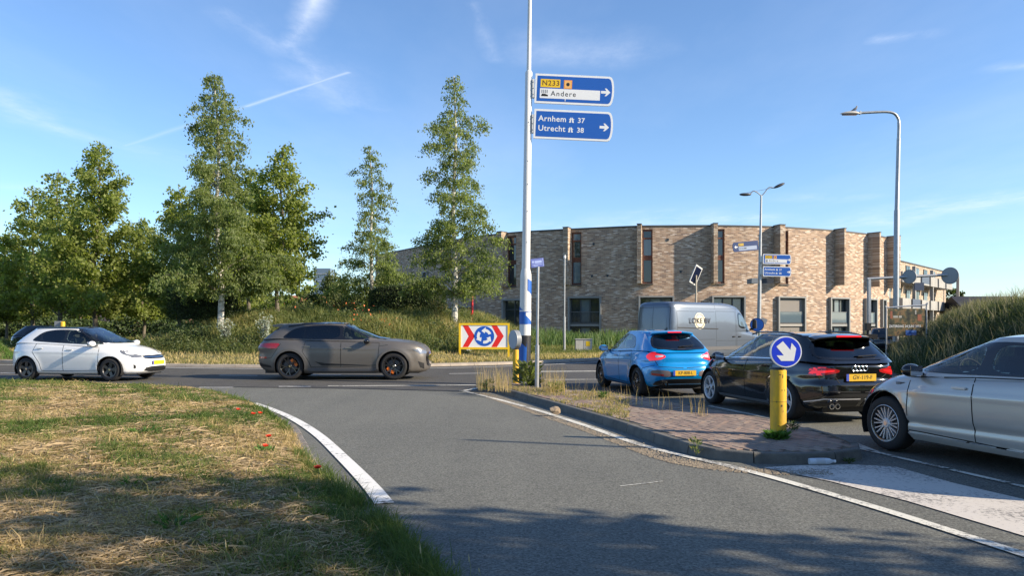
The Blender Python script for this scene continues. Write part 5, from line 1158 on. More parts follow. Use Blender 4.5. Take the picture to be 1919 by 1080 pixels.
def arrow(s=1.0): return [(-.11 * s, -.032 * s), (.02 * s, -.032 * s), (-.02 * s, -.095 * s), (.02 * s, -.095 * s), (.12 * s, 0), (.02 * s, .095 * s), (-.02 * s, .095 * s), (.02 * s, .032 * s), (-.11 * s, .032 * s)]
def shift(p, x, y): return [(a + x, b + y) for a, b in p]
def hwy(M, par, x, y, s, m):   # motorway pictogram: two converging carriageways crossed by a bridge
    flat(par, M, shift([(-.5 * s, -.5 * s), (-.12 * s, -.5 * s), (-.05 * s, .5 * s), (-.22 * s, .5 * s)], x, y), m, 'symbol'); flat(par, M, shift([(.12 * s, -.5 * s), (.5 * s, -.5 * s), (.22 * s, .5 * s), (.05 * s, .5 * s)], x, y), m, 'symbol')
    flat(par, M @ Matrix.Translation((0, 0, .0018)), shift(rect(-.52 * s, .12 * s, .52 * s, .24 * s), x, y), m, 'symbol')
def board_top(par, M, L, h, tail='Andere'):
    def bl(Mf, bd):
        flat(bd, Mf, rect(.14, .035, .645, .245), M_SYEL, 'number_field'); text('N233', .185, Mf @ Matrix.Translation((.175, .14, .002)), mat('ink_brown', (.12, .05, .01), rough=.6), bd, ext=.0006, bold=.003, sp=1.12)
        flat(bd, Mf, rect(.74, .015, .95, .24), M_ORNG, 'symbol_field'); flat(bd, Mf @ Matrix.Translation((0, 0, .001)), rect(.76, .035, .93, .22), mat('sign_peach', (.85, .45, .14), rough=.4), 'symbol_field'); flat(bd, Mf @ Matrix.Translation((0, 0, .002)), [(.845 + .045 * math.cos(a), .128 + .047 * math.sin(a)) for a in np.linspace(0, 6.28, 14)[:-1]], M_INK, 'symbol_dot')
        flat(bd, Mf, rect(.13, -.25, 1.68, .005), M_SWHITE, 'name_field')
        for k in range(4): flat(bd, Mf @ Matrix.Translation((0, 0, .001)), rect(.17 + k * .045, -.12, .195 + k * .045, -.03), M_SGREY, 'symbol')
        flat(bd, Mf @ Matrix.Translation((0, 0, .001)), [(.17, -.20), (.34, -.20), (.34, -.16), (.26, -.135), (.19, -.135), (.165, -.17)], M_INK, 'symbol')
        text('Andere', .185, Mf @ Matrix.Translation((.41, -.125, .002)), M_INK, bd, ext=.0006, bold=.001, sp=1.2)
        flat(bd, Mf @ Matrix.Translation((0, 0, .001)), rect(.78, -.305, .80, -.25), M_SWHITE, 'edge_line'); flat(bd, Mf, shift(arrow(1.05), 1.82, -.03), M_SWHITE, 'arrow')
    return signboard(par, M, L, h, (M_SWHITE, M_SBLUE), bl)
def board_low(par, M, L, h):
    def bl(Mf, bd):
        text('Arnhem', .205, Mf @ Matrix.Translation((.11, .135, .001)), M_SWHITE, bd, ext=.0008, bold=.003, sp=1.08); text('Utrecht', .205, Mf @ Matrix.Translation((.11, -.115, .001)), M_SWHITE, bd, ext=.0008, bold=.003, sp=1.08)
        hwy(Mf, bd, .965, .125, .13, M_SWHITE); hwy(Mf, bd, .95, -.125, .13, M_SWHITE)
        text('37', .18, Mf @ Matrix.Translation((1.12, .12, .001)), M_SWHITE, bd, ext=.0008, bold=.003, sp=1.05); text('38', .18, Mf @ Matrix.Translation((1.11, -.13, .001)), M_SWHITE, bd, ext=.0008, bold=.003, sp=1.05)
        flat(bd, Mf, shift(arrow(1.05), 1.81, -.02), M_SWHITE, 'arrow')
    return signboard(par, M, L, h, (M_SWHITE, M_SBLUE), bl)
# ---- the big pole
PY = 19.9; base = Vector((XU(983, PY), PY, .1)); topx = XU(993.5, PY) - base.x
pole = thing('lamp_post', 'tall white steel lamp post with blue and black wrapped base carrying two direction signs', 'lamp post', tuple(base))
def pxat(z): return (topx) * (z / 10.0)
z1, z2 = ZV(515, PY) - .1, ZV(132, PY) - .1
q = MB(); q.tube([(0, 0, -.1), (pxat(z1), 0, z1 - .12), (pxat(z1), 0, z1), (pxat(z1), 0, z1 + .18)], [.150, .145, .143, .102], 32, mi=0)
q.build('pole_base', M_WP, pole, smooth=True)
q = MB(); q.tube([(pxat(z1), 0, z1 + .12), (pxat(z2), 0, z2 - .05), (pxat(z2), 0, z2)], [.108, .092, .060], 28); q.build('pole', M_WP, pole, smooth=True)
q = MB(); q.tube([(pxat(z2), 0, z2 - .02), (pxat(11), 0, 11.2)], [.058, .042], 20); q.build('upper_pole', M_WP, pole, smooth=True)
def wrap(a0, a1, zz, m, name, r=.1485, skew=0.0, n=14):     # a: degrees, 0 = towards camera (-Y), + = to the right; zz: (z at a0 low, z at a0 high, z at a1 low, z at a1 high)
    q = MB(); vs = []
    for k in range(n + 1):
        f = k / n; a = R(a0 + (a1 - a0) * f); zl = zz[0] + (zz[2] - zz[0]) * f; zh = zz[1] + (zz[3] - zz[1]) * f
        for z in (zl, zh): vs.append((pxat(z) + r * math.sin(a), -r * math.cos(a), z))
    q.add(vs, [(2 * k, 2 * k + 2, 2 * k + 3, 2 * k + 1) for k in range(n)]); q.build(name, m, pole, smooth=True)
def zv(v): return ZV(v, PY) - .1
wrap(-180, 180, (0, zv(629), 0, zv(629)), M_PBLACK, 'black_wrap', .1545, n=40)
wrap(-80, 15, (zv(672), zv(634), zv(686), zv(652)), M_PBLUE, 'blue_stripe', .1565); wrap(15, 20, (zv(686), zv(652), zv(640), zv(640)), M_PBLUE, 'blue_stripe', .1565)
wrap(-100, 60, (zv(588), zv(572), zv(586), zv(592)), M_PBLUE, 'blue_stripe', .153); wrap(-180, 180, (zv(608), zv(585), zv(608), zv(585)), M_PBLUE, 'blue_stripe', .1525, n=40)
wrap(-95, 85, (zv(584.5), zv(582), zv(584.5), zv(582)), M_WP, 'white_band', .1545); wrap(5, 85, (zv(592), zv(586), zv(604), zv(586)), M_WP, 'white_stripe', .1545); wrap(20, 95, (zv(545), zv(523), zv(556), zv(530)), M_PBLUE, 'blue_stripe', .151)
q = MB()
for z in (2.5, 3.6, 4.4, 5.1, 5.7, 6.7): q.ball((pxat(z) + .02, -.105, z), .012, 8, 6)
q.build('bolt', M_GALV, pole, fix=False)
dg = thing('direction_sign', 'upper blue direction sign with N233 and Andere on the big white lamp post', 'road sign', (base.x, base.y, base.z))
Mx = lambda z, x0, rot: Matrix.Translation((pxat(z) + x0, -.06, z)) @ Euler((R(90), 0, 0)).to_matrix().to_4x4() @ Matrix.Rotation(rot, 4, 'Z')
za = ZV(167, PY) - .1; zb = ZV(233, PY) - .1
def brackets(par, z):
    q = MB(); q.box((pxat(z) + .125, -.05, z), (.06, .10, .48)); q.build('bracket', M_WP, par, bevel=.005)
    q = MB()
    for dz in (-.16, 0, .16): q.ball((pxat(z) + .125, -.103, z + dz), .014, 8, 6)
    q.build('bolt', M_SGREY, par, fix=False)
brackets(dg, za); board_top(dg, Mx(za, .165, R(-2.6)), 2.04, .76)
dg2 = thing('direction_sign', 'lower blue direction sign with Arnhem and Utrecht on the big white lamp post', 'road sign', (base.x, base.y, base.z))
brackets(dg2, zb); board_low(dg2, Mx(zb, .150, R(-2.6)), 2.04, .76)
# ---- far mast with two lamp arms and a copy of the signs
FY = 50.0
mast = thing('lamp_post', 'distant grey mast with two lamp arms in front of the curved building', 'lamp post', (XU(1422, FY), FY, .2))
hh = ZV(366, FY) - .2; lx = XU(1427, FY) - XU(1422, FY)
q = MB(); q.tube([(0, 0, 0), (lx * .35, 0, hh * .35), (lx, 0, hh)], [.15, .12, .06], 16); q.build('pole', M_GALV, mast, smooth=True)
for tip_u, tip_v, rr_ in ((1388, 364.5, 0), (1470, 346, 0)):
    tx = XU(tip_u, FY) - XU(1422, FY); tz = ZV(tip_v, FY) - .2; sgn = 1 if tx > lx else -1; hx = tx - sgn * .62
    hz_ = tz - (.02 if sgn < 0 else .35)
    pts = [(lx, 0, hh - .05), (lx + sgn * .18, 0, hh + .12), (lx + sgn * .5, 0, hh + (.28 if sgn < 0 else .5)), (hx, 0, tz + (.0 if sgn < 0 else -.22))]
    am = MB(); am.tube(spline(pts, 5), .035, 8); a_ = am.build('lamp_arm', M_GALV, mast, smooth=True)
    hd = MB(); hd.ball((tx - sgn * .32, 0, tz + (.0 if sgn < 0 else -.06)), (.40, .16, .10), 14, 8, M=Euler((0, R(0 if sgn < 0 else -24), 0)).to_matrix()); hd.build('lamp_head', mat('lamp_dark', (.06, .06, .065), rough=.4), a_, smooth=True)
q = MB(); q.tube([(XU(1400, FY) - XU(1422, FY), 0, ZV(361, FY) - .2), (XU(1452, FY) - XU(1422, FY), 0, ZV(352, FY) - .2)], .012, 5); q.build('stay_wire', M_GALV, mast)
s1 = thing('direction_sign', 'small blue and white direction sign with Andere on the far mast', 'road sign', (mast.location.x, FY, .2)); zz = ZV(486, FY) - .2
Mf_ = lambda z, x0: Matrix.Translation((x0, -.2, z)) @ Euler((R(90), 0, 0)).to_matrix().to_4x4() @ Matrix.Rotation(R(-1.5), 4, 'Z') @ Matrix.Scale(.92, 4)
board_top(s1, Mf_(zz, .22), 1.98, .70); q = MB(); q.box((.15, -.12, zz), (.22, .1, .4)); q.build('bracket', M_WP, s1)
s2 = thing('direction_sign', 'small blue direction sign with Arnhem and Utrecht on the far mast', 'road sign', (mast.location.x, FY, .2)); zz = ZV(509, FY) - .2
board_low(s2, Mf_(zz, .22), 1.98, .70); q = MB(); q.box((.15, -.12, zz), (.22, .1, .4)); q.build('bracket', M_WP, s2)
s3 = thing('direction_sign', 'dark blue direction sign pointing left on the far mast', 'road sign', (mast.location.x, FY, .2)); zz = ZV(463, FY) - .2
Ml = Matrix.Translation((-.12, -.22, zz + .05)) @ Matrix.Rotation(R(180) + R(-25), 4, 'Z') @ Euler((R(90), 0, 0)).to_matrix().to_4x4() @ Matrix.Rotation(R(-7), 4, 'Z') @ Matrix.Scale(.9, 4)
def left_print(Mf, bd): pass
# board seen from the camera: its print faces the camera, so lay it from tip to post
def board_left(par, z, L=1.85, h=.62):
    M = Matrix.Translation((-.16 - L * .93, -.62, z - .10)) @ Matrix.Rotation(R(14), 4, 'Z') @ Euler((R(90), 0, 0)).to_matrix().to_4x4() @ Matrix.Rotation(R(6), 4, 'Z')
    def outl(g):
        x0 = .13 + g * .4; p = [(L - g, h / 2 - g), (x0, h / 2 - g)]
        for k in range(1, 8): a = math.pi / 2 + math.pi * k / 8; p.append((x0 + (.13 - g * .6) * math.cos(a), (h / 2 - g) * math.sin(a)))
        return p + [(x0, -h / 2 + g), (L - g, -h / 2 + g)]
    nv = mat('sign_navy', (.012, .035, .13), rough=.4)
    b = MB(); b.prism(outl(0), M, .045); bd = b.build('sign_board', nv, par)
    flat(bd, M @ Matrix.Translation((0, 0, .045)), rect(.42, .04, .80, .22), mat('sign_ochre', (.45, .30, .03), rough=.5), 'number_field'); flat(bd, M @ Matrix.Translation((0, 0, .045)), rect(.42, -.24, L - .12, .0), mat('sign_greyblue', (.30, .36, .48), rough=.5), 'name_field')
    [flat(bd, M @ Matrix.Translation((0, 0, .0468)), rect(*r_), mat('print_dim', (.05, .07, .09)), 'print_bar') for r_ in ((.46, -.15, .56, -.09), (.60, -.15, .78, -.10), (.80, -.16, .98, -.08), (.45, .11, .56, .15))]
    flat(bd, M @ Matrix.Translation((0, 0, .045)), [(-x + .24, y) for x, y in arrow(1.0)][::-1], M_SWHITE, 'arrow')
board_left(s3, zz)
s4 = thing('direction_sign', 'dark narrow arm board seen edge on below the other signs of the far mast', 'road sign', (mast.location.x, FY, .2)); zz = ZV(527, FY) - .2
q = MB(); q.box((-.32, .25, zz), (.42, 1.0, .33)); q.build('sign_board', M_SGREY, s4, bevel=.01); q = MB(); q.box((.62, .25, zz + .03), (.85, .05, .33), Euler((0, R(-3), 0)).to_matrix()); q.build('sign_board', mat('sign_dark', (.03, .035, .05), rough=.5), s4, bevel=.01)
# ---- right lamp with a bird on its head
LY = 37.0
lamp = thing('street_lamp', 'tall galvanised street lamp with curved arm against the sky at right', 'street lamp', (XU(1679, LY), LY, .6))
def LP_(u, v): return (XU(u, LY) - XU(1679, LY), 0, ZV(v, LY) - .6)
q = MB(); q.tube([LP_(1679, 640), LP_(1680, 525), LP_(1681, 396), LP_(1681.2, 392), LP_(1684.5, 259)], [.14, .13, .122, .10, .088], 20); q.build('pole', M_GALV, lamp, smooth=True)
q = MB(); q.tube(spline([LP_(1684.5, 262), LP_(1685, 230), LP_(1682, 219), LP_(1675, 212), LP_(1662, 209.5), LP_(1640, 210), LP_(1612, 211.5)], 6), [.075] * 7 + [.062] * 30, 14); am = q.build('lamp_arm', M_GALV, lamp, smooth=True)
q = MB(); vs = []; n = 18; hx0, _, hz0 = LP_(1574, 213); L_ = LP_(1612, 211)[0] - hx0
prof = [(0, .01, .0, .0), (.12, .07, .045, -.015), (.3, .12, .10, -.03), (.55, .15, .13, -.035), (.8, .14, .12, -.03), (.95, .08, .07, -.02), (1, .05, .05, -.01)]
for f, w_, up, dn in prof:
    for k in range(n): a = 2 * math.pi * k / n; s_ = math.sin(a); vs.append((hx0 + L_ * f, w_ * math.cos(a), hz0 + (up * s_ if s_ > 0 else -dn * s_ * -1 * -1)))
q.add(vs, [(i * n + k, i * n + (k + 1) % n, (i + 1) * n + (k + 1) % n, (i + 1) * n + k) for i in range(len(prof) - 1) for k in range(n)] + [tuple(range(n)), tuple(len(prof) * n - n + k for k in range(n))]); hd = q.build('lamp_head', mat('lamp_housing', (.42, .40, .36), rough=.5), lamp, smooth=True)
q = MB(); q.box((hx0 + L_ * .5, 0, hz0 - .035), (L_ * .72, .22, .05)); q.build('lamp_glass', mat('lamp_glass', (.03, .03, .035), rough=.15), hd, bevel=.015)
q = MB(); q.box((LP_(1612.5, 0)[0], 0, hz0 + .045), (.06, .13, .16)); q.build('collar', M_WP, hd, bevel=.01)
bird = thing('pigeon', 'grey bird perched on the head of the right street lamp', 'bird', tuple(Vector(lamp.location) + Vector((LP_(1603, 0)[0], 0, hz0 + .125))))
def skinned(name, pts, edges, rads, m, par, sub=2):
    me = bpy.data.meshes.new(name); me.from_pydata(pts, edges, []); o = bpy.data.objects.new(name, me); COL.objects.link(o); o.parent = par
    o.modifiers.new('s', 'SKIN'); sv = me.skin_vertices[0].data
    for i, r_ in enumerate(rads): sv[i].radius = (r_, r_)
    sv[0].use_root = True; o.modifiers.new('u', 'SUBSURF').levels = sub; o.modifiers['u'].render_levels = sub; me.materials.append(m); o.modifiers['s'].use_smooth_shade = True; return o
skinned('body', [(0, 0, .10), (.05, 0, .14), (.075, 0, .20), (.09, 0, .245), (.06, 0, .262), (.115, 0, .245), (-.07, 0, .07), (-.16, 0, .03), (-.22, 0, .01)], [(0, 1), (1, 2), (2, 3), (3, 5), (0, 6), (6, 7), (7, 8), (3, 4)], [.062, .055, .034, .034, .02, .009, .048, .022, .014], mat('feather_grey', (.12, .125, .14), rough=.8, col2=(.40, .40, .40), var=.6, vscale=9), bird)
q = MB(); q.tube([(.09, 0, .245), (.135, 0, .238)], [.012, .002], 8); q.build('beak', M_INK, bird)
for s in (-1, 1): q = MB(); q.tube([(.01, s * .025, .06), (.02, s * .03, 0)], .006, 6); q.box((.03, s * .03, .003), (.05, .03, .006)); q.build('leg', mat('bird_leg', (.4, .12, .08)), bird)

# ---- keep-right bollards
def bollard(label, x, y, z, hp, r, signh, front=True, sr=.19):
    b = thing('bollard', label, 'bollard', (x, y, z)); q = MB(); q.lathe([(.001, 0), (r, 0), (r, .1), (r, hp - .01), (r - .012, hp), (.001, hp)], 28); p = q.build('post', M_YPOST, b, smooth=True)
    for zz in (.52 * hp,): q = MB(); q.lathe([(r + .001, zz), (r + .001, zz + .006)], 28); q.build('seam', mat('seam_dark', (.25, .14, .02)), p, fix=False)
    q = MB(); q.lathe([(.001, hp + .035), (r * .8, hp + .03), (r * .85, hp)], 20); q.build('cap', M_BLK, b, smooth=True); return b
bx, by = G(1459, 815, .13)[:2]
blk = bollard('yellow round bollard on the near end of the brick island with blue arrow disc', bx, by, .112, .86, .102, 0)
M = Matrix.Translation((.06, -.07, .86 + .235)) @ Euler((R(90), 0, 0)).to_matrix().to_4x4() @ Matrix.Rotation(0, 4, 'Z'); sr = .20
circ = lambda r_, n=48: [(r_ * math.cos(2 * math.pi * k / n), r_ * math.sin(2 * math.pi * k / n)) for k in range(n)]
q = MB(); q.prism(circ(sr), M, .05); dsc = q.build('sign_disc', M_SWHITE, blk, smooth=True); flat(dsc, M @ Matrix.Translation((0, 0, .0502)), circ(sr - .014), mat('sign_blue_bright', (.012, .045, .60), rough=.35), 'sign_face', .002)
ar = [(-.058, .165), (.058, .165), (.058, -.02), (.135, .055), (.135, -.06), (.0, -.19), (-.135, -.06), (-.135, .055), (-.058, -.02)]
ar = [(x * .93, y * .80 - .0) for x, y in ar]
flat(dsc, M @ Matrix.Translation((0, 0, .0525)) @ Matrix.Rotation(R(40), 4, 'Z'), ar, M_SWHITE, 'arrow', .002)
b2x, b2y = G(967, 718, .13)[:2]
bl2 = bollard('slim yellow bollard at the foot of the big lamp post with sign disc seen edgewise', b2x, b2y, .11, .84, .075, 0)
M = Matrix.Translation((-.02, 0, .84 + .25)) @ Matrix.Rotation(R(-62), 4, 'Z') @ Euler((R(90), 0, 0)).to_matrix().to_4x4()
q = MB(); q.prism(circ(.235), M @ Matrix.Translation((0, 0, -.06)), .12); dd = q.build('sign_disc', mat('disc_edge', (.30, .32, .34), rough=.4), bl2, smooth=True)
flat(dd, M @ Matrix.Translation((0, 0, .061)), circ(.22), mat('disc_face', (.34, .38, .43), rough=.35), 'sign_face')
for k in range(3): q = MB(); q.lathe([(.237, -.03 + k * .03 - .004), (.240, -.03 + k * .03), (.237, -.03 + k * .03 + .004)], 40, M); q.build('edge_rib', M_SGREY, dd, fix=False)
q = MB()
for a_, z_, w1, h1 in ((-.1, .80, .030, .012), (.25, .78, .012, .05), (-.5, .45, .012, .02), (.1, .40, .02, .03), (.3, .33, .014, .012), (.55, .60, .01, .03), (-.25, .14, .03, .012), (.15, .60, .014, .014)):   # chips in the paint
    ca, sa = math.sin(a_), -math.cos(a_); r_ = .1026
    q.add([(ca * r_ - sa * -w1 / 2, sa * r_ + ca * -w1 / 2, z_ - h1 / 2), (ca * r_ - sa * w1 / 2, sa * r_ + ca * w1 / 2, z_ - h1 / 3), (ca * r_ - sa * w1 / 3, sa * r_ + ca * w1 / 3, z_ + h1 / 2), (ca * r_ + sa * w1 / 2, sa * r_ - ca * w1 / 2, z_ + h1 / 3)], [(0, 1, 2, 3)])
q.build('paint_chips', mat('chip_dark', (.05, .045, .035), rough=.9), blk, fix=False)['kind'] = 'stuff'
BY = 24.6; o = thing('bollard', 'yellow bollard head just showing above the roof of the white car', 'bollard', (XU(118, BY), BY, 0)); q = MB(); q.lathe([(.001, 0), (.07, 0), (.07, ZV(603, BY) - .02), (.05, ZV(603, BY)), (.001, ZV(603, BY))], 16); q.build('post', M_YPOST, o, smooth=True); q = MB(); q.box((-.17, .03, ZV(608, BY)), (.2, .05, .2)); q.build('sign_plate', M_SGREY, o)
# ---- roundabout board
RY = 33.2
rb_ = thing('chevron_board', 'yellow framed board with red chevrons and blue roundabout disc on the island slope', 'road sign', (XU(908, RY), RY, 0)); rbz = ZV(606, RY); rz0 = ZV(664, RY)
wB = XU(955, RY) - XU(860, RY); zB0, zB1 = ZV(655, RY), ZV(606, RY); hB = zB1 - zB0; q = MB()
fr_ = .085
for x in (-wB / 2 + fr_ / 2, wB / 2 - fr_ / 2): q.box((x, 0, (rbz + rz0 - .3) / 2), (fr_, .08, rbz - rz0 + .3))
q.box((0, 0, zB1 - fr_ / 2), (wB - 2 * fr_, .08, fr_)); q.box((0, 0, zB0 + fr_ / 2), (wB - 2 * fr_, .08, fr_)); q.build('frame', M_SYEL, rb_)
q = MB(); q.box((0, .0, (zB0 + zB1) / 2), (wB - 2 * fr_ - .004, .03, hB - 2 * fr_ - .004)); pn = q.build('sign_panel', M_SWHITE, rb_)
Mp = Matrix.Translation((0, -.0155, (zB0 + zB1) / 2)) @ Euler((R(90), 0, 0)).to_matrix().to_4x4(); hh_ = hB / 2 - fr_ - .01
for x0 in (-wB / 2 + .20, wB / 2 - .75): flat(pn, Mp, [(x0 - .04, -hh_), (x0 + .20, -hh_), (x0 + .50, 0), (x0 + .20, hh_), (x0 - .04, hh_), (x0 + .22, 0)], M_SRED, 'chevron')
flat(pn, Mp, circ(hh_ * .98), M_SWHITE, 'disc_rim'); flat(pn, Mp @ Matrix.Translation((0, 0, .002)), circ(hh_ * .92), mat('sign_blue_mid', (.008, .09, .48), rough=.35), 'sign_disc')
for k in range(3):
    a0 = R(20 + 120 * k); r0, r1 = hh_ * .42, hh_ * .68; pl = [(r1 * math.cos(a0 + R(t)), r1 * math.sin(a0 + R(t))) for t in range(0, 62, 10)] ; pl2 = [(r0 * math.cos(a0 + R(t)), r0 * math.sin(a0 + R(t))) for t in range(60, -2, -10)]
    e = a0 + R(60); hd_ = [(hh_ * .84 * math.cos(e), hh_ * .84 * math.sin(e)), (hh_ * .56 * math.cos(e + R(38)), hh_ * .56 * math.sin(e + R(38))), (hh_ * .26 * math.cos(e), hh_ * .26 * math.sin(e))]
    flat(pn, Mp @ Matrix.Translation((0, 0, .004)), pl + hd_ + pl2, M_SWHITE, 'arrow')
q = MB(); q.ball((-.0 + .0, 0, 0), .01); 
# ---- street name sign
NY = 17.6; ns = thing('street_name_sign', 'blue street name sign on a thin grey post beside the big lamp post', 'street sign', (XU(1006.5, NY), NY, .11)); nh = ZV(500, NY) - .11; dx_ = XU(1009, NY) - XU(1006.5, NY)
q = MB(); q.tube([(0, 0, -.05), (dx_ * .3, 0, .98), (dx_ * .3, 0, 1.0)], [.048, .048, .03], 16); q.tube([(dx_ * .3, 0, .98), (dx_, 0, nh)], [.031, .029], 16); q.build('post', M_GALV, ns, smooth=True)
M = Matrix.Translation((XU(998, NY) - XU(1006.5, NY), .05, nh - .02)) @ Matrix.Rotation(R(32), 4, 'Z') @ Euler((R(90), 0, 0)).to_matrix().to_4x4() @ Matrix.Rotation(R(8), 4, 'Z')
bd = flat(ns, M, rect(-.03, -.0, .33, .20), mat('sign_royal', (.008, .035, .24), rough=.4), 'sign_plate', .018); Mq = M @ Matrix.Translation((0, 0, .0182)); sp_ = mat('sign_pale', (.16, .22, .45), rough=.4); [flat(bd, Mq, rect(*r_), sp_, 'print_bar') for r_ in ((.0, .10, .055, .15), (.07, .09, .27, .15), (.0, .055, .27, .068), (.03, .025, .16, .04), (.295, .01, .31, .19))]
# ---- thin sensor mast, red post, solar panel, cabinet, second keep-left post
SY = 40.5; s = thing('sensor_mast', 'thin two part grey mast with white cap right of the street name sign', 'mast', (XU(1058, SY), SY, .12)); q = MB(); q.tube([(0, 0, -.1), (0, 0, 1.9)], .07, 12); q.tube([(0, 0, 1.88), (.02, 0, ZV(482, SY) - .12)], .042, 12); q.build('pole', M_GALV, s, smooth=True)
q = MB(); q.lathe([(.001, .16), (.06, .15), (.07, .02), (.07, 0), (.001, 0)], 12, Matrix.Translation((.02, 0, ZV(484, SY) - .12))); q.build('cap', M_SWHITE, s)
s = thing('red_post', 'red painted post half hidden under the right birch crown', 'post', (XU(885.5, 41), 41, float(H_isl(-2.1, 41.)))); q = MB(); q.tube([(0, 0, -.2), (0, 0, 1.75)], .055, 12); q.build('post', mat('post_red', (.55, .02, .03), rough=.4), s, smooth=True); q = MB(); q.box((0, 0, .4), (.13, .13, .1)); q.build('clamp', M_SRED, s)
OY = 44; s = thing('solar_panel', 'tilted solar panel on a thin post in front of the curved building', 'solar panel', (XU(1305, OY), OY, .2)); q = MB(); q.tube([(0, 0, -.1), (0, 0, ZV(516, OY) - .2)], .05, 12); q.build('post', mat('post_beige', (.42, .37, .29), rough=.5), s, smooth=True)
Ms = frame((0, 0, ZV(516, OY) - .2), (.38, 0, .92), Vector((.38, 0, .92)).cross(Vector((-.80, -.55, .33))).normalized()); Ms = frame(Ms.translation, (.38, 0, .92), (Vector((.62, .75, -.256))).normalized())
q = MB(); q.prism([(-.54, -.40), (.54, -.40), (.54, .40), (-.54, .40)], Ms, .05); fr2 = q.build('panel_frame', M_WP, s); flat(s, Ms @ Matrix.Translation((0, 0, .051)), rect(-.46, -.345, .46, .345), mat('solar_cell', (.01, .015, .04), rough=.15), 'cells')
flat(s, Ms @ Matrix.Translation((0, 0, -.004)), rect(-.46, -.345, .46, .345), MATS['solar_cell'], 'cells')
CY = 41.5; s = thing('utility_cabinet', 'grey utility cabinet with a yellow sticker in front of the reeds', 'cabinet', (XU(1094, CY), CY, .1)); q = MB(); q.box((0, 0, .33), (.90, .40, .74)); cb = q.build('housing', mat('cabinet_grey', (.44, .43, .39), rough=.6, col2=(.34, .33, .30), var=.6, vscale=3), s, bevel=.015)
q = MB(); q.box((0, 0, .72), (.96, .46, .05)); q.build('lid', MATS['cabinet_grey'], s, bevel=.01); q = MB(); q.box((.22, -.204, .48), (.22, .006, .26)); q.build('sticker', M_SYEL, s); q = MB(); q.box((-.0, -.202, .33), (.01, .006, .66)); q.build('door_gap', M_DRK, s)
KY = 36; s = thing('keep_side_sign', 'dark blue round sign at the foot of the far mast above the van bonnet', 'road sign', (XU(1419, KY), KY, .1)); q = MB(); q.tube([(0, 0, -.1), (0, 0, 1.6)], .05, 12); q.build('post', M_GALV, s, smooth=True)
M = Matrix.Translation((-.02, -.06, ZV(609, KY) - .1)) @ Matrix.Rotation(R(-10), 4, 'Z') @ Euler((R(90), 0, 0)).to_matrix().to_4x4(); q = MB(); q.prism(circ(.32), M, .03); q.build('sign_disc', mat('sign_navy2', (.01, .03, .12), rough=.4), s, smooth=True); flat(s, M @ Matrix.Translation((0, 0, .0302)), circ(.285), M_SBLUE, 'sign_face'); q = MB(); q.box((.35, .1, ZV(602, KY) - .1), (.28, .04, .26), Euler((0, R(20), 0)).to_matrix()); q.build('back_plate', M_SGREY, s)
# ---- gantry with two big sign backs
GY = 42.0; g = thing('sign_gantry', 'grey cantilever gantry with two round sign backs in front of the balcony block', 'gantry', (XU(1629, GY), GY, .1))
zt = ZV(523, GY) - .1; q = MB(); q.box((0, 0, zt / 2), (.17, .17, zt)); q.build('post', M_GALV, g, bevel=.02)
xe = XU(1790, GY) - XU(1629, GY); q = MB(); q.tube([(-.1, 0, zt), (xe, 0, zt + .25)], .075, 10); q.build('beam', M_GALV, g, smooth=True)
for u, dz in ((1703, 0), (1779, .05)):
    x = XU(u, GY) - XU(1629, GY); M = Matrix.Translation((x, -.12, zt + dz + .12)) @ Matrix.Rotation(R(-54), 4, 'Z') @ Euler((R(90), 0, 0)).to_matrix().to_4x4(); rd = .38 if u < 1750 else .46; q = MB(); q.prism(circ(rd), M, .05); d = q.build('sign_disc', M_SGREY, g, smooth=True)
    flat(d, M @ Matrix.Translation((0, 0, .05)), circ(rd - .06), mat('disc_grey2', (.30, .32, .33), rough=.5), 'back_plate'); q = MB(); q.box((x, -.14, zt + dz + .12), (.06, .06, .75)); q.build('bracket', M_GALV, d)
q = MB(); q.box((XU(1722, GY) - XU(1629, GY), -.05, zt - .42), (.5, .08, .42)); q.build('signal_box', mat('box_blue', (.03, .05, .10), rough=.5), g)
# ---- advertising banner on a tubular frame
AY = 36.0; a = thing('banner_frame', 'dark printed event banner in a tubular frame at the foot of the right lamp', 'banner', (XU(1699, AY), AY, 0)); zb0, zb1 = ZV(632, AY), ZV(577, AY); w_ = XU(1737, AY) - XU(1662, AY)
q = MB(); q.tube(spline([(-w_ / 2, 0, -.1), (-w_ / 2, 0, zb1 - .1), (-w_ / 2 + .1, 0, zb1), (w_ / 2 - .1, 0, zb1 + .12), (w_ / 2, 0, zb1), (w_ / 2, 0, -.1)], 4), .035, 8); q.build('frame', M_GALV, a, smooth=True)
def posterm():
    m = bpy.data.materials.new('banner_print'); m.use_nodes = True; nt = m.node_tree; b = nt.nodes['Principled BSDF']; t = _n(nt, 'ShaderNodeTexCoord'); n = _n(nt, 'ShaderNodeTexNoise', Scale=3.5, Detail=5.0); nt.links.new(t.outputs['Object'], n.inputs[0]); r = _n(nt, 'ShaderNodeValToRGB'); nt.links.new(n.outputs[0], r.inputs[0])
    e = r.color_ramp.elements; e[0].position = .35; e[0].color = (.012, .016, .012, 1); e[1].position = .5; e[1].color = (.07, .07, .03, 1)
    for p, c in ((.58, (.22, .13, .05, 1)), (.66, (.02, .025, .02, 1)), (.74, (.3, .07, .03, 1))): k = e.new(p); k.color = c
    nt.links.new(r.outputs[0], b.inputs['Base Color']); b.inputs['Roughness'].default_value = .6; return m
q = MB(); q.box((0, 0, (zb0 + zb1) / 2), (w_ - .12, .02, zb1 - zb0 - .08)); bn = q.build('banner', posterm(), a)
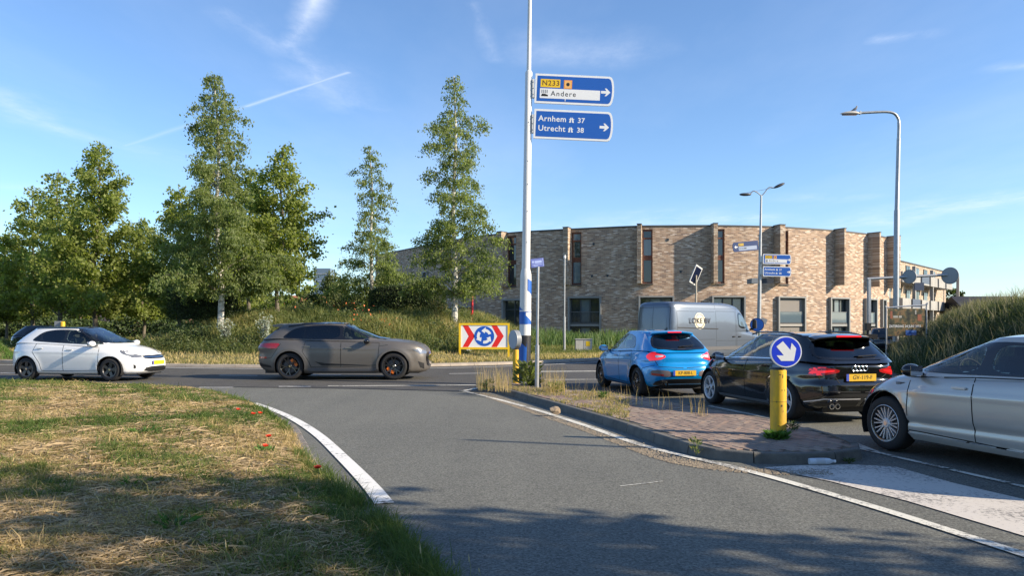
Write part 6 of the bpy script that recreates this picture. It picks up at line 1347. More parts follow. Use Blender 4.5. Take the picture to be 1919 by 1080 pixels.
M = Matrix.Translation((-w_ / 2 + .12, -.012, zb0 + .50)) @ Euler((R(90), 0, 0)).to_matrix().to_4x4(); text('ZATERDAG 24 JUNI 2023', .155, M, M_SWHITE, bn, bold=.003, xs=.88, ext=.001); [flat(bn, M, rect(*r_), mat('print_red', (.32, .10, .05)), 'print_field') for r_ in ((.06, .36, .16, .72), (1.34, .26, 1.52, .56))]; [flat(bn, M, rect(*r_), mat('print_pale', (.42, .40, .34)), 'print_bar') for r_ in ((.20, .40, .42, .50), (.46, .40, .60, .50), (1.22, .56, 1.28, .76))]
flat(bn, M, rect(.78, -.42, 1.28, -.18), mat('print_blue', (.02, .10, .35)), 'print_field')
# ---- signal post far right, small dark car far behind
s = thing('signal_post', 'short black signal post behind the right end of the black car', 'traffic signal', (XU(1627, 31), 31, .05)); q = MB(); q.tube([(0, 0, -.1), (0, 0, 1.5)], .05, 10); q.box((0, 0, 1.45), (.18, .2, .3)); q.build('post', M_BLK, s); q = MB(); q.box((.08, 0, 1.05), (.5, .25, .2)); q.build('signal_box', M_BLK, s)
dk2 = dict(a3); dk2.update(paint=P_DARK, skins=a3['skins'][:2], seams=[], strips=[], doors=[])
c, _b = make_car('car', 'dark car seen far away from behind between the signal post and the bank', 'car', dk2); place(c, XU(1652, 46), 46, 90 - 20)
# ---- bottle in the gutter, stone lump on the kerb
gx, gy = G(1540, 873)[:2]
bt = thing('plastic_bottle', 'clear plastic bottle lying in the gutter at the near tip of the brick island', 'bottle', (gx, gy, .045), R(2)); Mr = Euler((0, R(90), 0)).to_matrix().to_4x4()
q = MB(); q.lathe([(.001, -.14), (.034, -.138), (.037, -.10), (.035, -.02), (.037, .05), (.034, .085), (.016, .12), (.014, .14), (.001, .141)], 20, Mr); q.build('bottle_body', mat('clear_plastic', (.55, .60, .66), rough=.15, spec=.8), bt, smooth=True); q = MB(); q.lathe([(.001, .138), (.016, .138), (.016, .158), (.001, .159)], 14, Mr); q.build('bottle_cap', M_SWHITE, bt); q = MB(); q.lathe([(.0375, -.07), (.0375, .03)], 20, Mr); q.build('bottle_label', mat('label_pale', (.45, .48, .52)), bt, fix=False)
def rock(label, p, r, m, name='stone_lump', cat='stone'):
    bm = bmesh.new(); bmesh.ops.create_icosphere(bm, subdivisions=2, radius=1)
    for v in bm.verts: v.co *= 1 + random.uniform(-.22, .22); v.co.x *= r[0]; v.co.y *= r[1]; v.co.z *= r[2]
    me = bpy.data.meshes.new(name); bm.to_mesh(me); bm.free(); o = link(name, me, m); o.location = p; return tag(o, label, cat)
rock('rough tan clod stuck to the dark face of the island kerb', tuple(G(1040, 770, .1)), (.10, .05, .07), mat('clod', (.33, .25, .17), rough=.9, bump=.6))
rock('pale litter lump in the grass below the chevron board', tuple(Vector((XU(876, 34), 34, float(H_isl(XU(876, 34), 34.)) + .08))), (.18, .10, .08), M_SWHITE, 'litter', 'litter')
# unseen lamp post right of the frame, inferred from its thin shadow across the road
tipS = G(878, 825); hS = 6.4; bs = tipS + Vector((SUN_V.x, SUN_V.y, 0)).normalized() * (hS / math.tan(SUN_EL))
o = thing('unseen_lamp_post', 'slim tapered pole standing beside the queue just outside the right edge', 'pole', (bs.x, bs.y, 0)); q = MB(); q.tube([(0, 0, 0), (0, 0, hS)], [.10, .045], 12); q.build('shaft', M_GALV, o, smooth=True); q = MB(); q.ball((0, 0, hS), .04); q.build('finial', M_GALV, o, smooth=True)
# ================================================================== vegetation
def leafmat(name, stops, transl=.45, rough=.55):
    m = bpy.data.materials.new(name); m.use_nodes = True; nt = m.node_tree; nt.nodes.clear(); L = nt.links; o = _n(nt, 'ShaderNodeOutputMaterial')
    at = _n(nt, 'ShaderNodeAttribute'); at.attribute_name = 'tint'; rp = _n(nt, 'ShaderNodeValToRGB'); L.new(at.outputs['Fac'], rp.inputs[0]); e = rp.color_ramp.elements
    e[0].position = stops[0][0]; e[0].color = (*stops[0][1], 1); e[1].position = stops[-1][0]; e[1].color = (*stops[-1][1], 1)
    for p, c in stops[1:-1]: k = e.new(p); k.color = (*c, 1)
    pb = _n(nt, 'ShaderNodeBsdfPrincipled'); pb.inputs['Roughness'].default_value = rough; pb.inputs['Specular IOR Level'].default_value = .3; L.new(rp.outputs[0], pb.inputs['Base Color'])
    tl = _n(nt, 'ShaderNodeBsdfTranslucent'); br = _n(nt, 'ShaderNodeMix'); br.data_type = 'RGBA'; br.blend_type = 'MULTIPLY'; br.inputs['Factor'].default_value = 1; L.new(rp.outputs[0], br.inputs['A']); br.inputs['B'].default_value = (1.7, 1.8, .85, 1); L.new(br.outputs['Result'], tl.inputs['Color'])
    ms = _n(nt, 'ShaderNodeMixShader'); ms.inputs[0].default_value = transl; L.new(pb.outputs[0], ms.inputs[1]); L.new(tl.outputs[0], ms.inputs[2]); L.new(ms.outputs[0], o.inputs['Surface']); return m
LF_BIRCH = leafmat('birch_leaf', [(0, (.07, .10, .033)), (.5, (.135, .172, .06)), (.85, (.20, .235, .09)), (1, (.27, .30, .15))], .55)
LF_SYC = leafmat('sycamore_leaf', [(0, (.085, .112, .03)), (.5, (.165, .20, .052)), (.85, (.24, .275, .078)), (1, (.31, .33, .12))], .55)
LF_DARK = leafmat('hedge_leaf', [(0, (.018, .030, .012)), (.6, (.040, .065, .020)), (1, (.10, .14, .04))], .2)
LF_SHRUB = leafmat('shrub_leaf', [(0, (.05, .07, .025)), (.6, (.095, .12, .045)), (1, (.16, .18, .07))])
LF_SILV = leafmat('silver_leaf', [(0, (.18, .21, .16)), (1, (.42, .46, .40))], .2)
GR_DRY = leafmat('verge_grass', [(0, (.46, .34, .18)), (.35, (.36, .28, .13)), (.52, (.21, .21, .065)), (.75, (.11, .145, .036)), (1, (.07, .12, .026))], .3, .7)
GR_WILD = leafmat('wild_grass', [(0, (.50, .38, .20)), (.3, (.36, .30, .14)), (.55, (.22, .215, .075)), (.8, (.14, .16, .05)), (1, (.08, .11, .033))], .3, .7)
GR_BANK = leafmat('bank_grass', [(0, (.27, .23, .15)), (.3, (.11, .12, .06)), (.6, (.055, .075, .032)), (1, (.028, .048, .02))], .25, .7)  # shade of the bank is put into this darker grass colour
GR_REED = leafmat('reed_blade', [(0, (.17, .20, .08)), (.5, (.085, .15, .045)), (1, (.045, .10, .03))], .3, .6)
GR_LAWN = leafmat('slope_grass', [(0, (.16, .20, .06)), (.5, (.08, .16, .03)), (1, (.05, .12, .025))], .3, .7)
STRAW = leafmat('straw', [(0, (.50, .39, .24)), (.5, (.38, .28, .16)), (1, (.22, .16, .09))], .15, .75)
M_BARKW = mat('birch_bark', (.60, .58, .53), rough=.8, col2=(.05, .045, .04), var=.9, vscale=2.4, stretch=(1.2, 1.2, 3.2), bump=.4, bscale=20)
M_BARK = mat('grey_bark', (.17, .145, .11), rough=.9, col2=(.08, .065, .05), var=.9, vscale=5, stretch=(1, 1, .4), bump=.8, bscale=25)
M_LIMB = mat('limb_bark', (.14, .12, .09), rough=.9)
def quads_from(C, A, B):   # rhombus leaves: centre, half axes
    n = len(C); V = np.empty((n, 4, 3)); V[:, 0] = C - A; V[:, 1] = C - B * .9 + A * -.1; V[:, 2] = C + A; V[:, 3] = C + B * .9 - A * .1; return V.reshape(-1, 3), np.arange(n * 4).reshape(n, 4)
def rdir(n, rg, up=0.0):
    v = rg.normal(size=(n, 3)); v[:, 2] += up; return v / (np.linalg.norm(v, axis=1)[:, None] + 1e-9)
def leaves(C, size, rg, up=.3, ar=.6, droop=0.0):
    n = len(C); nrm = rg.normal(size=(n, 3)); nrm[:, 2] += up; nrm += np.array([SUN_V.x, SUN_V.y, .2]) * .75; nrm /= np.linalg.norm(nrm, axis=1)[:, None] + 1e-9; a = np.cross(nrm, rdir(n, rg)); a[:, 2] -= droop; a /= np.linalg.norm(a, axis=1)[:, None] + 1e-9; b = np.cross(nrm, a); s = size * rg.uniform(.6, 1.35, n)[:, None]
    return quads_from(C, a * s * .5, b * s * ar * .5)
def tree(name, label, X, Y, z0, Ht, prof, kind, nleaf, leafsize, nb=60, cb=.14, lean=(0, 0), seed=1, barkm=None, leafm=None, group=None, density=1.0, trunk_r=None, droop=None, squash=1.0):
    rg = np.random.default_rng(seed); t = thing(name, label, 'tree', (X, Y, z0), 0, group); birch = kind == 'birch'; barkm = barkm or (M_BARKW if birch else M_BARK); leafm = leafm or (LF_BIRCH if birch else LF_SYC)
    px, pr = zip(*prof); R0 = trunk_r or Ht * .0115; droop = (.75 if birch else .12) if droop is None else droop
    wob = rg.normal(size=(3, 2)) * Ht * .006
    def tp(f): return np.array([lean[0] * f + wob[0, 0] * math.sin(f * 5) + wob[1, 0] * math.sin(f * 11), lean[1] * f + wob[0, 1] * math.sin(f * 6) + wob[1, 1] * math.sin(f * 9), f * Ht])
    m = MB(); fs = np.linspace(0, .95, 15); m.tube([tuple(tp(f) - (0, 0, .3 if f == 0 else 0)) for f in fs], [R0 * (1.25 if f == 0 else 1) * (1 - f) ** .85 + .008 for f in fs], 9)
    P0, P1, WT = [], [], []; lim = MB()
    for i in range(nb):
        f = cb + (.985 - cb) * ((i + rg.uniform(0, .8)) / nb); az = i * 2.39996 + rg.uniform(-.4, .4); lob = .82 + .26 * math.sin(az * 2 + f * 9 + seed) + .16 * math.sin(az * 3 - f * 17 + seed * 2.3); r = np.interp(f, px, pr) * rg.uniform(.5, 1.12) * (lob if birch else .35 + .65 * lob)
        s = tp(max(f - (.03 if birch else .06) - r / Ht * .55, cb * .75)); d = np.array([math.cos(az), math.sin(az) * squash, 0]); rise = r * rg.uniform(.55, 1.25) * (1.0 if birch else 1.1)
        pts = []
        for k in range(6):
            q = k / 5; p = s + d * r * (q ** .9) + np.array([0, 0, rise * q * (1 - .35 * q) - (r * droop * .55) * q ** 2.6]); p[:2] += rg.normal(size=2) * .04 * r * q; pts.append(p)
        rb0 = max(.008, R0 * .22 * (1 - f)) + .004; lim.tube([tuple(p) for p in pts], [rb0 * (1 - k / 6.5) + .003 for k in range(6)], 4, caps=False)
        nt_ = max(5, int(r * 13))
        for k in range(nt_):
            q = rg.uniform(.18, 1.0) ** .8; j = min(4, int(q * 5)); p = pts[j] + (pts[j + 1] - pts[j]) * (q * 5 - j); L_ = rg.uniform(.3, .75) * (.45 + .38 * r) * (1.15 - .4 * q)
            dd = np.array([math.cos(az + rg.normal() * 1.1), math.sin(az + rg.normal() * 1.1), rg.uniform(-.1, .9) - droop * rg.uniform(.2, 1.7)]); dd /= np.linalg.norm(dd) + 1e-9; P0.append(p); P1.append(p + dd * L_); WT.append(L_ + .15)
    m.build('trunk', barkm, t, smooth=True, fix=False); lim.build('limbs', M_LIMB, t, smooth=True, fix=False)['kind'] = 'stuff'
    P0, P1, WT = np.array(P0), np.array(P1), np.array(WT); ids = rg.choice(len(P0), nleaf, p=WT / WT.sum()); q = rg.uniform(0, 1.05, nleaf)[:, None]; C = P0[ids] + (P1[ids] - P0[ids]) * q; sp = .09 + .05 * (0 if birch else 1.5); C += rg.normal(size=C.shape) * sp * (.6 + .5 * WT[ids][:, None])
    C[:, 2] -= droop * (q[:, 0] ** 2) * .18
    V, F_ = leaves(C, leafsize, rg, up=.4, ar=.62 if birch else .85, droop=droop * .9); tw = rg.uniform(0, 1, len(P0)); ti = np.clip(.25 * rg.uniform(0, 1, nleaf) + .35 * tw[ids] + .3 + .25 * rg.normal(size=nleaf) * .6, 0, 1)
    npmesh('crown', V, F_, leafm, t, {'tint': ti}); return t
def gz(x, y): return float(H_isl(float(x), float(y)))
BP = [(.0, 1.0), (.12, 1.9), (.25, 2.55), (.40, 2.45), (.5, 2.2), (.62, 1.7), (.72, 1.45), (.82, 1.1), (.92, .6), (1, .12)]
def sc_(p, k): return [(a, b * k) for a, b in p]
# --- the four foreground birches and the sycamores between them (photo: tall dark birch, slim birch, loose birch)
Y = 35.5; x = XU(412, Y); z = gz(x, Y); tree('birch_tree', 'tallest dark green birch with white trunk left of the brown car', x, Y, z, ZV(116, Y) - z, sc_([(0, 1.0), (.1, 1.9), (.2, 2.45), (.35, 2.35), (.5, 2.1), (.6, 1.55), (.7, 1.35), (.8, 1.15), (.9, .75), (1, .2)], 1.12), 'birch', 52000, .125, nb=170, cb=.20, lean=(-.15, 0), seed=11)
Y = 38.5; x = XU(851, Y); z = gz(x, Y); tree('birch_tree', 'loose tall birch standing just left of the big lamp post', x, Y, z, ZV(117, Y) - z, sc_([(0, .8), (.13, 1.7), (.22, 2.3), (.38, 2.15), (.5, 2.05), (.58, 1.3), (.66, 1.6), (.75, 1.45), (.84, 1.0), (.92, .6), (1, .2)], 1.15), 'birch', 33000, .125, nb=130, cb=.15, lean=(.05, 0), seed=12)
Y = 46.0; x = XU(692, Y); z = gz(x, Y); tree('birch_tree', 'slim pointed birch between the brown car and the dark low hedge', x, Y, z, ZV(256, Y) - z, sc_([(0, 1.2), (.1, 1.9), (.25, 2.2), (.42, 1.9), (.52, 1.25), (.6, .9), (.68, 1.05), (.8, .95), (.9, .6), (1, .2)], 1.32), 'birch', 22000, .135, nb=100, cb=.12, lean=(.2, 0), seed=13)
Y = 39.0; x = XU(522, Y); z = gz(x, Y); tree('sycamore_tree', 'airy green sycamore to the right of the tallest birch', x, Y, z, ZV(254, Y) - z, [(0, .6), (.2, 1.6), (.35, 2.3), (.55, 2.15), (.75, 1.55), (.88, .95), (1, .2)], 'syc', 17000, .155, nb=80, cb=.2, seed=14, lean=(.3, 0))
Y = 45.0; x = XU(181, Y); z = gz(x, Y); tree('sycamore_tree', 'broad sycamore with pale trunk above the white car', x, Y, z, ZV(244, Y) - z, [(0, .6), (.18, 2.0), (.35, 2.6), (.55, 2.5), (.7, 2.2), (.85, 1.5), (1, .3)], 'syc', 25000, .17, nb=95, cb=.18, seed=15, lean=(.1, 0))
specs = [(112, 49, 300, 2.6, 'bushy sycamore left of the broad one over the white car'), (62, 53, 345, 2.4, 'lower sycamore third from the left edge of the row'), (12, 56, 425, 2.6, 'small round sycamore at the left edge of the photo'), (-55, 58, 440, 3.2, 'rounded sycamore cut by the left edge of the photo'),
         (268, 54, 395, 2.3, 'shorter sycamore in the gap left of the tallest birch'), (335, 47, 330, 2.3, 'mid green tree partly behind the left side of the tallest birch'), (468, 45, 300, 2.3, 'pale green tree wedged between tallest birch and airy sycamore')]
for i, (u, Y, v, rr, lb) in enumerate(specs):
    x = XU(u, Y); z = gz(x, Y); tree('sycamore_tree', lb, x, Y, z, ZV(v, Y) - z, sc_([(0, .3), (.2, .8), (.4, 1.0), (.6, .95), (.8, .7), (.92, .4), (1, .15)], rr), 'syc', 12500, .19, nb=62, cb=.2, seed=30 + i)
# rows of thin trees farther back
bt_ = []
for i, (u, Y, v) in enumerate([(25, 72, 500), (45, 66, 480), (85, 75, 470), (120, 68, 470), (150, 78, 490), (215, 66, 470), (240, 72, 480), (300, 74, 485), (375, 70, 470), (450, 72, 500), (560, 70, 520), (-30, 70, 480)]):
    x = XU(u, Y); tl = tree('young_tree', 'thin trunked tree in the shaded grove, %s' % ['near the left edge', 'leftmost pale trunk', 'behind its roof', 'beside the broad sycamore', 'deepest in the grove', 'right of the broad sycamore', 'above its windscreen', 'above its bonnet', 'behind the tallest birch', 'seen right of the tallest birch trunk', 'behind the airy sycamore', 'cut off by the frame'][i], x, Y, .1, ZV(v, Y) - .1, sc_([(0, .2), (.3, .7), (.5, 1.0), (.75, .85), (1, .3)], 2.6), 'syc', 4200, .30, nb=26, cb=.28, seed=60 + i, group='trees of the shaded grove', trunk_r=.13)
Y = 52; x = XU(628, Y); tree('small_tree', 'low bushy pale green tree between the airy sycamore and the slim birch', x, Y, gz(x, Y), 3.6, sc_([(0, .6), (.2, 1.0), (.6, 1.0), (.85, .6), (1, .2)], 1.7), 'syc', 6500, .17, nb=34, cb=.05, seed=80, leafm=LF_SHRUB)
Y = 60; x = XU(570, Y); tree('small_tree', 'grey green small tree in front of the orange roofed house', x, Y, gz(x, Y), 3.6, sc_([(0, .6), (.2, 1.0), (.6, 1.0), (1, .3)], 1.6), 'syc', 3500, .2, nb=24, cb=.05, seed=81, leafm=LF_SHRUB)
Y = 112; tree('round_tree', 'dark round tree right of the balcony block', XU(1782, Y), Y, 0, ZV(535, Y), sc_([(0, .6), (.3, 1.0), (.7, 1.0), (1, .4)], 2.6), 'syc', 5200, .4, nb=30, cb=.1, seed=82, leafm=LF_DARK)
Y = 118; tree('round_tree', 'small light tree left of the dark roof behind the bank', XU(1812, Y), Y, 0, ZV(560, Y), sc_([(0, .6), (.3, 1.0), (.7, 1.0), (1, .4)], 1.8), 'syc', 2500, .35, nb=20, cb=.1, seed=83)
# trees standing right of and behind the camera: they cast the dappled shade over the foreground
for i, (x, y, h, r) in enumerate([(11.4, 1.7, 9.4, 2.1), (17.5, -1.6, 11.6, 2.7), (14.0, .1, 7.2, 2.2), (9.0, -1.6, 8.4, 2.5), (25.0, -4, 12.5, 3.0), (4.6, -3.2, 7.5, 2.4), (15.0, -3.2, 9.5, 3.2)]):
    tree('roadside_tree', 'leafy roadside tree beyond the frame to the right whose shade falls on the foreground', x, y, 0, h, sc_([(0, .3), (.25, .8), (.5, 1.0), (.75, .8), (.9, .45), (1, .15)], r), "syc", 2200 if i == 0 else 3300 if i == 1 else 7000, .22, nb=50, cb=.58 if i == 0 else .22, seed=90 + i, group='shade trees beside the road')

# --- hedges: clipped leafy blocks
def hedge(label, x0, x1, Yc, zlo, zhi, depth, n, rnd, seed, lm=LF_DARK):
    rg = np.random.default_rng(seed); t = thing('clipped_hedge', label, 'hedge', ((x0 + x1) / 2, Yc, zlo)); w = x1 - x0; h = zhi - zlo
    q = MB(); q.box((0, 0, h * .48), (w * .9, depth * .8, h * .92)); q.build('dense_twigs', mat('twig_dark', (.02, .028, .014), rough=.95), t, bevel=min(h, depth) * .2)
    u = rg.uniform(-1, 1, (n, 3)); k = rg.integers(0, 5, n); u[k == 0, 2] = 1; u[k == 1, 1] = -1; u[k == 2, 1] = -1; u[k == 3, 0] = rg.choice([-1, 1], (k == 3).sum()); u[k == 4, 2] = 1
    rx = rnd; a = np.abs(u[:, 0]); sc = 1 - rnd * np.clip(a - .5, 0, 1) ** 2 * 2.2; C = np.column_stack([u[:, 0] * w / 2, u[:, 1] * depth / 2 * sc, (u[:, 2] * .5 + .5) * h * sc]); C += rg.normal(size=C.shape) * .045
    V, F_ = leaves(C, .075, rg, up=.1); npmesh('foliage', V, F_, lm, t, {'tint': np.clip(rg.normal(.45, .25, n), 0, 1)}); return t
Y = 38.6; hedge('dark box clipped hedge behind the trunk of the tallest birch', XU(331, Y), XU(446, Y), Y, ZV(600, Y), ZV(536, Y), 2.0, 15000, .05, 201)
Y = 42.5; hedge('low rounded dark hedge between the slim birch and the loose birch', XU(698, Y), XU(832, Y), Y, ZV(592, Y), ZV(538, Y), 2.0, 17000, .42, 202)
# far wooded skyline as one mass
rg = np.random.default_rng(5); n = 52000
X = rg.uniform(-150, 40, n); Yv = 128 + rg.normal(size=n) * 2.5; top = 4.2 + 2.5 * nfield(X, X * 0, .11, 2) + 1.2 * nfield(X, X * 0, .5, 5); top = np.where(X > -20, top * .72, top * 1.15); C = np.column_stack([X, Yv, top * rg.uniform(0, 1, n) ** .7])
V, F_ = leaves(C, .75, rg); o = npmesh('treeline', V, F_, LF_SYC, None, {'tint': np.clip(rg.normal(.3, .2, n), 0, 1)}); tag(o, 'distant line of trees closing the view at the left behind the grove', 'treeline', None, 'stuff')
X = rg.uniform(-2, 210, 20000); C = np.column_stack([X, 190 + rg.normal(size=20000) * 3, (3.2 + 3 * nfield(X, X * 0, .08, 9)) * rg.uniform(0, 1, 20000)]); V, F_ = leaves(C, 1.0, rg); o = npmesh('treeline', V, F_, LF_DARK, None, {'tint': np.clip(rg.normal(.5, .2, 20000), 0, 1)}); tag(o, 'distant dark line of trees behind the right bank', 'treeline', None, 'stuff')

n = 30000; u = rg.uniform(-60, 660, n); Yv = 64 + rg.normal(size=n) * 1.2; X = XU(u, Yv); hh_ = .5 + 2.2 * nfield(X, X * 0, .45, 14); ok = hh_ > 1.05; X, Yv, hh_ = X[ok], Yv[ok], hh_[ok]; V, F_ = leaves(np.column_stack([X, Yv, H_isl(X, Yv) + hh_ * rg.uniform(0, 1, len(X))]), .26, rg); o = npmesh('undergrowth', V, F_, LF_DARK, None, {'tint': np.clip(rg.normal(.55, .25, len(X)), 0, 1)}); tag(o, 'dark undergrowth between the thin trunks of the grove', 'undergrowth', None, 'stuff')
# --- blades
def blades(name, X, Y, Z, h, w, lean, tint, m, label=None, cat=None, seed=3, kind='stuff', seg=2, lie=None):
    rg = np.random.default_rng(seed); n = len(X); a = rg.uniform(0, 2 * math.pi, n); wd = np.column_stack([np.cos(a), np.sin(a), np.zeros(n)]) * (w / 2)[:, None]; b = rg.uniform(0, 2 * math.pi, n); ln = np.column_stack([np.cos(b), np.sin(b), np.zeros(n)]) * (lean * h)[:, None]; B = np.column_stack([X, Y, Z]); up = np.zeros((n, 3)); up[:, 2] = h
    if seg == 2:
        M1 = B + up * .55 + ln * .28; T = B + up * (1 - .25 * np.minimum(lean, 1.5)[:, None]) + ln; V = np.stack([B - wd, B + wd, M1 - wd * .8, M1 + wd * .8, T - wd * .15, T + wd * .15], 1).reshape(-1, 3); i = np.arange(n) * 6
        F_ = np.stack([np.column_stack([i, i + 1, i + 3, i + 2]), np.column_stack([i + 2, i + 3, i + 5, i + 4])], 1).reshape(-1, 4); tt = np.repeat(tint, 2)
    else:
        T = B + up + ln; V = np.stack([B - wd, B + wd, T], 1).reshape(-1, 3); F_ = np.arange(n * 3).reshape(n, 3); tt = tint
    o = npmesh(name, V, F_, m, None, {'tint': tt}); tag(o, label, cat, None, kind); return o
def sample(poly, n, rg, bb=None, wfun=None):
    xs = [p[0] for p in poly]; ys = [p[1] for p in poly]; x0, x1, y0, y1 = bb or (min(xs), max(xs), min(ys), max(ys)); X = rg.uniform(x0, x1, n); Y = rg.uniform(y0, y1, n); ok = np_inpoly(X, Y, poly)
    if wfun is not None: ok &= rg.uniform(0, 1, n) < wfun(X, Y)
    return X[ok], Y[ok]
infr = lambda X, Y, m=.06: (np.abs(X) < Y * (.667 + m) + .4)
rg = np.random.default_rng(21)
# foreground verge: mown, mostly dry
def vw(X, Y): return infr(X, Y) * np.clip((7.0 / np.maximum(Y, 3.2)) ** 1.25, 0, 1)
X, Y = sample(VRG, 1150000, rg, (-16, 0, 3.4, 20.5), vw); X, Y = X[:210000], Y[:210000]
dE = np_polydist(X, Y, VRG_E, closed=False); dry = nfield(X, Y, .55, 3) * .5 + nfield(X, Y, 1.6, 8) * .3 + nfield(X, Y, 4.5, 6) * .3
green = np.clip((dry - .50) * 2.4 + .36 + .16 * S((Y - 8.5) / 4) + .45 * np.exp(-((dE - .25) / .22) ** 2) * (Y < 8.5) , 0, 1)
tint = np.clip(green + rg.normal(size=len(X)) * .17, 0, 1); dens = nfield(X, Y, 3.1, 12)
keep = rg.uniform(0, 1, len(X)) < (.45 + .75 * dens); X, Y, dE, tint, green = X[keep], Y[keep], dE[keep], tint[keep], green[keep]
h = (.035 + .05 * rg.uniform(0, 1, len(X)) + .07 * green * rg.uniform(0, 1, len(X))) * (.7 + .6 * nfield(X, Y, 2.2, 15)); h *= np.where(rg.uniform(0, 1, len(X)) < .03, 1.8, 1)
blades('verge_grass', X, Y, H_vrg(X, Y) - .01, h, .0035 + .0035 * rg.uniform(0, 1, len(X)) + .0006 * Y, .3 + 1.1 * rg.uniform(0, 1, len(X)), tint, GR_DRY, 'short dry grass with green patches on the foreground verge', 'grass', 4)
# straw clippings lying about
X, Y = sample(VRG, 420000, rg, (-14, 0, 3.4, 18), lambda X, Y: infr(X, Y) * np.clip((6.5 / np.maximum(Y, 3.2)) ** 1.5, 0, 1) * np.clip(1.35 - 1.0 * (nfield(X, Y, .55, 3) * .5 + nfield(X, Y, 1.6, 8) * .5) * 1.1, 0.08, 1) * (np_polydist(X, Y, VRG_E, closed=False) > .22)); n = min(len(X), 60000); X, Y = X[:n], Y[:n]
mat_ = nfield(X, Y, 1.3, 31); a = rg.uniform(0, math.pi, n) + 0; L_ = rg.uniform(.06, .30, n) * (.6 + .5 * mat_); zz = H_vrg(X, Y) + .015 + .05 * rg.uniform(0, 1, n) * mat_
d = np.column_stack([np.cos(a), np.sin(a), rg.normal(size=n) * .10]) * L_[:, None] / 2; C = np.column_stack([X, Y, zz]); wv_ = np.column_stack([-np.sin(a), np.cos(a), rg.normal(size=n) * .8]) * (.0018 + .0002 * Y)[:, None]
arch = np.zeros((n, 3)); arch[:, 2] = L_ * rg.uniform(0, .12, n); V = np.stack([C - d - wv_, C - d + wv_, C - wv_ + arch, C + wv_ + arch, C + d - wv_ * .6, C + d + wv_ * .6], 1).reshape(-1, 3); i = np.arange(n) * 6
o = npmesh('hay_clippings', V, np.stack([np.column_stack([i, i + 1, i + 3, i + 2]), np.column_stack([i + 2, i + 3, i + 5, i + 4])], 1).reshape(-1, 4), STRAW, None, {'tint': np.repeat(np.clip(rg.uniform(0, 1, n) * .8 + .2 * mat_, 0, 1), 2)}); tag(o, 'mown straw lying in mats over the foreground verge', 'hay', None, 'stuff')
# fresh green fringe along the near road edge
rim = [np.array(p) for p in spline([tuple(G(u, v))[:2] for u, v in [(560, 858), (640, 930), (700, 985), (742, 1030), (800, 1090), (830, 1150)]], 10)]
n = 7500; k = rg.integers(0, len(rim) - 1, n); f = rg.uniform(0, 1, n); Pm = np.array(rim); B = Pm[k] + (Pm[k + 1] - Pm[k]) * f[:, None] + rg.normal(size=(n, 2)) * (.05 + .03 * (k / len(rim)))[:, None]; cl = nfield(B[:, 0], B[:, 1], 4.0, 5); B = B[cl > .38]; n = len(B)
blades('fringe_grass', B[:, 0], B[:, 1], np.full(n, .0), rg.uniform(.05, .20, n), .004 + rg.uniform(0, .004, n), rg.uniform(.2, 1.1, n), np.clip(rg.normal(.85, .12, n), .5, 1), GR_DRY, 'fresh green grass fringe along the near road edge', 'grass', 6)
# broadleaf weeds in the verge
def weed(label, u, v, r, n, name='weed', z=.03, lm=GR_LAWN, hgt=.14, cat='weed', grp=None, P3=None):
    rg2 = np.random.default_rng(int(u * 7 + v)); p = P3 or G(u, v, z); t = thing(name, label, cat, tuple(p), 0, grp); a = rg2.uniform(0, 6.28, n); C = np.column_stack([np.cos(a) * r * rg2.uniform(.2, 1, n), np.sin(a) * r * rg2.uniform(.2, 1, n), rg2.uniform(.01, hgt, n)])
    dr = np.column_stack([np.cos(a), np.sin(a), rg2.uniform(.2, 1.2, n)]); dr /= np.linalg.norm(dr, axis=1)[:, None]; sd = np.cross(dr, rdir(n, rg2)); sd /= np.linalg.norm(sd, axis=1)[:, None]; s = rg2.uniform(.5, 1.2, n)[:, None] * r * .36; V, F_ = quads_from(C, dr * s, sd * s * .30); npmesh('leaves', V, F_, lm, t, {'tint': np.clip(rg2.normal(.7, .2, n), 0, 1)})
    q = MB()
    for k in range(5): aa = k * 1.26; q.tube([(0, 0, -.03), (math.cos(aa) * r * .3, math.sin(aa) * r * .3, hgt * .6), (math.cos(aa) * r * .6, math.sin(aa) * r * .6, hgt * .95)], .0025, 4)
    q.build('stem', mat('stem_green', (.08, .11, .03), rough=.7), t, fix=False); return t
weed('largest leafy green weed in the middle of the dry verge', 265, 826, .20, 130); weed('dark leafy weed at the edge of the shade left of the largest weed', 175, 860, .16, 90); weed('small leafy weed far left in the shaded verge', 60, 900, .14, 70)
weed('leafy weed under the paired poppies by the road edge', 497, 862, .13, 80); weed('leafy weed in the shaded straw below the largest weed', 250, 930, .15, 80); weed('dark weed low in the shaded verge near the bottom edge', 330, 1010, .16, 90); weed('blue green weed below the far poppies', 452, 790, .12, 60)
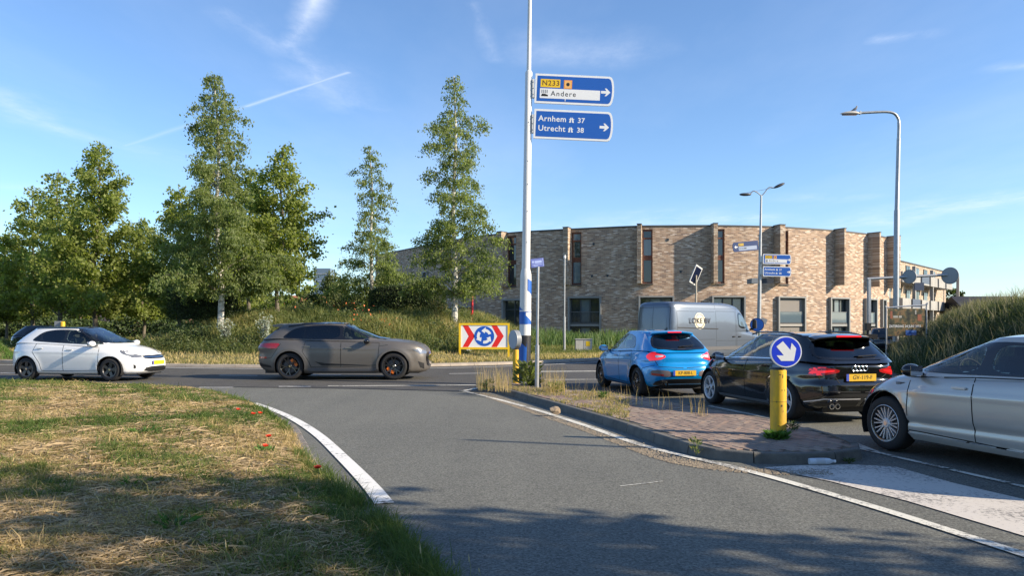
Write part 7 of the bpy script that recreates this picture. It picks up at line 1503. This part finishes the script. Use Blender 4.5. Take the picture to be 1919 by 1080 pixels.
# poppies
M_POP = mat('poppy_petal', (.75, .045, .012), rough=.6); 
def poppy(label, u, v, hgt=.16):
    z = .10; p = G(u, v, z + hgt); gzv = float(H_vrg(float(p.x), float(p.y))); hgt = p.z - gzv
    t = thing('poppy', label, 'flower', (p.x, p.y, gzv), random.uniform(0, 6), 'red poppies in the verge'); q = MB(); q.tube([(0, 0, 0), (.01, .005, hgt * .6), (0, 0, hgt)], .0022, 5); q.build('stem', mat('stem_green', (.08, .11, .03), rough=.7), t, fix=False)
    for k in range(4):
        a = k * math.pi / 2; q = MB(); vs = []; m_ = 6
        for j in range(m_):
            f = j / (m_ - 1); 
            for s in (-1, 0, 1): w_ = .028 * math.sin(math.pi * min(1, f * .75 + .1)); r_ = .034 * f; vs.append((math.cos(a) * r_ - math.sin(a) * s * w_, math.sin(a) * r_ + math.cos(a) * s * w_, hgt + .024 * f * f + .004 * abs(s) + random.uniform(-.001, .002)))
        q.add(vs, [(j * 3 + c, j * 3 + c + 1, j * 3 + c + 4, j * 3 + c + 3) for j in range(m_ - 1) for c in range(2)]); q.build('petal', M_POP, t, smooth=True, fix=False)
    q = MB(); q.ball((0, 0, hgt + .006), .007, 8, 6); q.build('flower_centre', M_INK, t)
for lb, u, v in (('red poppy farthest up the verge', 447, 769), ('left one of the close pair of red poppies', 475, 777), ('right one of the close pair of red poppies', 488, 776), ('red poppy above the darker one near the road edge', 504, 820), ('darker red poppy in the middle of the verge edge', 498, 838), ('red poppy lowest beside the road kerb', 596, 879)): poppy(lb, u, v)
# seed stalks at the very bottom
for i, (u, v, hg) in enumerate([(790, 1075, .22), (853, 1078, .13), (881, 1080, .17), (900, 1084, .10), (425, 1060, .2), (450, 1030, .14)]):
    p = G(u, v + 12, 0); t = thing('grass_stalk', 'single thin seeding grass stalk rising at the bottom edge, %s' % ['tallest, by the green fringe', 'left one on the asphalt', 'middle one on the asphalt', 'shortest on the asphalt', 'in the straw', 'farther back in the straw'][i], 'grass stalk', tuple(p)); q = MB(); q.tube([(0, 0, 0), (.006, 0, hg * .5), (-.008, 0, hg)], [.0018, .0014, .0008], 5); q.build('stem', mat('stalk_pale', (.30, .30, .12), rough=.7), t, fix=False); q = MB(); q.tube([(-.004, 0, hg * .72), (-.006, 0, hg * .85), (-.008, 0, hg)], [.003, .0045, .001], 6); q.build('seed_head', mat('seed_pale', (.42, .36, .2), rough=.8), t, fix=False)
# island mound: short dry grass at the edge, tall wild growth above
X, Y = sample(ISL, 900000, rg, (-60, 12, 27, 60), lambda X, Y: infr(X, Y, .03) * np.clip((34 / Y) ** 2.2, 0, 1)); d = np_polydist(X, Y, ISL_E, closed=False)
X, Y, d = X[:120000], Y[:120000], d[:120000]; left = X < 1.0
tall = np.clip((d - 2.2) / 2.5, 0, 1) * np.where(left, 1, .25); tall = np.where((X < -19), tall * .5, tall)
pt = nfield(X, Y, .55, 40); h = .09 + .08 * rg.uniform(0, 1, len(X)) + tall * (.22 + .42 * rg.uniform(0, 1, len(X))) * (.45 + .9 * pt); gr = np.where(d < 2.6, .18 + .25 * pt, .42 + .68 * nfield(X, Y, .33, 44)); gr = gr - .25 * (rg.uniform(0, 1, len(X)) < .16)
blades('wild_grass', X, Y, H_isl(X, Y) - .02, h, .018 + .022 * rg.uniform(0, 1, len(X)), .15 + .6 * rg.uniform(0, 1, len(X)), np.clip(1 - (1 - gr) * 1.0 + rg.normal(size=len(X)) * .13, 0, 1), GR_WILD, 'tall wild grass and herbs covering the roundabout island', 'grass', 7)
# leafy herbs amid the wild growth
n = 110000; X = rg.uniform(-26, 1.5, n); Y = rg.uniform(31, 44, n); d = np_polydist(X, Y, ISL_E, closed=False); m_ = nfield(X, Y, .9, 50) * .6 + nfield(X, Y, 2.6, 51) * .4; ok = (d > 2.6) & (m_ > .47) & np_inpoly(X, Y, ISL); X, Y, m_ = X[ok], Y[ok], m_[ok]; C = np.column_stack([X, Y, H_isl(X, Y) + rg.uniform(0, 1, len(X)) ** .8 * (.25 + 1.3 * (m_ - .4))]); V, F_ = leaves(C, .10, rg, .2, .6); o = npmesh('leafy_herbs', V, F_, LF_SHRUB, None, {'tint': np.clip(rg.normal(.42, .25, len(X)) + (m_ - .55), 0, 1)}); tag(o, 'leafy green herbs mixed through the wild growth of the island', 'herbs', None, 'stuff')
# orange and white blossoms
for nm, cx, n, col, lb in (('orange_blossom', (700, 640), 46, (.62, .14, .03), 'scattered orange blossoms in the wild growth above the brown car'), ('orange_blossom', (650, 572), 26, (.62, .16, .06), 'small patch of orange blossoms at the crest left of the low hedge')):
    p = np.array([(XU(cx[0] + rg.normal() * 28, 36.5), 36.5 + rg.normal() * .6) for _ in range(n)]); zz = H_isl(p[:, 0], p[:, 1]) + (.25 if cx[1] > 600 else .75) + rg.uniform(0, .35, n); V, F_ = leaves(np.column_stack([p, zz]), .10, rg, .4, .9); o = npmesh(nm, V, F_, mat('blossom_' + str(cx[0]), col, rough=.7)); tag(o, lb, 'flowers', None, 'stuff')
# shrubs that stand out
def shrub(label, u, v0, v1, Y, w, n, lm, ls, seed, name='shrub'):
    rg2 = np.random.default_rng(seed); x = XU(u, Y); z = min(gz(x, Y), ZV(v0, Y)); hh2 = ZV(v1, Y) - z; t = thing(name, label, 'shrub', (x, Y, z)); q = MB(); tw = []
    for k in range(16): a = rg2.uniform(0, 6.28); r_ = w / 2 * rg2.uniform(.2, 1); e = (math.cos(a) * r_, math.sin(a) * r_, hh2 * rg2.uniform(.55, 1)); tw.append(e); q.tube([(0, 0, 0), (e[0] * .4, e[1] * .4, e[2] * .6), e], [.018, .012, .005], 5)
    q.build('stem', M_BARK, t, fix=False); tw = np.array(tw); ids = rg2.integers(0, 16, n); f = rg2.uniform(.3, 1.05, n)[:, None]; C = tw[ids] * f; C[:, :2] *= .6 + .4 * f; C += rg2.normal(size=C.shape) * w * .07; V, F_ = leaves(C, ls, rg2, .3, .5); npmesh('foliage', V, F_, lm, t, {'tint': rg2.uniform(0, 1, n)})
shrub('silvery white leaved shrub beside the rear of the brown car', 496, 632, 588, 33.5, .75, 700, LF_SILV, .10, 301); shrub('dusty silver shrub in the wild growth between white and brown cars', 424, 645, 600, 34, 1.0, 480, LF_SILV, .10, 302); shrub('dark leafy shrub right behind the bonnet of the white car', 366, 648, 618, 34.5, 2.2, 2600, LF_DARK, .11, 303); shrub('yellowish shrub under the small pale tree', 640, 600, 548, 44, 2.6, 2600, LF_SHRUB, .14, 304); shrub('ochre tinted shrub under the loose birch', 818, 600, 560, 40, 1.6, 1200, GR_WILD, .13, 305)
# far left slope
X, Y = sample(HL, 90000, rg, (-30, -20, 29, 42)); X, Y = X[:30000], Y[:30000]; blades('slope_grass', X, Y, H_hl(X, Y) - .02, rg.uniform(.12, .3, len(X)), rg.uniform(.02, .04, len(X)), rg.uniform(.2, .8, len(X)), np.clip(rg.normal(.5, .2, len(X)), 0, 1), GR_LAWN, 'bright green grass on the slope at the left edge', 'grass', 8)
# reeds at the foot of the building
n = 16000; u = rg.uniform(1000, 1700, n); Yr = 50 + rg.normal(size=n) * 2.2; X = XU(u, Yr); ok = (nfield(X, Yr, .5, 60) > .30); X, Yr = X[ok], Yr[ok]; blades('reeds', X, Yr, H_isl(X, Yr), rg.uniform(.35, 1.1, len(X)) * (.6 + .7 * nfield(X, Yr, .6, 61)), rg.uniform(.03, .06, len(X)), rg.uniform(.1, .45, len(X)), np.clip(rg.normal(.45, .25, len(X)), 0, 1), GR_REED, 'green reeds along the foot of the curved building', 'reeds', 9)
# right bank
X, Y = sample(BNK, 900000, rg, (7, 45, 2, 60), lambda X, Y: np.where(infr(X, Y, .03), 1.0, .35 * infr(X, Y, .9)) * np.clip((17 / Y) ** 1.7, 0, 1)); X, Y = X[:150000], Y[:150000]; pt = nfield(X, Y, .6, 70); h = .18 + .42 * rg.uniform(0, 1, len(X)) * (.5 + .9 * pt)
blades('bank_grass', X, Y, H_bnk(X, Y) - .03, h, .008 + .0009 * Y, .2 + .9 * rg.uniform(0, 1, len(X)), np.clip(.50 + .5 * pt + rg.normal(size=len(X)) * .18, 0, 1), GR_BANK, 'rank green grass darkened for shade on the bank beside the queue', 'grass', 10)
X, Y = sample(BNK, 60000, rg, (8, 40, 10, 55), lambda X, Y: infr(X, Y, .03) * (nfield(X, Y, .9, 75) > .55)); X, Y = X[:5200], Y[:5200]; blades('seed_stalks', X, Y, H_bnk(X, Y), rg.uniform(.5, .95, len(X)), np.full(len(X), .010) + .0004 * Y, rg.uniform(.1, .5, len(X)), rg.uniform(0, .3, len(X)), GR_BANK, 'pale seeding grass stalks standing out of the bank', 'grass', 11)
n = 26000; X = rg.uniform(9, 40, n); Y = rg.uniform(12, 50, n); m_ = nfield(X, Y, .8, 80); ok = (m_ > .52) & np_inpoly(X, Y, BNK) & infr(X, Y, .03); X, Y, m_ = X[ok], Y[ok], m_[ok]; C = np.column_stack([X, Y, H_bnk(X, Y) + rg.uniform(.05, 1, len(X)) * (.3 + .6 * (m_ - .5))]); V, F_ = leaves(C, .09, rg, .2, .6); o = npmesh('bank_herbs', V, F_, LF_SHRUB, None, {'tint': np.clip(rg.normal(.3, .25, len(X)), 0, 1)}); tag(o, 'leafy herbs growing through the bank grass', 'herbs', None, 'stuff')
# refuge: weeds round the poles and on the far half
def onref(u0, u1, v0, v1, n): u = rg.uniform(u0, u1, n); v = rg.uniform(v0, v1, n); Yr = (EYE - .13) * F_PX / (v - HZ); Xr = XU(u, Yr); ok = np_inpoly(Xr, Yr, RP); return Xr[ok], Yr[ok]
parts_ = []
X1, Y1 = onref(890, 1180, 725, 800, 26000); w1 = nfield(X1, Y1, 2.2, 90); k = w1 > .40; X1, Y1 = X1[k], Y1[k]; k = np.clip(1.15 - (XU(1000, Y1) < X1) * 0 - (20 - Y1) * .085, .05, 1) > rg.uniform(0, 1, len(X1)); X1, Y1 = X1[k][:5200], Y1[k][:5200]
blades('refuge_grass', X1, Y1, np.full(len(X1), .118), rg.uniform(.025, .09, len(X1)), rg.uniform(.006, .012, len(X1)), rg.uniform(.3, 1.2, len(X1)), np.clip(rg.normal(.38, .22, len(X1)), 0, 1), GR_DRY, 'dry grass and moss growing over the far half of the island', 'grass', 12)
n = 400; u = np.concatenate([rg.uniform(893, 960, 180), rg.uniform(1015, 1060, 130), rg.uniform(1060, 1330, 90)]); v = 726 + (u - 893) * .05 + rg.uniform(-3, 6, n) + np.clip(u - 1060, 0, 999) * .11; Yr = (EYE - .13) * F_PX / (v - HZ); Xr = XU(u, Yr)
blades('seed_stalks', Xr, Yr, np.full(n, .11), np.where(u < 1060, rg.uniform(.25, .62, n), rg.uniform(.15, .40, n)), np.full(n, .0075), rg.uniform(.03, .25, n), rg.uniform(0, .25, n), GR_DRY, 'pale dry seeding stalks on the tip of the island', 'grass', 13)
weed('leafy weed with yellow leaves between the yellow bollard and the name sign post', 990, 722, .34, 260, z=.13, lm=LF_SHRUB, hgt=.55); weed('small leafy weed left of the slim yellow bollard', 914, 730, .16, 90, z=.12, lm=LF_DARK, hgt=.22); weed('low ragged weed right of the name sign post', 1042, 735, .20, 110, z=.13, lm=GR_DRY, hgt=.2)
weed('bright green tuft on the far edge of the island before the blue car', 1131, 746, .10, 120, z=.13, lm=GR_LAWN, hgt=.12); weed('green tuft round the foot of the near yellow bollard', 1456, 823, .16, 260, z=.12, lm=GR_LAWN, hgt=.09); weed('dark leafy weed right of the near yellow bollard', 1484, 806, .10, 80, z=.13, lm=LF_DARK, hgt=.12)
weed('tiny weed in the gutter beside the plastic bottle', 1592, 868, .07, 60, z=.01, lm=LF_DARK, hgt=.05); weed('thin straggly weed leaning from the front kerb face', 1305, 850, .10, 40, z=.05, lm=GR_DRY, hgt=.18)
